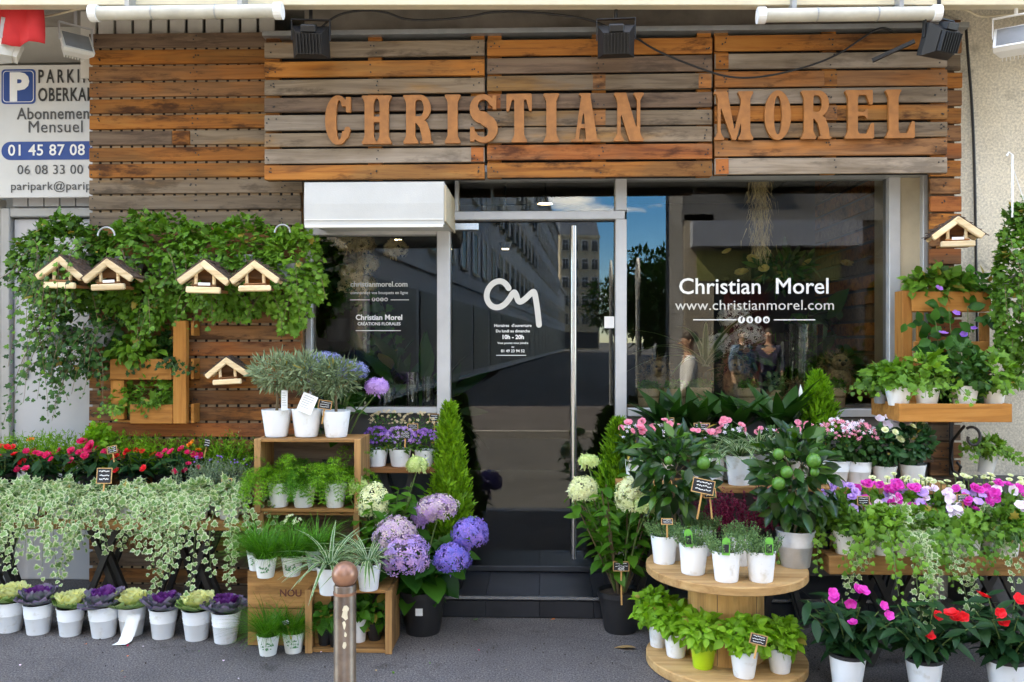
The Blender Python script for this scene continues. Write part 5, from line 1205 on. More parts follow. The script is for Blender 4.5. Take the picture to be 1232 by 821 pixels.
# birdhouses
def _tri():
    if 'tri' not in _oc:
        m_ = MB(); m_.v = [(-.088, .07, .085), (.088, .07, .085), (0, .07, .160), (-.088, .078, .085), (.088, .078, .085), (0, .078, .160)]; m_.f = [(0, 1, 2), (5, 4, 3), (0, 3, 4, 1), (1, 4, 5, 2), (2, 5, 3, 0)]; _oc['tri'] = m_.mesh('gable_panel')
    return _oc['tri']
def birdhouse(px, py, Y, lab, yaw=0, s=1.0, roll=0, seed=0):
    p = P(px, py, Y); t = thing('birdhouse', lab, 'birdhouse', p, R(yaw), 'birdhouses'); t.rotation_euler = (0, R(roll), R(yaw)); t.scale = (s, s, s)
    W, Hh, D = .112, .085, .15; ang = math.atan2(Hh, W); rr = random.Random(seed)
    ap = (0, 0, .165); z_e = .165 - Hh - .015; xe = .125
    for sx in (-1, 1):
        part('gable_stick', MB().bar((sx * -.010, 0, .168), (sx * xe, 0, z_e), .032, .036).mesh('gable_stick', bevel=.005), W_BIRCH, t, loc=(0, -.001 if sx > 0 else .0015, 0))
        part('gable_stick', MB().bar((sx * -.010, D, .166), (sx * xe, D, z_e), .022, .022).mesh('gable_stick', bevel=.005), W_BIRCH, t, loc=(0, -.001 if sx > 0 else .0015, 0))
        rf = part('roof', MB().bar((0, D / 2 - .004, .184), (sx * (xe + .012), D / 2 - .004, z_e + .010), D + .018, .010, up=(0, 0, 1)).mesh('roof'), BARK, t)
        tw_ = MB()
        for i in range(26):
            u = rr.uniform(.05, 1); x = sx * (xe + .012) * u; z = .19 + (z_e + .014 - .19) * u; y = rr.uniform(.02, D); tw_.bar((x, y - .01, z + .004), (x + sx * rr.uniform(.01, .035), y + rr.uniform(-.02, .02), z - rr.uniform(.0, .02) + .006), .004, .004)
        part('twigs', tw_.mesh('twigs'), BARK, rf, stuff=True)
        part('post', MB().tube([(sx * .045, .016, .038), (sx * .045, .016, .112)], .009, 7).mesh('post'), W_BIRCH, t)
    part('base_stick', MB().bar((-.085, -.004, .028), (.085, -.004, .028), .03, .032).mesh('base_stick', bevel=.005), W_BIRCH, t)
    part('floor', boxmesh('floor', -.08, .08, .010, D - .01, .020, .034), W_BR, t); part('back_panel', MB().box(-.06, .06, D - .02, D - .012, .035, .11).mesh('back_panel'), W_BR, t)
    part('gable_panel', MB().box(0, 0, 0, 0, 0, 0).mesh('x') if False else _tri(), W_BR, t)
    part('rail', MB().tube([(-.06, .004, .052), (.06, .004, .052)], .006, 6).mesh('rail'), W_BR, t)
    if seed % 2 == 0: part('feed_card', boxmesh('feed_card', -.028, .032, -.004, -.0025, .052, .066), PAPER, t)
birdhouse(72, 350, 4.56, 'leftmost birdhouse hanging in the ivy', -4, 1.08, roll=2, seed=1)
birdhouse(131, 352, 4.56, 'second birdhouse from the left, right of the leftmost pair', 6, 1.05, roll=-2.5, seed=2)
birdhouse(245, 356, 4.56, 'third birdhouse from the left, left one of the right pair in the ivy', 4, 1.1, roll=1.5, seed=4)
birdhouse(307, 353.5, 4.56, 'birdhouse at the right end of the ivy row near the awning', 10, 1.02, roll=-1.5, seed=3)
birdhouse(274, 465, 4.80, 'lone birdhouse on bare boards above the olive trees', 8, .95, roll=-3, seed=5)
birdhouse(1152, 300, 4.62, 'birdhouse on the right above the honey coloured planter', -14, 1.0, seed=6)

# ------------------------------------------------------------------ crates: olives, ferns, grasses, spider plants
for i, (px, lab, c) in enumerate(((333, 'left olive tree on the fern crate', (-.03, 0)), (369, 'middle olive tree on the fern crate', (0, 0)), (405, 'right olive tree on the fern crate, with the roundest crown', (.03, 0)))):
    h = .15; tr = MB()
    g = rng(500 + i); tr.tube([(0, 0, h * .8), (.006, 0, h + .06), (0, 0, h + .12)], .009, 7, .007)
    for k in range(9):
        a = k * 2.4; tr.tube([(0, 0, h + .09 + .006 * k), (math.cos(a) * .06, math.sin(a) * .06, h + .15), (math.cos(a) * .11, math.sin(a) * .11, h + .20 + .01 * (k % 3))], .004, 4, .002)
    put('olive_tree', lab, 'olive tree', (PX(px, 4.58), 4.575, 1.021), pot(.083, h, WHITEPOT) + [S('trunk', tr.mesh('trunk', smooth=True), STEM)] + bush(520 + i, (0, 0, h + .20), (.15, .13, .10), 1200, 'olive', .040, L_OLIVE, shell=.3, lump=.3, lumps=10, up=.2, droop=-.25), group='olive trees on the fern crate', rz=i)
for i, (px, lab) in enumerate(((337, 'left fern inside the crate under the olive trees'), (366, 'middle darker fern inside the crate under the olive trees'), (404, 'right fern inside the crate under the olive trees'))):
    put('potted_fern', lab, 'fern', (PX(px, 4.54), 4.53, .641), pot(.062 if i != 1 else .066, .13, WHITEPOT) + fern(540 + i, .06, .13, 42, .25 if i != 1 else .19, L_FERN if i != 1 else L_GRASS), group='ferns in the crate')
def grasspot(px, py, z, lab, seed, r=.056, h=.10, L=.19, dy=0, group='grass pots', prt=True, n=620):
    p = G(px, py, z); c = (p.x, p.y + r * .8 + dy, z); t = put('grass_pot', lab, 'grass', c, pot(r, h, PAPERPOT, 'foot') + grass(seed, r, h, n, L, w=.02, droop=.75), group=group)
    if prt:
        mb = MB(); rr = random.Random(seed)
        for k in range(16):
            a = -math.pi / 2 + rr.uniform(-.45, .75); z_ = h * rr.uniform(.3, .68); q = r * (.74 + .26 * z_ / h) + .0012; s = rr.uniform(.004, .009)
            mb.v += [(q * math.cos(a - s / q), q * math.sin(a - s / q), z_), (q * math.cos(a + s / q), q * math.sin(a + s / q), z_ - s * .3), (q * math.cos(a + s * .5 / q), q * math.sin(a + s * .5 / q), z_ + s * 1.2)]; b = len(mb.v) - 3; mb.f.append((b, b + 1, b + 2))
        part('leaf_print', mb.mesh('leaf_print'), GREENPRINT, t, stuff=True)
grasspot(316, 697, .386, 'left grass pot on top of the solid crate', 601); grasspot(348, 695, .386, 'second grass pot on top of the solid crate, with green print', 602)
grasspot(304, 690, .386, 'grass pot at the rear left corner of the solid crate', 603, dy=.03); grasspot(374, 691, .386, 'grass pot at the rear right of the solid crate', 604, dy=.06)
grasspot(319, 791, 0, 'left of the two grass pots on the pavement before the solid crate', 605); grasspot(350, 788, 0, 'right grass pot on the pavement with a small price tag', 606)
put('white_flower_pot', 'small white flowered plant among the grass pots on the solid crate', 'flower', (PX(352, 4.36), 4.37, .386), pot(.045, .09, PAPERPOT) + bush(610, (0, 0, .16), (.06, .05, .07), 160, 'quad', .03, L_IVY) + blossoms(610, tuple(domepts(611, 14, (0, 0, .2), (.05, .05, .05))), F_CREAM, .009), group='white flower pots')
for i, (px, py, lab) in enumerate(((393, 718, 'spider plant on the open crate left of the bollard'), (441, 713, 'spider plant on the open crate right of the bollard'))):
    p = G(px, py, .316); put('spider_plant', lab, 'spider plant', (p.x, p.y + .055, .316), pot(.065, .135, WHITEPOT) + spider(620 + i, .06, .135, 60, .24), group='spider plants')
for i, (px, py, m, lab) in enumerate(((388, 779, BLACKPOT, 'small leafy plant in a black pot inside the open crate, left'), (402, 781, BLACKPOT, 'small leafy plant in a black pot half hidden by the bollard'), (430, 775, WHITEPOT, 'small leafy plant in a white pot inside the open crate'), (449, 773, BLACKPOT, 'small leafy plant in a black pot inside the open crate, right'))):
    p = G(px, py, .019); put('small_leafy_plant', lab, 'plant', (p.x, p.y + .045, .019), pot(.042, .09 if m != WHITEPOT else .115, m, 'plain') + bush(630 + i, (0, 0, .15), (.06, .055, .065), 70, 'basil', .045, L_HYD, shell=.3, minz=.09), group='small plants in the open crate')

# blue hydrangea and friends
def hydrangea(name, lab, loc, r, h, potm, nleaf, spread, H, L, heads, kind='hyd', m=L_HYD, seed=0, nst=9, lo=.2, tilt=(.3, 1.3), potk='black', cat='hydrangea', group='hydrangeas', sticker=False, bend=.25, sm=None):
    lv, tips = leafy(seed, kind, m, nleaf, (0, 0, h * .9), spread, H, L, nst=nst, lo=lo, tilt=tilt, stemr=.005, bend=bend, sm=sm)
    st = MB(); hp = []
    for (dx, dy, z, hr, fm, flat) in heads:
        st.tube([(dx * .15, dy * .15, h), (dx * .6, dy * .6, h + (z - h) * .6), (dx, dy, z - hr * .5)], .005, 6, .004); hp.append(S('flower_head', head_mesh(int(abs(dx * 100)) % 3, hr, flat, int(150 * (hr / .07) ** 1.2) + 40, .026), fm, (dx, dy, z), stuff=True))
    t = put(name, lab, cat, loc, pot(r, h, potm, potk) + lv + [S('flower_stalks', st.mesh('stalks', smooth=True), STEMG, stuff=True)] + hp, group=group)
    if sticker:
        mb = MB()
        for k in range(5): a = -1.75 + k * .08; mb.v += [((r * .93 + .002) * math.cos(a), (r * .93 + .002) * math.sin(a), z_) for z_ in (h * .52, h * .68)]
        mb.f = [(2 * k, 2 * k + 2, 2 * k + 3, 2 * k + 1) for k in range(4)]; part('sticker', mb.mesh('sticker'), PAPER, t)
    return t
def off(px, py, Y, base): p = P(px, py, Y); return (p.x - base[0], p.y - base[1], p.z - base[2])
hb = (PX(509, 4.42), 4.42, 0)
hs2 = [(*off(478, 643, 4.28, hb), .106, F_PKCR, .8), (*off(490, 669, 4.20, hb), .118, F_BLUEP, .85), (*off(529, 612, 4.40, hb), .098, F_PKCR, .7), (*off(546, 674, 4.24, hb), .084, F_BLUE, .9), (*off(567, 643, 4.36, hb), .088, F_BLUE, .9), (*off(512, 622, 4.5, hb), .06, F_LILAC, .8)]
hydrangea('blue_hydrangea', 'blue and pink hydrangea in a black pot left of the door', hb, .125, .235, BLACKPOT, 110, .25, .30, .165, hs2, seed=41, sticker=True, nst=11, lo=.1, tilt=(.5, 1.5))
hb2 = (PX(462, 4.52), 4.53, 0)
hydrangea('cream_hydrangea', 'cream panicle hydrangea behind the blue hydrangea', hb2, .10, .22, BLACKPOT, 260, .31, .62, .095, [(*off(447, 602, 4.42, hb2), .078, F_CREAM, 1.3), (*off(429, 583, 4.5, hb2), .05, F_LIME, .9), (*off(500, 556, 4.62, hb2), .055, F_LIME, .8)], 'panl', L_PAN, 42, nst=12, lo=.3)
hb3 = (PX(398, 4.78), 4.80, .70)
st3 = thing('plant_stool', 'dark stool behind the fern crate holding a powder blue hydrangea', 'stool', (hb3[0], hb3[1], 0))
part('seat', MB().lathe([(0, .67), (.14, .67), (.14, .70), (0, .70)], 20).mesh('seat'), W_DK, st3)
for k in range(4): a = k * math.pi / 2 + .8; part('leg', MB().bar((math.cos(a) * .12, math.sin(a) * .12, 0), (math.cos(a) * .10, math.sin(a) * .10, .669), .025).mesh('leg'), W_DK, st3)
hydrangea('powder_blue_hydrangea', 'powder blue and lilac hydrangea behind the olive trees', hb3, .10, .18, BLACKPOT, 40, .22, .50, .12, [(*off(390, 433, 4.74, hb3), .11, F_POWDER, .65), (*off(422, 440, 4.70, hb3), .09, F_POWDER, .65), (*off(455, 461, 4.66, hb3), .066, F_LILAC, .75)], seed=43, nst=9, lo=.3)
put('lemon_cypress', 'pointed bright green conifer left of the door', 'conifer', (PX(543, 4.80), 4.80, FL), pot(.085, .17, BLACKPOT, 'black') + conifer(51, .26, .84, .125, 6500), group='conifers beside the door')
put('lemon_cypress', 'bright green conifer right of the door behind the panicle hydrangea', 'conifer', (PX(741, 4.80), 4.80, FL), pot(.085, .17, BLACKPOT, 'black') + conifer(52, .26, .68, .14, 6500), group='conifers beside the door')
for i, (px, lab) in enumerate(((454, 'left pot of purple bellflowers before the left window'), (481, 'middle pot of purple bellflowers before the left window'), (511, 'right pot of purple bellflowers beside the conifer'))):
    put('purple_bellflower', lab, 'flower', (PX(px, 4.86), 4.86, .816), pot(.066, .10, WHITEPOT) + bush(640 + i, (0, 0, .13), (.088, .08, .06), 260, 'quad', .026, L_IVY) + blossoms(650 + i, tuple(domepts(650 + i, 85, (0, 0, .14), (.095, .09, .085), .05)), F_VIOL if i != 1 else F_LILAC, .0095), group='bellflowers on the bench')
for i, (px, lab) in enumerate(((466, 'dusky brown flowered plant behind the left bellflowers'), (503, 'dusky brown flowered plant behind the right bellflowers'))):
    put('dusky_flower', lab, 'flower', (PX(px, 4.99), 4.985, .816), pot(.05, .10, BLACKPOT, 'black') + bush(660 + i, (0, 0, .20), (.10, .05, .09), 240, 'quad', .026, L_IVYD) + blossoms(670 + i, tuple(domepts(670 + i, 40, (0, -.01, .24), (.11, .05, .08), .0)), F_DRY, .009), group='dusky flowers on the bench')

# ------------------------------------------------------------------ right of the door
hp_ = (PX(747, 4.47), 4.475, 0)
hydrangea('panicle_hydrangea', 'tall cream panicle hydrangea in a black pot right of the door', hp_, .118, .215, BLACKPOT, 290, .31, .68, .092, [(*off(704, 592, 4.36, hp_), .072, F_CREAM, .95), (*off(764, 600, 4.30, hp_), .085, F_CREAM, 1.15), (*off(780, 610, 4.24, hp_), .058, F_LIME, .8), (*off(711, 556, 4.42, hp_), .05, F_LIME, .5)], 'panl', L_PAN, 44, nst=16, lo=.22, tilt=(.5, 1.3), bend=.5, sm=STEM)
def spool_pot(name, lab, cat, px, py, z, r, h, m, kind, parts, group, rz=0.0):
    p = G(px, py, z); return put(name, lab, cat, (p.x, p.y + r * .72, z), pot(r, h, m, kind) + parts, rz, group)
for i, (px, py, lab) in enumerate(((801, 680, 'thyme pot at the left rim of the spool top'), (836, 693, 'second thyme pot from the left on the spool top'), (877, 702, 'thyme pot at the front middle of the spool top'), (919, 702, 'thyme pot at the front right of the spool top'), (846, 670, 'thyme pot in the second row of the spool top, left'), (893, 682, 'thyme pot in the second row of the spool top, right'))):
    t = spool_pot('thyme_pot', lab, 'thyme', px, py, SZ, .066 if i < 4 else .058, .138, WHITEPOT, 'tall', spikes(680 + i, .07, .138, 95, .085, L_THYME, 22, .55, .0105, .5), 'thyme pots on the spool')
    if i in (1, 2, 3):
        pt = part('care_tag', sdf_mesh('care_tag', lambda X, Y: np.where(Y > .06, np.hypot(X - .018, Y - .06) - .018, np.maximum(np.abs(X - .018) - .018, -Y)), .036, .08, .0012, 300), TAGGREEN, t, loc=((-.048, -.035, .0)[i - 1], -.072, .132), rot=(R(-6), R((-8, 4, 2)[i - 1]), 0))
        part('tag_print', boxmesh('tag_print', .004, .030, -.002, -.0005, .012, .048), SLATE, pt)
for i, (px, py, m, lab) in enumerate(((793, 780, WHITEPOT, 'basil pot at the rear left of the spool base'), (815, 793, WHITEPOT, 'second basil pot from the left on the spool base'), (848, 807, LIMEPOT, 'basil in a lime green pot on the spool base'), (898, 818, WHITEPOT, 'basil with a slate price tag at the front of the spool base'), (942, 812, WHITEPOT, 'basil pot at the right end of the spool base'))):
    spool_pot('basil_pot', lab, 'basil', px, py, .046, .062 if i else .05, .118, m, 'plain', bush(690 + i, (0, 0, .175), (.108, .10, .075), 430, 'basil', .036, L_BASIL, shell=.3, lump=.3, minz=.1, up=.7), 'basil pots on the spool')
def citrus(lab, px, Y, z, r, h, potm, crown, rad, n, m, seed, fruits, soil=MOSS, kind='plain'):
    loc = (PX(px, Y), Y, z); g = rng(seed); tr = MB(); prt = []
    tr.tube([(0, 0, h * .8), (.004, .0, h + .05), (0, 0, crown)], .010, 7, .007)
    d = rdirs(g, n * 2)[:n]
    for k in range(16):
        e = d[k]; tr.tube([(0, 0, crown - .08 + .012 * k * .6), tuple(np.array([0, 0, crown]) + e * np.array(rad) * .6)], .004, 4, .002)
    for k in range(n):
        e = d[k]; q = .45 + .6 * g.random() ** .6; p = np.array([0, 0, crown]) + e * np.array(rad) * q; ax = e + g.normal(size=3) * .5 + np.array([0, 0, -.15]); no = np.array([0, -.45, .7]) + e * .3 + g.normal(size=3) * .35
        prt.append(S('leaf', one_cached('citr', int(g.integers(0, 3))), m if g.random() < .75 else L_CITRUSB, tuple(p), lookrot(ax, no), .09 * g.uniform(.7, 1.25)))
    if 'fruit' not in _oc: _oc['fruit'] = MB().lathe([(math.sin(t), -math.cos(t) * 1.03) for t in np.linspace(0, math.pi, 13)], 18).mesh('fruit', smooth=True)
    for (fx, fy, fr) in fruits:
        q = P(fx, fy, Y - rad[1] * .98); prt.append(S('fruit', _oc['fruit'], FRUIT, (q.x - loc[0], q.y - loc[1], q.z - z), (.3, .2, 0), fr))
    put('citrus_tree', lab, 'citrus tree', loc, pot(r, h, potm, kind, soil) + [S('trunk', tr.mesh('trunk', smooth=True), STEM)] + prt, group='citrus trees')
citrus('dark leaved citrus tree at the left of the spool with one green fruit', 812, 4.14, SZ, .082, .135, ZINC, .455, (.185, .16, .215), 290, L_CITRUS, 71, [(851, 551, .034), (806, 547, .022)], kind='bucket')
citrus('citrus tree with five green fruits in a zinc pot at the spool right', 957, 4.02, SZ, .092, .175, ZINC, .435, (.165, .16, .225), 280, L_CITRUS, 72, [(980, 553, .034), (937, 545, .026), (947, 567, .029), (937, 581, .031), (981, 567, .022)], soil=STRAW, kind='bucket')
for i, (px, lab) in enumerate(((862, 'burgundy heather at the left behind the thyme pots'), (890, 'burgundy heather in the middle behind the thyme pots'), (915, 'burgundy heather at the right beside the fruit laden citrus'))):
    put('burgundy_heather', lab, 'heather', (PX(px, 4.29), 4.31, SZ), pot(.05, .11, BLACKPOT, 'black') + spikes(700 + i, .07, .10, 44, .22, L_HEATH, 34, .4, .014, .5), group='heathers on the spool')
for i, (px, lab) in enumerate(((889, 'spider plant in a white pot between the two citrus trees'), (862, 'spider plant half hidden by the left citrus tree'), (915, 'spider plant half hidden by the right citrus tree'))):
    put('spider_plant', lab, 'spider plant', (PX(px, 4.54), 4.535 + (.06 if i else 0), .776), pot(.07 if i == 0 else .06, .155, WHITEPOT if i != 2 else GREYPOT, 'tall') + spider(710 + i, .06, .155, 56, .23), group='spider plants')
# pink flowers and lilies on the rear shelves
pl_ = ['next to the door conifer', 'left, above the left citrus', 'right of the left citrus', 'between the citrus trees', 'behind the fruit laden citrus', 'right of the fruit laden citrus']
for i, px in enumerate((762, 800, 842, 876, 925, 962)):
    put('pink_flower_pot', 'pink flowered pot plant on the rear shelf ' + pl_[i], 'flower', (PX(px, 4.70), 4.685, .776), pot(.052, .11, WHITEPOT) + bush(720 + i, (0, 0, .19), (.085, .06, .11), 260, 'lance', .05, L_IVYD, minz=.1) + bloom_parts(i + 720, domepts(730 + i, 7, (0, -.02, .24), (.085, .05, .085), .3), F_PINK, .023, ms=(7, 2, .5)) + blossoms(740 + i, tuple(domepts(740 + i, 12, (0, -.02, .22), (.10, .05, .08), .2)), F_PALE, .010), group='pink flowers on the rear shelf')
def lily(lab, px, Y, z, seed, n=24, L=.285, spathe=False):
    g = rng(seed); out = []
    for i in range(n):
        a = i * 2.4 + g.normal() * .2; t = .3 + .8 * g.random(); out.append(S('leaf', one_cached('lily', int(g.integers(0, 3))), L_LILY, (math.cos(a) * .015, math.sin(a) * .015, .10), lookrot((math.cos(a) * t, math.sin(a) * t * .6, 1.0), (-math.cos(a), -math.sin(a) - .4, t)), L * g.uniform(.7, 1.2)))
    if spathe: out += [S('spathe', one_cached('lily', 0), F_WHITE, (.09, -.06, .30), lookrot((.05, -.1, 1), (0, -1, .2)), .085), S('stalk', MB().tube([(0, 0, .1), (.06, -.03, .22), (.09, -.06, .30)], .003, 5).mesh('stalk'), STEMG)]
    put('peace_lily', lab, 'peace lily', (PX(px, Y), Y, z), pot(.055, .11, BLACKPOT, 'black') + out, group='peace lilies under the right window')
lily('peace lily at the left end under the right window', 805, 4.90, .901, 81); lily('second peace lily from the left under the right window', 838, 4.92, .901, 82)
lily('peace lily in the middle under the right window', 884, 4.90, .901, 83, 26); lily('peace lily with a single white flower left of the feathery fern', 938, 4.90, .901, 84, 24, .32, True)
lily('peace lily behind the fruit laden citrus', 965, 4.92, .901, 85, 16, .2)
put('feathery_cypress', 'feathery bright green conifer under the right end of the right window', 'conifer', (PX(985, 4.9), 4.9, .901), pot(.05, .10, BLACKPOT, 'black') + conifer(86, .12, .33, .11, 1900, L_FERN), group='conifers beside the door')
for i, (px, kind, lab) in enumerate(((1003, 'p', 'pink phlox in a white pot left of the white roses'), (1030, 'p', 'pink phlox in a white pot second in the row'), (1061, 'r', 'small white rose bush with three blooms'), (1095, 'r', 'green rose bush at the right end of the row beside the boards'))):
    q = pot(.075, .13, WHITEPOT, 'bucket') if i < 2 else pot(.068, .105, WHITECER)
    pl2 = bush(750 + i, (0, 0, .21), (.10, .085, .10), 380, 'ovate', .034, L_IMP if kind == 'r' else L_IVYD, minz=.09)
    if kind == 'p': pl2 = pl2 + blossoms(760 + i, tuple(domepts(760 + i, 60, (0, 0, .25), (.105, .09, .10), .1)), F_PINK, .010) + blossoms(770 + i, tuple(domepts(770 + i, 30, (0, 0, .26), (.10, .09, .10), .3)), F_PALE, .011)
    else: pl2 = pl2 + bloom_parts(780 + i, [(-.03, -.07, .31), (.02, -.08, .30), (.055, -.06, .26)][:3 if i == 2 else 1], F_CREAM, .024)
    put('potted_rose' if kind == 'r' else 'potted_phlox', lab, 'rose' if kind == 'r' else 'phlox', (PX(px, 4.6), 4.57, .776), q + pl2, group='white pots on the shelf')
put('pink_orchid', 'pale mauve orchid blooms behind the white rose bush', 'orchid', (PX(1068, 4.7), 4.69, .776), pot(.04, .10, BLACKPOT, 'black') + spikes(790, .03, .1, 6, .24, L_IVYD, 14, .4, .03, .4) + bloom_parts(791, [(-.05, -.02, .33), (0, -.03, .35), (.05, -.02, .345), (.09, -.02, .32), (-.02, -.04, .30), (.03, -.03, .31)], F_PALE, .032, ms=(5, 1, .3)) + bloom_parts(792, [(.16, -.03, .29), (.13, -.04, .27)], F_CREAM, .035, ms=(6, 2, .5)), group='orchids')

# right table: ivies, cyclamen, ranunculus
for i, (px, Y, m, L, nv, lab) in enumerate(((1017, 4.03, L_IVY, (.05, .16), 5, 'green ivy in a white pot at the left end of the right table'), (1062, 4.02, L_IVYB, (.15, .42), 16, 'green ivy trailing below the right table, left of the variegated one'), (1088, 4.02, L_VAR, (.30, .62), 12, 'variegated ivy trailing lowest at the right table'), (1116, 4.02, L_IVY, (.1, .36), 15, 'dark green ivy trailing over the right table, right of the variegated one'), (1166, 4.03, L_IVYB, (.05, .10), 3, 'small ivy in a white pot on bare board of the right table'), (1212, 4.02, L_IVY, (.1, .3), 13, 'green ivy at the right edge of the picture on the right table'), (1200, 4.01, L_VAR, (.15, .40), 8, 'variegated ivy near the right edge of the right table'))):
    put('trailing_ivy', lab, 'ivy', (PX(px, Y), Y + (.10 if i == 6 else 0), RZ), pot(.062 if i != 6 else .04, .11, WHITECER) + ivy(800 + i, .062 if i != 6 else .04, .11, size=.034, nb=420 if i not in (0, 4, 6) else 190, nv=nv, L=L, rad=1.8 if i not in (0, 4, 6) else 1.3, hh=.075 if i != 4 else .06, m=m), group='ivies on the right table')
put('trailing_ivy', 'thin ivy trailing between the spool and the right table', 'ivy', (PX(990, 4.12), 4.12, RZ), pot(.04, .09, BLACKPOT) + ivy(811, .04, .09, size=.033, nb=80, nv=9, L=(.2, .42), rad=1.3, hh=.07, m=L_IVYB), group='ivies on the right table')
for i, (px, m1, lab) in enumerate(((1012, F_LILAC, 'lilac cyclamen at the left end of the right table'), (1047, F_MAG, 'magenta and white cyclamen second from the left on the right table'), (1086, F_MAG, 'magenta cyclamen in the middle of the right table'), (1124, F_PALE, 'pale pink cyclamen right of the table middle'), (1164, F_MAG, 'magenta cyclamen above the small ivy in the white pot'), (1204, F_MAG, 'pale pink and magenta cyclamen near the right edge'))):
    g = rng(820 + i); pts1 = domepts(820 + i, 15, (0, 0, .20), (.11, .09, .10), .0); pts2 = domepts(830 + i, 12, (0, -.02, .19), (.12, .09, .08), -.2)
    put('potted_cyclamen', lab, 'cyclamen', (PX(px, 4.22), 4.20, RZ), pot(.06, .11, WHITEPOT) + bush(840 + i, (0, 0, .165), (.11, .09, .09), 300, 'ovate', .036, L_IVY, minz=.09) + bloom_parts(850 + i, pts1, m1, .024, ms=(6, 2, .7)) + bloom_parts(860 + i, pts2, F_PALE if i % 2 == 1 or i == 5 else F_LILAC, .027, ms=(6, 1, .3)), group='cyclamens on the right table')
for i, (px, lab) in enumerate(((1060, 'cream ranunculus group left, behind the cyclamens'), (1098, 'cream ranunculus group in the middle, behind the cyclamens'), (1132, 'cream ranunculus group in front of the board column'), (1170, 'cream ranunculus group right of the board column'), (1208, 'cream ranunculus group near the right edge'))):
    g = rng(870 + i); st = MB(); bp2 = []
    for k in range(9):
        a = k * 2.4; q = .035 + .05 * g.random(); tip = (math.cos(a) * q * 1.3, math.sin(a) * q * .8, .27 + .06 * g.random()); st.tube([(math.cos(a) * .02, math.sin(a) * .02, .09), (tip[0] * .8, tip[1] * .8, .18), tip], .0028, 5); bp2.append(tip)
    put('cream_ranunculus', lab, 'ranunculus', (PX(px, 4.35), 4.345, RZ), pot(.05, .11, WHITEPOT) + spikes(880 + i, .05, .10, 24, .15, L_GRASS, 14, .4, .028, .2) + [S('stems', st.mesh('stems'), STEMG, stuff=True)] + bloom_parts(890 + i, bp2, F_CREAM, .02, ms=(8, 3, .7), face=(0, -.2, 1)), group='ranunculus on the right table')
for i, (px, Y, m, nl, lab) in enumerate(((1019, 3.74, F_MAG, 168, 'magenta impatiens in a white pot on the pavement under the right table'), (1112, 3.72, F_RED, 154, 'red impatiens in a white pot on the pavement, middle of three'), (1211, 3.70, F_RED, 154, 'red impatiens cut by the right edge on the pavement'))):
    lv, tips = leafy(900 + i, 'lance', L_IMP, nl, (0, 0, .14), .22, .30, .115, nst=14, tilt=(.4, 1.5), lo=.2)
    fp = ([(1000, 712), (1030, 706), (1022, 723), (1063, 726), (1070, 738), (1002, 717), (1025, 748), (1038, 708)], [(1130, 735), (1153, 740), (1118, 759), (1163, 737), (1148, 733)], [(1184, 718), (1208, 749), (1205, 738), (1228, 722)])[i]
    loc = (PX(px, Y), Y, 0)
    fl = bloom_parts(910 + i, [off(a, b, Y - .10, loc) for a, b in fp], m, .025 if i == 0 else .031, ms=(5, 2, .3))
    put('potted_impatiens', lab, 'impatiens', loc, pot(.082, .165, WHITEPOT) + [S('inner_pot', _rb(.074, .14), BLACKPOT, (0, 0, .024)), S('inner_rim', MB().lathe([(.078, .156), (.083, .156), (.083, .172), (.078, .172)], 24).mesh('inner_rim'), BLACKPOT)] + lv + fl, group='impatiens on the pavement')

# right wall planter, its tray and plants
ry = 4.84
rp = thing('wall_planter', 'honey coloured pallet planter on the right with a long tray', 'planter', (0, 0, 0))
def rb2(n, px0, px1, py0, py1, y0, y1, m=W_HON):
    x0, x1 = PX(px0, y0), PX(px1, y0); z1, z0 = PZ(px0, py0, y0), PZ(px0, py1, y0); return part(n, boxmesh(n, x0, x1, y0, y1, z0, z1, bevel=.003), m, rp)
rb2('post', 1086, 1098, 350, 430, ry + .03, ry + .14, W_HONV); rb2('post', 1091, 1104, 430, 488, ry + .03, ry + .14, W_HONV)
rb2('trough_front', 1098, 1193, 351, 375, ry, ry + .018); rb2('post', 1104, 1112, 376, 486, ry + .004, ry + .03, W_HONV); rb2('post', 1180, 1191, 376, 486, ry + .004, ry + .03, W_HONV); rb2('cross_rail', 1100, 1191, 411, 424, ry - .016, ry + .003)
part('trough_floor', boxmesh('trough_floor', PX(1099, ry), PX(1192, ry), ry + .031, ry + .15, PZ(1150, 375, ry), PZ(1150, 375, ry) + .014), W_HON, rp)
ty = 4.48; tz1, tz0 = PZ(1130, 486, ty), PZ(1130, 508, ty)
tx0, tx1 = PX(1082, ty), PX(1218, ty)
part('tray_front', boxmesh('tray_front', tx0, tx1, ty, ty + .018, tz0, tz1, bevel=.003), W_HON, rp)
part('tray_floor', boxmesh('tray_floor', tx0 + .02, tx1 - .019, ty + .019, 4.85, tz1 - .034, tz1 - .016, bevel=.002), W_HON, rp)
part('tray_end', MB().bar((tx0 + .008, ty + .012, (tz0 + tz1) / 2), (PX(1052, 4.9), 4.92, (tz0 + tz1) / 2), .018, tz1 - tz0 - .004).mesh('tray_end'), W_HON, rp)
part('tray_end', boxmesh('tray_end', tx1 - .018, tx1 - .001, ty + .019, 4.86, tz0 + .031, tz1, bevel=.002), W_HON, rp)
br = MB(); bx = PX(1165, 4.5)
def curl(cx, cz, r0, r1, a0, a1, n=22): return [(bx, cx + (r0 + (r1 - r0) * i / n) * math.cos(a0 + (a1 - a0) * i / n), cz + (r0 + (r1 - r0) * i / n) * math.sin(a0 + (a1 - a0) * i / n)) for i in range(n + 1)]
brx = thing('iron_bracket', 'black scrolled iron bracket under the honey tray', 'bracket', (0, 0, 0))
part('upright', MB().bar((PX(1148, 4.95), 4.985, tz0 - .36), (PX(1148, 4.95), 4.985, tz0 - .01), .02, .012).mesh('upright'), IRON, brx)
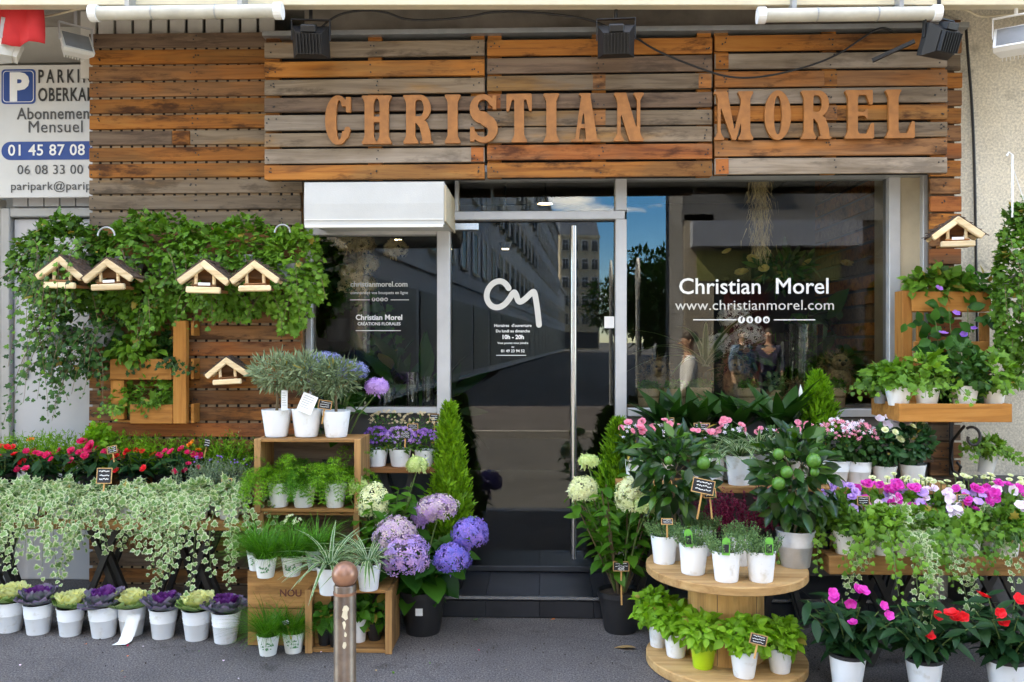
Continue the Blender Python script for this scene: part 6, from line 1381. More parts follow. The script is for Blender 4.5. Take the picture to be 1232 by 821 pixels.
sc_ = MB(); c0 = P(1170, 527, 4.56); sc_.tube([(c0.x + (.052 - .03 * i / 26) * math.cos(2.2 - 5.6 * i / 26), 4.56, c0.z + (.062 - .036 * i / 26) * math.sin(2.2 - 5.6 * i / 26)) for i in range(27)], .008, 6); part('scroll', sc_.mesh('scroll', smooth=True), IRON, brx)
c1 = P(1147, 540, 4.75); sc_ = MB(); sc_.tube([P(1160, 513, 4.56), P(1146, 530, 4.7), P(1143, 550, 4.85), P(1146, 566, 4.92), P(1153, 570, 4.93), P(1156, 562, 4.93), P(1151, 556, 4.93)], .008, 6); part('scroll', sc_.mesh('scroll', smooth=True), IRON, brx)
for i, (px, r, h, m, lab, mm) in enumerate(((1060, .05, .10, GREYPOT, 'bright ivy hanging over the left end of the honey tray', L_IVYB), (1081, .070, .105, WHITECER, 'ivy in the first white pot of the honey tray', L_IVY), (1115, .070, .105, WHITECER, 'ivy in the second white pot of the honey tray', L_IVYB), (1160, .070, .105, WHITECER, 'dark ivy in the white bowl in the middle of the honey tray', L_IVYD), (1196, .062, .115, WHITECER, 'bright ivy at the right end of the honey tray', L_IVYB))):
    Y = 4.58 if i else 4.72
    put('tray_ivy', lab, 'ivy', (PX(px, Y), Y, tz1 - .0155), pot(r, h, m) + ivy(930 + i, r, h, size=.042, nb=(230, 170, 230, 240, 220)[i], nv=(8, 4, 5, 4, 9)[i], L=((.1, .24), (.12, .32), (.08, .26), (.05, .15), (.1, .30))[i], rad=(1.8, 1.35, 1.6, 1.5, 1.9)[i], hh=(.10, .10, .12, .15, .11)[i], m=mm, mz=(.5, .95, .95, .95, .8)[i]), group='ivies on the honey tray')
zt_ = PZ(1150, 375, ry) + .015
put('trough_herb', 'broad leaved green herb in the top trough of the right wall planter', 'herb', (PX(1126, 4.93), 4.93, zt_), rootball(.04) + bush(940, (0, -.03, .15), (.20, .085, .085), 330, 'ovate', .052, L_IVYB, shell=.3, minz=.05, up=.6), group='herbs')
put('trough_herb', 'grey green herb with a blue flower at the right of the top trough', 'herb', (PX(1165, 4.93), 4.93, zt_), rootball(.04) + bush(941, (0, -.03, .13), (.16, .085, .085), 240, 'ovate', .05, L_HYD, shell=.3, minz=.04, up=.6), group='herbs')
g = rng(950); pc = P(1145, 415, 4.80); lf = []
for k in range(75):
    p = np.array([pc.x + g.normal() * .12, 4.79 + g.normal() * .03, pc.z + g.uniform(-.24, .26)]); an = g.uniform(0, 6.28)
    lf.append(S('leaf', one_cached('hyd', int(g.integers(0, 3))), L_HYD, tuple(p - np.array([pc.x, 4.80, tz0 + .032])), lookrot((math.cos(an), -.3, math.sin(an) - .4), (g.normal() * .3, -1, .5)), .075 * g.uniform(.7, 1.3)))
vs2 = MB()
for dx in (-.04, .0, .05): vs2.tube([(dx, .03, .02), (dx * 1.5, .0, .2), (dx * 2, -.02, .45), (dx * 2.2, .0, .62)], .004, 5, .002)
put('climbing_vine', 'leafy climber with violet star flowers in front of the right planter', 'climber', (pc.x, 4.80, tz0 + .032), rootball(.05, .05) + lf + [S('stems', vs2.mesh('stems'), STEMG, stuff=True)] + bloom_parts(951, [off(1154, 372, 4.72, (pc.x, 4.80, tz0 + .032)), off(1137, 397, 4.72, (pc.x, 4.80, tz0 + .032)), off(1163, 399, 4.72, (pc.x, 4.80, tz0 + .032)), off(1133, 340, 4.74, (pc.x, 4.80, tz0 + .032)), off(1175, 392, 4.74, (pc.x, 4.80, tz0 + .032))], F_VIOL, .026, ms=(5, 1, .2)) + bush(952, (0, -.05, .13), (.17, .08, .13), 260, 'ivy', .045, L_IVYD))
# hanging ivy column at the right edge with white hook
hk = P(1218, 240, 4.7)
hi = hang_ivy('long column of hanging ivy on a white hanger at the right edge', 1221, 345, 4.74, .12, .52, .11, 1800, 960, 18, (.1, .32), m=L_IVY, size=.032, nm='hanging_ivy', grp='ivies hanging on the right')
zz = hk.z - P(1214, 340, 4.72).z
tag(part('white_hanger', MB().tube([(hk.x, 4.70, hk.z - .1), (hk.x, 4.70, hk.z + .2), (hk.x + .0, 4.70, hk.z + .245), (hk.x - .02, 4.70, hk.z + .26), (hk.x - .03, 4.70, hk.z + .24)], .006, 6).tube([(hk.x, 4.70, hk.z + .18), (hk.x + .09, 4.72, hk.z - .05)], .003, 5).mesh('white_hanger', smooth=True), WHITEP), 'white plastic hanger above the long ivy at the right edge', 'hanger')
p = P(1185, 570, 4.72); t = put('small_hanging_pot', 'small tilted white pot with ivy under the honey tray', 'ivy', p, pot(.05, .13, WHITECER, 'tall') + ivy(965, .05, .13, size=.035, nb=180, nv=16, L=(.08, .24), rad=1.5, hh=.06, m=L_IVYB), group='ivies hanging on the right'); t.rotation_euler = (0, R(12), 0)

# price tags
price_tag(123, 573, 4.44, 'framed price slate in front of the red flowers on the left', .085, .085, stick=.10)
price_tag(137, 541, 4.74, 'small tilted slate among the crimson flowers', .06, .045, tilt=-12, stick=.06)
price_tag(245, 533, 4.86, 'narrow slate beside the orange flower by the boards', .04, .055, tilt=10, stick=.06, frame=False)
price_tag(272, 579, 4.52, 'small slate between variegated ivy and lavender', .06, .028, stick=.05)
price_tag(387, 487, 4.50, 'small slate between the middle and right olive trees', .075, .05, tilt=8, stick=.08)
paper_tag(342, 482, 4.49, 'white paper tag hanging from the left olive tree', .035, .11, tilt=3, yaw=35); paper_tag(365, 485, 4.48, 'white paper tag hanging from the middle olive tree', .085, .105, tilt=22)
price_tag(487, 524, 4.78, 'slate in the left of the purple bellflowers', .07, .045, stick=.05, frame=False); price_tag(496, 514, 4.9, 'slate behind the middle bellflowers', .065, .04, stick=.08); price_tag(522, 503, 4.96, 'slate highest behind the bellflowers', .06, .05, stick=.12)
price_tag(350, 749, 4.05, 'small black tag in the grass pot on the pavement', .045, .03, tilt=-20, stick=.07, frame=False)
price_tag(839, 585, 3.88, 'large tilted slate on a stick before the left citrus tree', .105, .068, tilt=12, stick=.12); price_tag(857, 594, 4.0, 'smaller slate right of the large tilted slate', .06, .045, tilt=-4, stick=.10)
price_tag(803, 628, 3.93, 'tiny slate in the leftmost thyme pot', .055, .03, stick=.06)
price_tag(748, 683, 4.30, 'slate with a price in the panicle hydrangea pot', .085, .05, stick=.17, text='42€')
price_tag(806, 509, 4.72, 'slate under the peace lily at the left end', .055, .06, stick=.08); price_tag(845, 514, 4.66, 'wide slate among the pink flowers above the left citrus', .09, .045, stick=.07)
price_tag(908, 770, 3.62, 'tilted slate in the front basil pot', .075, .045, tilt=14, stick=.06)
price_tag(1040, 603, 4.08, 'small slate between lilac and magenta cyclamens', .06, .045, stick=.06); price_tag(1160, 600, 4.12, 'small slate before the right magenta cyclamen', .06, .04, stick=.06); price_tag(988, 533, 4.60, 'slate right of the fruit laden citrus among pink phlox', .06, .035, stick=.07)

# fallen leaves on the pavement
for i, (px, py, lab) in enumerate(((765, 781, 'curled brown dead leaf on the pavement by the black pot'), (573, 748, 'green fallen leaf on the pavement before the step'), (104, 777, 'small orange petal on the pavement left of the paper scrap'), (153, 792, 'small orange petal on the pavement below the paper scrap'), (172, 780, 'pale petal on the pavement right of the paper scrap'), (668, 747, 'orange petal on the pavement before the door'))):
    p = G(px, py, .004); s = (.11, .045, .02, .018, .014, .03)[i]
    o = part('fallen_leaf', one_cached('lance' if i == 0 else 'hyd', i % 3), (leaf('dead_leaf', (.38, .24, .10), (.5, .33, .15)), L_GRASS, F_ORAN, F_ORAN, F_PALE, F_ORAN)[i], loc=(p.x, p.y, .012), rot=(0, 0, R((80, 20, 50, 0, 0, 70)[i])), sc=s); tag(o, lab, 'leaf')

# crumbs of soil and chips on the pavement
gg = rng(77); n = 240; cx = gg.uniform(-2.6, 2.4, n); cy = 4.15 - .35 * gg.random(n) ** 2 + .25 * gg.random(n)
oc = tm([(0, 0, 0), (.5, .2, .3), (-.2, .5, .35), (.1, -.4, .5), (.0, .1, .8)], [(0, 1, 4), (1, 2, 4), (2, 3, 4), (3, 1, 4)], [0] * 5)
o = part('soil_crumbs', scatter('soil_crumbs', [(oc, np.stack([cx, cy, np.full(n, .001)], 1), np.stack([gg.normal(size=n), gg.normal(size=n), np.zeros(n)], 1), np.tile([0, 0, 1.0], (n, 1)), gg.uniform(.004, .013, n), gg.random(n))]), SOIL, stuff=True)
tag(o, 'scattered dark soil crumbs on the pavement before the pots', 'soil')
for i in range(14):
    p = G(gg.uniform(20, 720), gg.uniform(775, 818), .004); o = part('fallen_petal', one_cached('hyd', i % 3), (F_CRIM, F_PALE, L_FERN, leaf('dry_petal', (.3, .2, .1), (.4, .3, .15)))[i % 4], loc=(p.x, p.y, .006), rot=(gg.normal() * .1, gg.normal() * .1, gg.uniform(0, 6)), sc=gg.uniform(.010, .02)); tag(o, 'tiny fallen petal or leaf scrap on the bare pavement', 'petal', 'petals scattered on the pavement')
# ------------------------------------------------------------------ inside the shop
ledge_z = PZ(900, 489, 5.45)
lg = table('display_ledge', 'wooden ledge behind the right window with moss pots', PX(757, 5.4), PX(1060, 5.4), 5.27, 5.62, ledge_z, .03, 2, W_GR, (-.7, .7), cat='ledge')
for i, (px, lab) in enumerate(((780, 'burlap moss pot at the left end inside the right window'), (812, 'second burlap moss pot inside the right window'), (842, 'third burlap moss pot inside the right window'), (901, 'burlap moss pot in the middle inside the right window'), (1003, 'burlap moss pot at the right end inside the right window'))):
    r = .075
    put('moss_pot', lab, 'moss pot', (PX(px, 5.42), 5.42, ledge_z), [S('pot', MB().lathe([(0, 0), (r * .85, 0), (r * .9, .01), (r, .12), (r * .96, .125), (0, .115)], 24).mesh('pot', smooth=True), BURLAP), S('twine', MB().lathe([(r * .955, .06), (r * .985, .062), (r * .99, .072), (r * .97, .075)], 24).mesh('twine', smooth=True), STRAW)] + [S('moss', MB().lathe([(r * .98, .12), (r * .9, .15), (r * .5, .17), (0, .175)], 18).mesh('moss', smooth=True), MOSS)] + bush(1000 + i, (0, 0, .135), (r * .98, r * .98, .04), 420, 'quad', .016, L_GRASS, shell=.8, minz=.11), group='moss pots inside the window')
put('small_succulent', 'small grey green plant in a burlap pot right of the middle moss pot', 'plant', (PX(932, 5.42), 5.42, ledge_z), pot(.055, .11, BURLAP) + bush(1010, (0, 0, .15), (.06, .06, .05), 90, 'ovate', .04, L_THYME, minz=.1))
def strawball(seed, rad, n=700): return scatter('straw', [blob(rng(seed), n, (0, 0, 0), rad, needle(.12), .035, shell=.85, lump=.1, droop=.4)])
def creature(lab, px, py, Y, s, seed):
    p = P(px, py, Y); t = thing('straw_animal', lab, 'straw animal', p, group='straw animals inside the window'); t.scale = (s, s, s)
    body = MB().lathe([(0, 0), (.06, .01), (.085, .07), (.075, .14), (.045, .18), (0, .19)], 18).mesh('body', smooth=True); part('body', body, STRAW, t)
    part('bristles', strawball(seed, (.10, .09, .12), 900), STRAW, t, loc=(0, .03, .15), stuff=True)
    part('head', MB().lathe([(.055 * math.sin(a), -.055 * math.cos(a)) for a in np.linspace(0, math.pi, 10)], 16).mesh('head', smooth=True), STRAW, t, loc=(0, -.045, .20))
    for sx in (-1, 1): part('eye', MB().lathe([(.009 * math.sin(a), -.009 * math.cos(a)) for a in np.linspace(0, math.pi, 7)], 10).mesh('eye', smooth=True), BLACKPOT, t, loc=(sx * .02, -.095, .215))
    part('snout', MB().lathe([(.018, 0), (.010, .03), (0, .034)], 10).mesh('snout', smooth=True), BARK, t, loc=(0, -.09, .195), rot=(R(90), 0, 0))
creature('straw hedgehog figure at the left inside the right window', 791, 480, 5.5, 1.0, 1); creature('straw hedgehog figure in the middle inside the right window', 884, 478, 5.5, 1.0, 2); creature('straw hedgehog figure at the right inside the right window', 1008, 473, 5.5, 1.0, 3)
p = P(958, 474, 5.40); t = thing('straw_ball', 'round bristly straw ball on the ledge inside the right window', 'straw ball', p); part('core', MB().lathe([(.085 * math.sin(a), -.075 * math.cos(a)) for a in np.linspace(0, math.pi, 12)], 18).mesh('core', smooth=True), BARK, t); part('bristles', strawball(9, (.10, .10, .085), 1500), STRAW, t, stuff=True)
# pallet boards on the right inner wall, vases and bouquets
ip = thing('pallet_cladding', 'dim pallet boards on the right wall inside the shop', 'cladding', (0, 0, 0)); xi = PX(1085, 5.4) - .006
for k in range(17):
    z0 = 1.15 + k * .11; part('plank', MB().box(-.02, 0, -.75, .75, 0, .088).mesh('plank', bevel=.002), (W_BR, W_OR, W_DK)[k % 3], ip, loc=(xi, 6.25, z0))
vt = table('flower_table', 'dark table with glass vases inside the right window', PX(860, 6.2), PX(1040, 6.2), 5.95, 6.5, .95, .04, 2, W_DK, (-.3, .3))
def vase(lab, px, Y, z, r, h, parts, name='glass_vase'):
    m_ = MB().lathe([(0, .002), (r, .002), (r, h), (r - .004, h), (r - .004, .012), (0, .012)], 24).mesh('vase', smooth=True)
    put(name, lab, 'vase', (PX(px, Y), Y, z), [S('vase', m_, VASEG)] + parts, group='vases inside the shop')
vase('tall glass vase with green stalks inside the right window', 965, 6.05, .951, .14, .75, spikes(1020, .09, .02, 24, .75, L_GRASS, 10, .1, .09, .1))
def bouquet(seed, z, m, n, size, sp=.2): 
    g = rng(seed); return bush(seed, (0, 0, z), (sp, sp * .8, sp * .7), 200, 'lance', .09, L_IVYD) + bloom_parts(seed, [tuple(np.array([0, -.05, z + .03]) + g.normal(size=3) * np.array([sp, sp * .4, sp * .4])) for _ in range(n)], m, size)
vase('glass vase with yellow roses inside the right window', 945, 6.2, .951, .08, .6, bouquet(1030, 1.13, F_YEL, 7, .05, .2))
vase('glass vase with white hydrangeas inside the right window', 882, 6.1, .951, .08, .35, bush(1031, (0, 0, .5), (.2, .16, .15), 120, 'lance', .1, L_IVYD) + [S('flower_head', head_mesh(k, .11, .8, 180), F_WHITE, (dx, -.05, dz), stuff=True) for k, (dx, dz) in enumerate(((-.08, .55), (.1, .62), (0, .75)))])
vase('glass vase with upright blades inside the right window', 850, 5.9, .951, .06, .4, spider(1032, .05, .5, 16, .6))
put('dark_foliage_plant', 'large dark leaved plant deep inside the right window', 'plant', (PX(1010, 6.4), 6.4, FL), pot(.16, .3, BLACKPOT) + bush(1033, (0, 0, 1.25), (.35, .3, .5), 170, 'ovate', .2, L_LILY), group='plants inside the shop')
put('dark_foliage_plant', 'leafy plant deep inside the left window', 'plant', (PX(440, 6.2), 6.2, FL), pot(.16, .3, BLACKPOT) + bush(1034, (0, 0, .95), (.5, .35, .45), 240, 'lance', .22, L_IVYD), group='plants inside the shop')
put('dark_foliage_plant', 'hanging greenery at the left edge inside the left window', 'plant', (PX(405, 5.8), 5.85, 1.55), pot(.1, .15, BLACKPOT) + ivy(1035, .12, .35, size=.07, nb=300, nv=12, L=(.2, .8), rad=1.8, hh=.5, m=L_IVYD, front=1), group='plants inside the shop')
put('palm_leaf_plant', 'big dark palm leaves at the lower right inside the left window', 'plant', (PX(500, 5.8), 5.8, .8), pot(.09, .14, BLACKPOT) + [x for x in bush(1036, (0, 0, .3), (.3, .2, .25), 60, 'lance', .3, L_LILY)], group='plants inside the shop')
for i, (px, h) in enumerate(((468, .22), (497, .32), (515, .3))): vase('empty glass vase inside the left window, ' + ('leftmost', 'middle', 'rightmost')[i], px, 5.42, 1.02, .04, h, [])
table('vase_ledge', 'ledge with empty vases inside the left window', PX(385, 5.4), PX(535, 5.4), 5.27, 5.6, 1.019, .03, 2, W_DK, (0,), cat='ledge')
p = P(432, 320, 5.7); t = thing('dried_bouquet', 'dried beige flower bunch hanging inside the left window', 'dried flowers', (p.x, 5.7, p.z)); 
part('stems', MB().tube([(0, 0, .05), (.02, 0, .4), (0, 0, .9)], .02, 6, .01).mesh('stems'), STRAW, t); g = rng(4)
for k in range(7): part('flower_head', head_mesh(k % 3, .075, .9, 120), F_DRY, t, loc=tuple(g.normal(size=3) * np.array([.12, .06, .09])), stuff=True)
p = P(915, 224, 5.6); t = thing('hanging_moss', 'straw coloured moss strands hanging at the top of the right window', 'moss', (p.x, 5.6, p.z + .1))
gg = rng(6); n = 900; q = np.stack([gg.normal(size=n) * .035, gg.normal(size=n) * .03, -gg.random(n) ** 1.3 * .55], 1)
part('strands', scatter('strands', [(needle(.05), q, np.stack([gg.normal(size=n) * .3, gg.normal(size=n) * .3, -np.ones(n)], 1), gg.normal(size=(n, 3)), .09 * gg.uniform(.5, 1.2, n), gg.random(n))]), F_DRY, t, stuff=True)
for i, (px, py, Y) in enumerate(((656, 246, 6.4), (479, 289, 7.2), (608, 300, 7.6))):
    p = P(px, py, Y); t = thing('ceiling_spot', 'small lit ceiling spot ' + ('above the door', 'inside the left window', 'deep behind the door')[i], 'lamp', (p.x, Y, p.z), group='ceiling spots')
    part('lens', MB().lathe([(0, 0), (.055 if i == 0 else .03, .0), (.03, .02), (0, .02)], 16).mesh('lens'), BULB, t, rot=(R(12), 0, 0)); part('housing', MB().lathe([(.06 if i == 0 else .034, .002), (.062, .06), (0, .06)], 16).mesh('housing'), BLACKM, t); part('cord', MB().tube([(0, 0, .06), (0, 0, max(.07, 3.06 - p.z))], .006, 5).mesh('cord'), BLACKM, t)

# ------------------------------------------------------------------ the street behind the viewer (mirrored in the glass)
def V(px, py, dv): p = P(px, py, dv); return Vector((p.x, 2 * YF - p.y, p.z))
STONE1 = plain('facade_stone', (.40, .35, .28), .85, var=.12, scale=.5); STONE2 = plain('facade_grey', (.42, .43, .45), .85, var=.15, scale=.5); STONE3 = plain('facade_cream', (.55, .47, .33), .85, var=.1, scale=.5); STONE4 = plain('facade_light', (.52, .51, .50), .85, var=.1, scale=.5)
SHUT = plain('shutter', (.62, .63, .66), .7); PANE = plain('dark_pane', (.02, .022, .026), .12); ROOF = plain('zinc_roof', (.20, .22, .25), .5, metal=.3); SHOPD = plain('shop_dark', (.035, .035, .04), .5); SHOPR = plain('shop_red', (.10, .012, .012), .6)
WINM = MB().box(-.5, .5, -.02, .02, 0, 1.7).mesh('pane_quad'); FRM = MB().box(-.6, -.5, -.05, .05, -.06, 1.8).box(.5, .6, -.05, .05, -.06, 1.8).box(-.5, .5, -.05, .05, 1.7, 1.8).box(-.68, .68, -.12, .05, -.14, -.06).box(-.03, .03, -.035, .0, 0, 1.7).box(-.5, .5, -.036, .0, 1.1, 1.15).mesh('frame'); SHM = MB().box(-1.05, -.62, -.05, -.01, 0, 1.75).mesh('shutter_l'); SHM2 = MB().box(.62, 1.05, -.05, -.01, 0, 1.75).mesh('shutter_r')
RAILM = MB().box(-.62, .62, -.3, -.28, .75, .8)
for k in range(11): RAILM.box(-.6 + k * .12 - .008, -.6 + k * .12 + .008, -.3, -.28, 0, .75)
RAILM = RAILM.box(-.66, .66, -.34, 0, -.06, 0).mesh('railing')
def block(lab, p0, p1, H, depth, cols, floors, mat, ground=4.0, shutters=False, rails=False, roof=True, z0=0.0, shopfront=True, fh=3.2):
    """facade runs p0 -> p1; the open side is to the right of that direction"""
    a, b = Vector((p0[0], p0[1], 0)), Vector((p1[0], p1[1], 0)); L = (b - a).length; rz = math.atan2((b - a).y, (b - a).x)
    t = thing('street_building', lab, 'building', (a.x, a.y, z0), rz, 'buildings across the street')
    wl_ = part('wall', MB().box(0, L, 0, depth, 0, H).mesh('wall'), mat, t)
    part('cornice', MB().box(-.1, L + .1, -.25, .1, H - .4, H + .05).box(-.05, L + .05, -.12, .05, ground - .25, ground).mesh('cornice'), mat, t)
    if roof:
        mb = MB(); mb.v = [(0, 0, H + .05), (L, 0, H + .05), (L, depth, H + .05), (0, depth, H + .05), (.2, 1.2, H + 3), (L - .2, 1.2, H + 3), (L - .2, depth - .5, H + 3), (.2, depth - .5, H + 3)]; mb.f = [(0, 1, 5, 4), (1, 2, 6, 5), (2, 3, 7, 6), (3, 0, 4, 7), (4, 5, 6, 7)]; part('roof', mb.mesh('roof'), ROOF, t)
    for f in range(floors):
        for c in range(cols):
            x = L * (c + .5) / cols; z = ground + .55 + f * fh
            wn_ = part('window', WINM, PANE, t, loc=(x, -.03, z)); part('frame', FRM, STONE3 if mat is not STONE3 else SHUT, wn_)
            if shutters: part('shutter', SHM, SHUT, wn_); part('shutter', SHM2, SHUT, wn_)
            if rails: part('railing', RAILM, BLACKM, wn_)
    if shopfront:
        n = max(1, int(L / 4.5))
        for c in range(n): part('shop_front', MB().box(L * c / n + .3, L * (c + 1) / n - .3, -.05, .05, .3, ground - .9).mesh('shop_front'), SHOPD, t)
    return t
# receding row on the left of the side street
q0 = (-4.1, -9.3); dirv = Vector((.07, -1, 0)).normalized()
def along(s): return (q0[0] + dirv.x * s, q0[1] + dirv.y * s)
block('grey shuttered building at the corner of the side street', along(22), along(0), 15.5, 12, 7, 4, STONE2, shutters=True)
block('pale building second along the side street', along(52), along(22.2), 17, 12, 9, 4, STONE4, rails=True)
block('grey building third along the side street', along(95), along(52.2), 16.5, 12, 12, 4, STONE2, shutters=True)
block('light building at the end of the side street row', along(118), along(95.2), 9.5, 12, 6, 1, STONE4)
block('sunlit cream building closing the side street', (10.5, -136), (3.6, -134), 20, 10, 4, 5, STONE3, rails=True)
block('grey front building facing the shop left of the side street', (-4.2, -9.3), (-30, -9.3), 16, 8, 8, 4, STONE1, shutters=True)
# corner building with the garden shop
jx = 3.35
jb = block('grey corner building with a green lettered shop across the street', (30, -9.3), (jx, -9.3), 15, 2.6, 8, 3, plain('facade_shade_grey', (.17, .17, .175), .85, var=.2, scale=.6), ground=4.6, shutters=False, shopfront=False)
fx = lambda px: V(px, 400, 19.5).x - 30
part('shop_fascia', boxmesh('shop_fascia', 30 - V(1010, 320, 19.5).x, 30 - V(838, 320, 19.5).x, -.14, -.01, 2.95, 3.65), plain('fascia_olive', (.28, .29, .10)), jb)
part('awning_blind', boxmesh('awning_blind', 30 - V(1030, 320, 19.5).x, 30 - V(830, 320, 19.5).x, -.5, -.02, 3.72, 4.3), plain('blind_blue', (.30, .33, .40)), jb)
part('shop_front', boxmesh('shop_front', 30 - V(1030, 320, 19.5).x, 30 - V(835, 320, 19.5).x, -.06, -.005, .2, 2.9), SHOPD, jb)
part('shop_front', boxmesh('shop_front', 30 - V(925, 320, 19.5).x, 30 - V(872, 320, 19.5).x, -.09, -.062, .4, 2.7), SHOPR, jb)
part('pier', boxmesh('pier', 30 - jx - .7, 30 - jx - .02, -.12, -.01, .0, 4.5), STONE1, jb)
GL = plain('green_letter', (.03, .12, .03), .6)
for s, z in (('LE JARDIN', 3.30), ('PERSAN', 2.98)): part('lettering', text_mesh(s, .40, bold=.01, ext=.01), GL, jb, loc=(30 - V(940, 320, 19.5).x, -.16, z), rot=UPR)
def street_tree(lab, x, y, H, R_, seed):
    t = thing('street_tree', lab, 'tree', (x, y, -.12), group='trees in the side street'); g = rng(seed); tr = MB(); tr.tube([(0, 0, 0), (.05, 0, H * .3), (0, .1, H * .7)], .16, 8, .06)
    for k in range(8): a = k * 2.4; tr.tube([(0, 0, H * (.35 + .03 * k)), (math.cos(a) * R_ * .4, math.sin(a) * R_ * .4, H * .6), (math.cos(a) * R_ * .75, math.sin(a) * R_ * .75, H * (.65 + .03 * k))], .06, 5, .02)
    part('trunk', tr.mesh('trunk', smooth=True), BARK, t); part('crown', scatter('crown', [blob(g, 2600, (0, 0, H * .68), (R_, R_, H * .34), T_QUAD, .34, shell=.3, lump=.6, lumps=14)]), L_TREE, t, stuff=True)
for i, (px, dv, H, R_, lab) in enumerate(((792, 38, 5.6, 2.0, 'nearest street tree in the side street'), (745, 62, 6.0, 2.4, 'street tree in the middle of the side street'), (815, 30, 4.2, 1.6, 'low street tree behind the corner building'), (770, 90, 7.0, 3.6, 'farthest street tree in the side street'))):
    p = V(px, 400, dv); street_tree(lab, p.x, p.y, H, R_, 40 + i)
def roadsign(px, py, dv, lab, rz):
    p = V(px, py, dv); t = thing('road_sign', lab, 'road sign', (p.x, p.y, 0), rz, 'round road signs'); part('post', MB().tube([(0, 0, 0), (0, 0, p.z + .2)], .03, 10).mesh('post', smooth=True), GALV, t); part('disc', MB().lathe([(0, -.01), (.31, -.01), (.31, .01), (0, .01)], 28).mesh('disc'), GALV, t, loc=(0, 0, p.z), rot=(R(90), 0, 0)); part('rim', MB().lathe([(.30, -.014), (.318, -.014), (.318, .014), (.30, .014)], 28).mesh('rim'), WHITEP, t, loc=(0, 0, p.z), rot=(R(90), 0, 0))
roadsign(767, 336, 12.5, 'round road sign seen edge on, right of the door frame', R(92)); roadsign(735, 338, 13.0, 'round road sign seen edge on in the door glass', R(92))

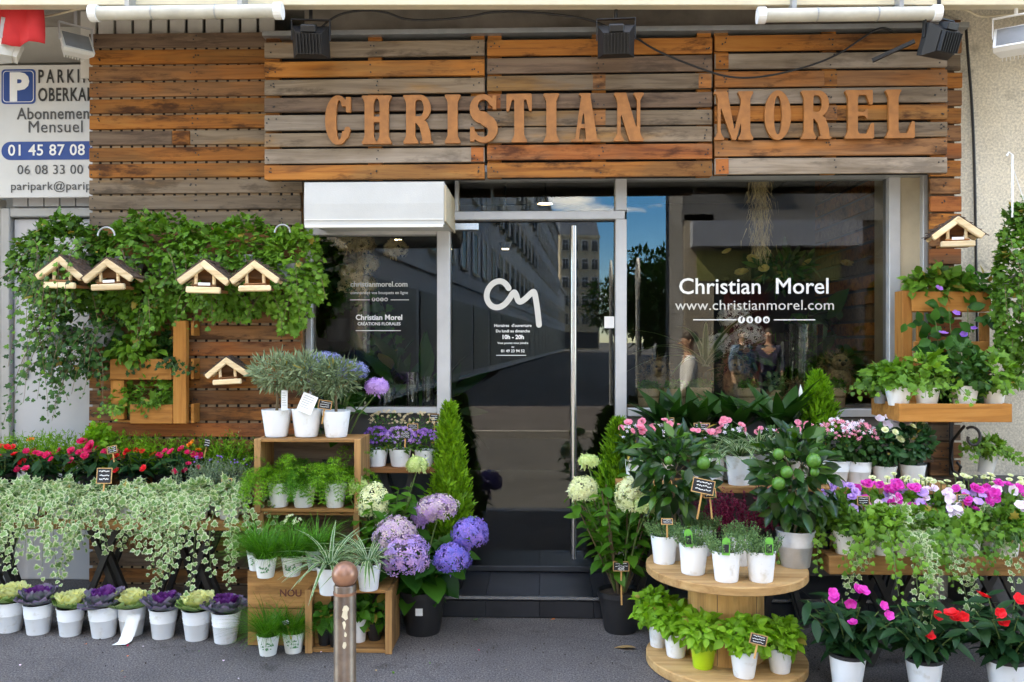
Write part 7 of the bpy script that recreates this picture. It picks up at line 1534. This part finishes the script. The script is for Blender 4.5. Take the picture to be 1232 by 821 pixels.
# people
def skin_obj(name, J, E, root):
    names = list(J); me = bpy.data.meshes.new(name); me.from_pydata([J[n][0] for n in names], [(names.index(a), names.index(b)) for a, b in E], [])
    o = bpy.data.objects.new(name, me); C.objects.link(o); o.modifiers.new('skin', 'SKIN'); o.modifiers.new('sub', 'SUBSURF').levels = 2
    for i, n in enumerate(names):
        r = J[n][1]; sv = me.skin_vertices[0].data[i]; sv.radius = r if hasattr(r, '__len__') else (r, r); sv.use_root = (n == root)
    m2 = bpy.data.meshes.new_from_object(o.evaluated_get(bpy.context.evaluated_depsgraph_get())); bpy.data.objects.remove(o)
    m2.polygons.foreach_set('use_smooth', [True] * len(m2.polygons)); return m2
def person(lab, loc, rz, shirt, trousers, pose='walk', hair=HAIR, hold=False):
    """faces -Y locally"""
    sw = {'walk': .20, 'stand': .03}[pose]
    J = dict(pelvis=((0, 0, .95), (.15, .11)), waist=((0, 0, 1.1), (.135, .10)), chest=((0, 0, 1.32), (.165, .115)), neckb=((0, .005, 1.47), (.06, .06)), neck=((0, -.005, 1.54), (.052, .055)), head=((0, -.02, 1.66), (.078, .098)), crown=((0, -.01, 1.74), (.06, .075)))
    E = [('pelvis', 'waist'), ('waist', 'chest'), ('chest', 'neckb'), ('neckb', 'neck'), ('neck', 'head'), ('head', 'crown')]
    for s, n in ((-1, 'l'), (1, 'r')):
        f = sw * s
        J.update({n + 'hip': ((s * .09, 0, .90), .085), n + 'knee': ((s * .10, -f * .6 - .02, .50), .06), n + 'ank': ((s * .10, -f * 1.25 + (.10 if f < 0 else 0), .09), .04), n + 'toe': ((s * .11, -f * 1.25 - .13, .035), (.04, .03)), n + 'sh': ((s * .185, 0, 1.42), .058)})
        if hold: J.update({n + 'el': ((s * .25, -.08, 1.20), .045), n + 'wr': ((s * .09, -.27, 1.42), .03), n + 'hand': ((s * .065, -.31, 1.48), (.035, .02))})
        else: J.update({n + 'el': ((s * .24, f * .35 + .03, 1.15), .045), n + 'wr': ((s * .25, f * .9 - .05, .92), .03), n + 'hand': ((s * .25, f * .95 - .07, .85), (.022, .036))})
        E += [('pelvis', n + 'hip'), (n + 'hip', n + 'knee'), (n + 'knee', n + 'ank'), (n + 'ank', n + 'toe'), ('chest', n + 'sh'), (n + 'sh', n + 'el'), (n + 'el', n + 'wr'), (n + 'wr', n + 'hand')]
        h = Vector(J[n + 'hand'][0]); d = (h - Vector(J[n + 'wr'][0])).normalized()
        for k in range(4): nm = n + 'f%d' % k; J[nm] = (tuple(h + d * (.075 + .012 * (k in (1, 2))) + Vector((-s * .018 * (hold), (.024 * (k - 1.5)) * (0 if hold else 1), (.018 * (k - 1.5)) * hold))), .009); E.append((n + 'hand', nm))
        nm = n + 'th'; J[nm] = (tuple(h + d * .03 + Vector((-s * .03 * (1 - hold), -.035 * (1 - hold), .04 * hold))), .010); E.append((n + 'hand', nm))
    t = thing('person', lab, 'person', loc, rz, 'people in the street')
    body = part('body', skin_obj('body', J, E, 'pelvis'), SKIN, t)
    up = {k: (J[k][0], tuple(np.array(J[k][1] if hasattr(J[k][1], '__len__') else (J[k][1],) * 2) * 1.0 + .022)) for k in ('pelvis', 'waist', 'chest', 'neckb', 'lsh', 'rsh', 'lel', 'rel')}
    for n in 'lr': w0, w1 = Vector(J[n + 'el'][0]), Vector(J[n + 'wr'][0]); up[n + 'cuff'] = (tuple(w0.lerp(w1, .8)), .045)
    up['neckb'] = ((0, .005, 1.455), (.068, .068))
    part('shirt', skin_obj('shirt', up, [('pelvis', 'waist'), ('waist', 'chest'), ('chest', 'neckb'), ('chest', 'lsh'), ('chest', 'rsh'), ('lsh', 'lel'), ('rsh', 'rel'), ('lel', 'lcuff'), ('rel', 'rcuff')], 'waist'), shirt, t)
    dn = {'pelvis': ((0, 0, .98), (.158, .12))}
    for n in 'lr':
        for k, r in (('hip', .105), ('knee', .08), ('ank', .062)): dn[n + k] = (J[n + k][0], r)
    part('trousers', skin_obj('trousers', dn, [('pelvis', 'lhip'), ('pelvis', 'rhip'), ('lhip', 'lknee'), ('rhip', 'rknee'), ('lknee', 'lank'), ('rknee', 'rank')], 'pelvis'), trousers, t)
    for n in 'lr':
        a, b = Vector(J[n + 'ank'][0]), Vector(J[n + 'toe'][0]); part('shoe', skin_obj('shoe', {'h': ((a.x, a.y + .03, .045), (.045, .04)), 'm': ((a.x, a.y - .05, .045), (.05, .04)), 't': ((b.x, b.y - .01, .035), (.04, .03))}, [('h', 'm'), ('m', 't')], 'm'), BLACKM, t)
    hm = scatter('hair', [blob(rng(3), 700, (0, .01, 1.705), (.095, .115, .105), needle(.3), .05, shell=.85, lump=.05, droop=.3)])
    part('hair_cap', MB().lathe([(.088 * math.sin(a), .10 * math.cos(a)) for a in np.linspace(0, 1.75, 9)], 18).mesh('hair_cap', smooth=True), hair, t, loc=(0, .018, 1.705), rot=(R(-16), 0, 0), sc=(1, 1.2, 1))
    for sx in (-1, 1):
        part('eye', MB().lathe([(.012 * math.sin(a), -.012 * math.cos(a)) for a in np.linspace(0, math.pi, 7)], 10).mesh('eye', smooth=True), WHITEP, body, loc=(sx * .032, -.108, 1.672)); part('ear', MB().lathe([(.016 * math.sin(a), -.028 * math.cos(a)) for a in np.linspace(0, math.pi, 8)], 8).mesh('ear', smooth=True), SKIN, body, loc=(sx * .082, .0, 1.66))
    part('nose', MB().lathe([(.017, 0), (.012, .022), (0, .034)], 8).mesh('nose', smooth=True), SKIN, body, loc=(0, -.112, 1.632), rot=(R(62), 0, 0)); part('mouth', boxmesh('mouth', -.022, .022, -.006, .006, -.005, .005, bevel=.002), plain('lip', (.36, .12, .09)), body, loc=(0, -.112, 1.595))
    return t
SHW = plain('shirt_white', (.72, .73, .75), .8); TRD = plain('trousers_dark', (.035, .04, .055), .8); SHV = plain('shirt_violet', (.12, .09, .18), .8); SHB = plain('shirt_blue', (.08, .14, .25), .8)
p = V(829, 400, 10.7); person('person in a white shirt walking past, mirrored in the right window', (p.x, p.y, -.12), R(-90), SHW, TRD, 'walk')
p = V(893, 400, 15.6); person('person in a blue shirt on the opposite pavement', (p.x, p.y, 0), R(150), SHB, TRD, 'stand')
p = V(925, 400, 15.9); person('person in dark clothes on the opposite pavement', (p.x, p.y, 0), R(200), plain('shirt_navy', (.03, .03, .07), .8), TRD, 'stand')
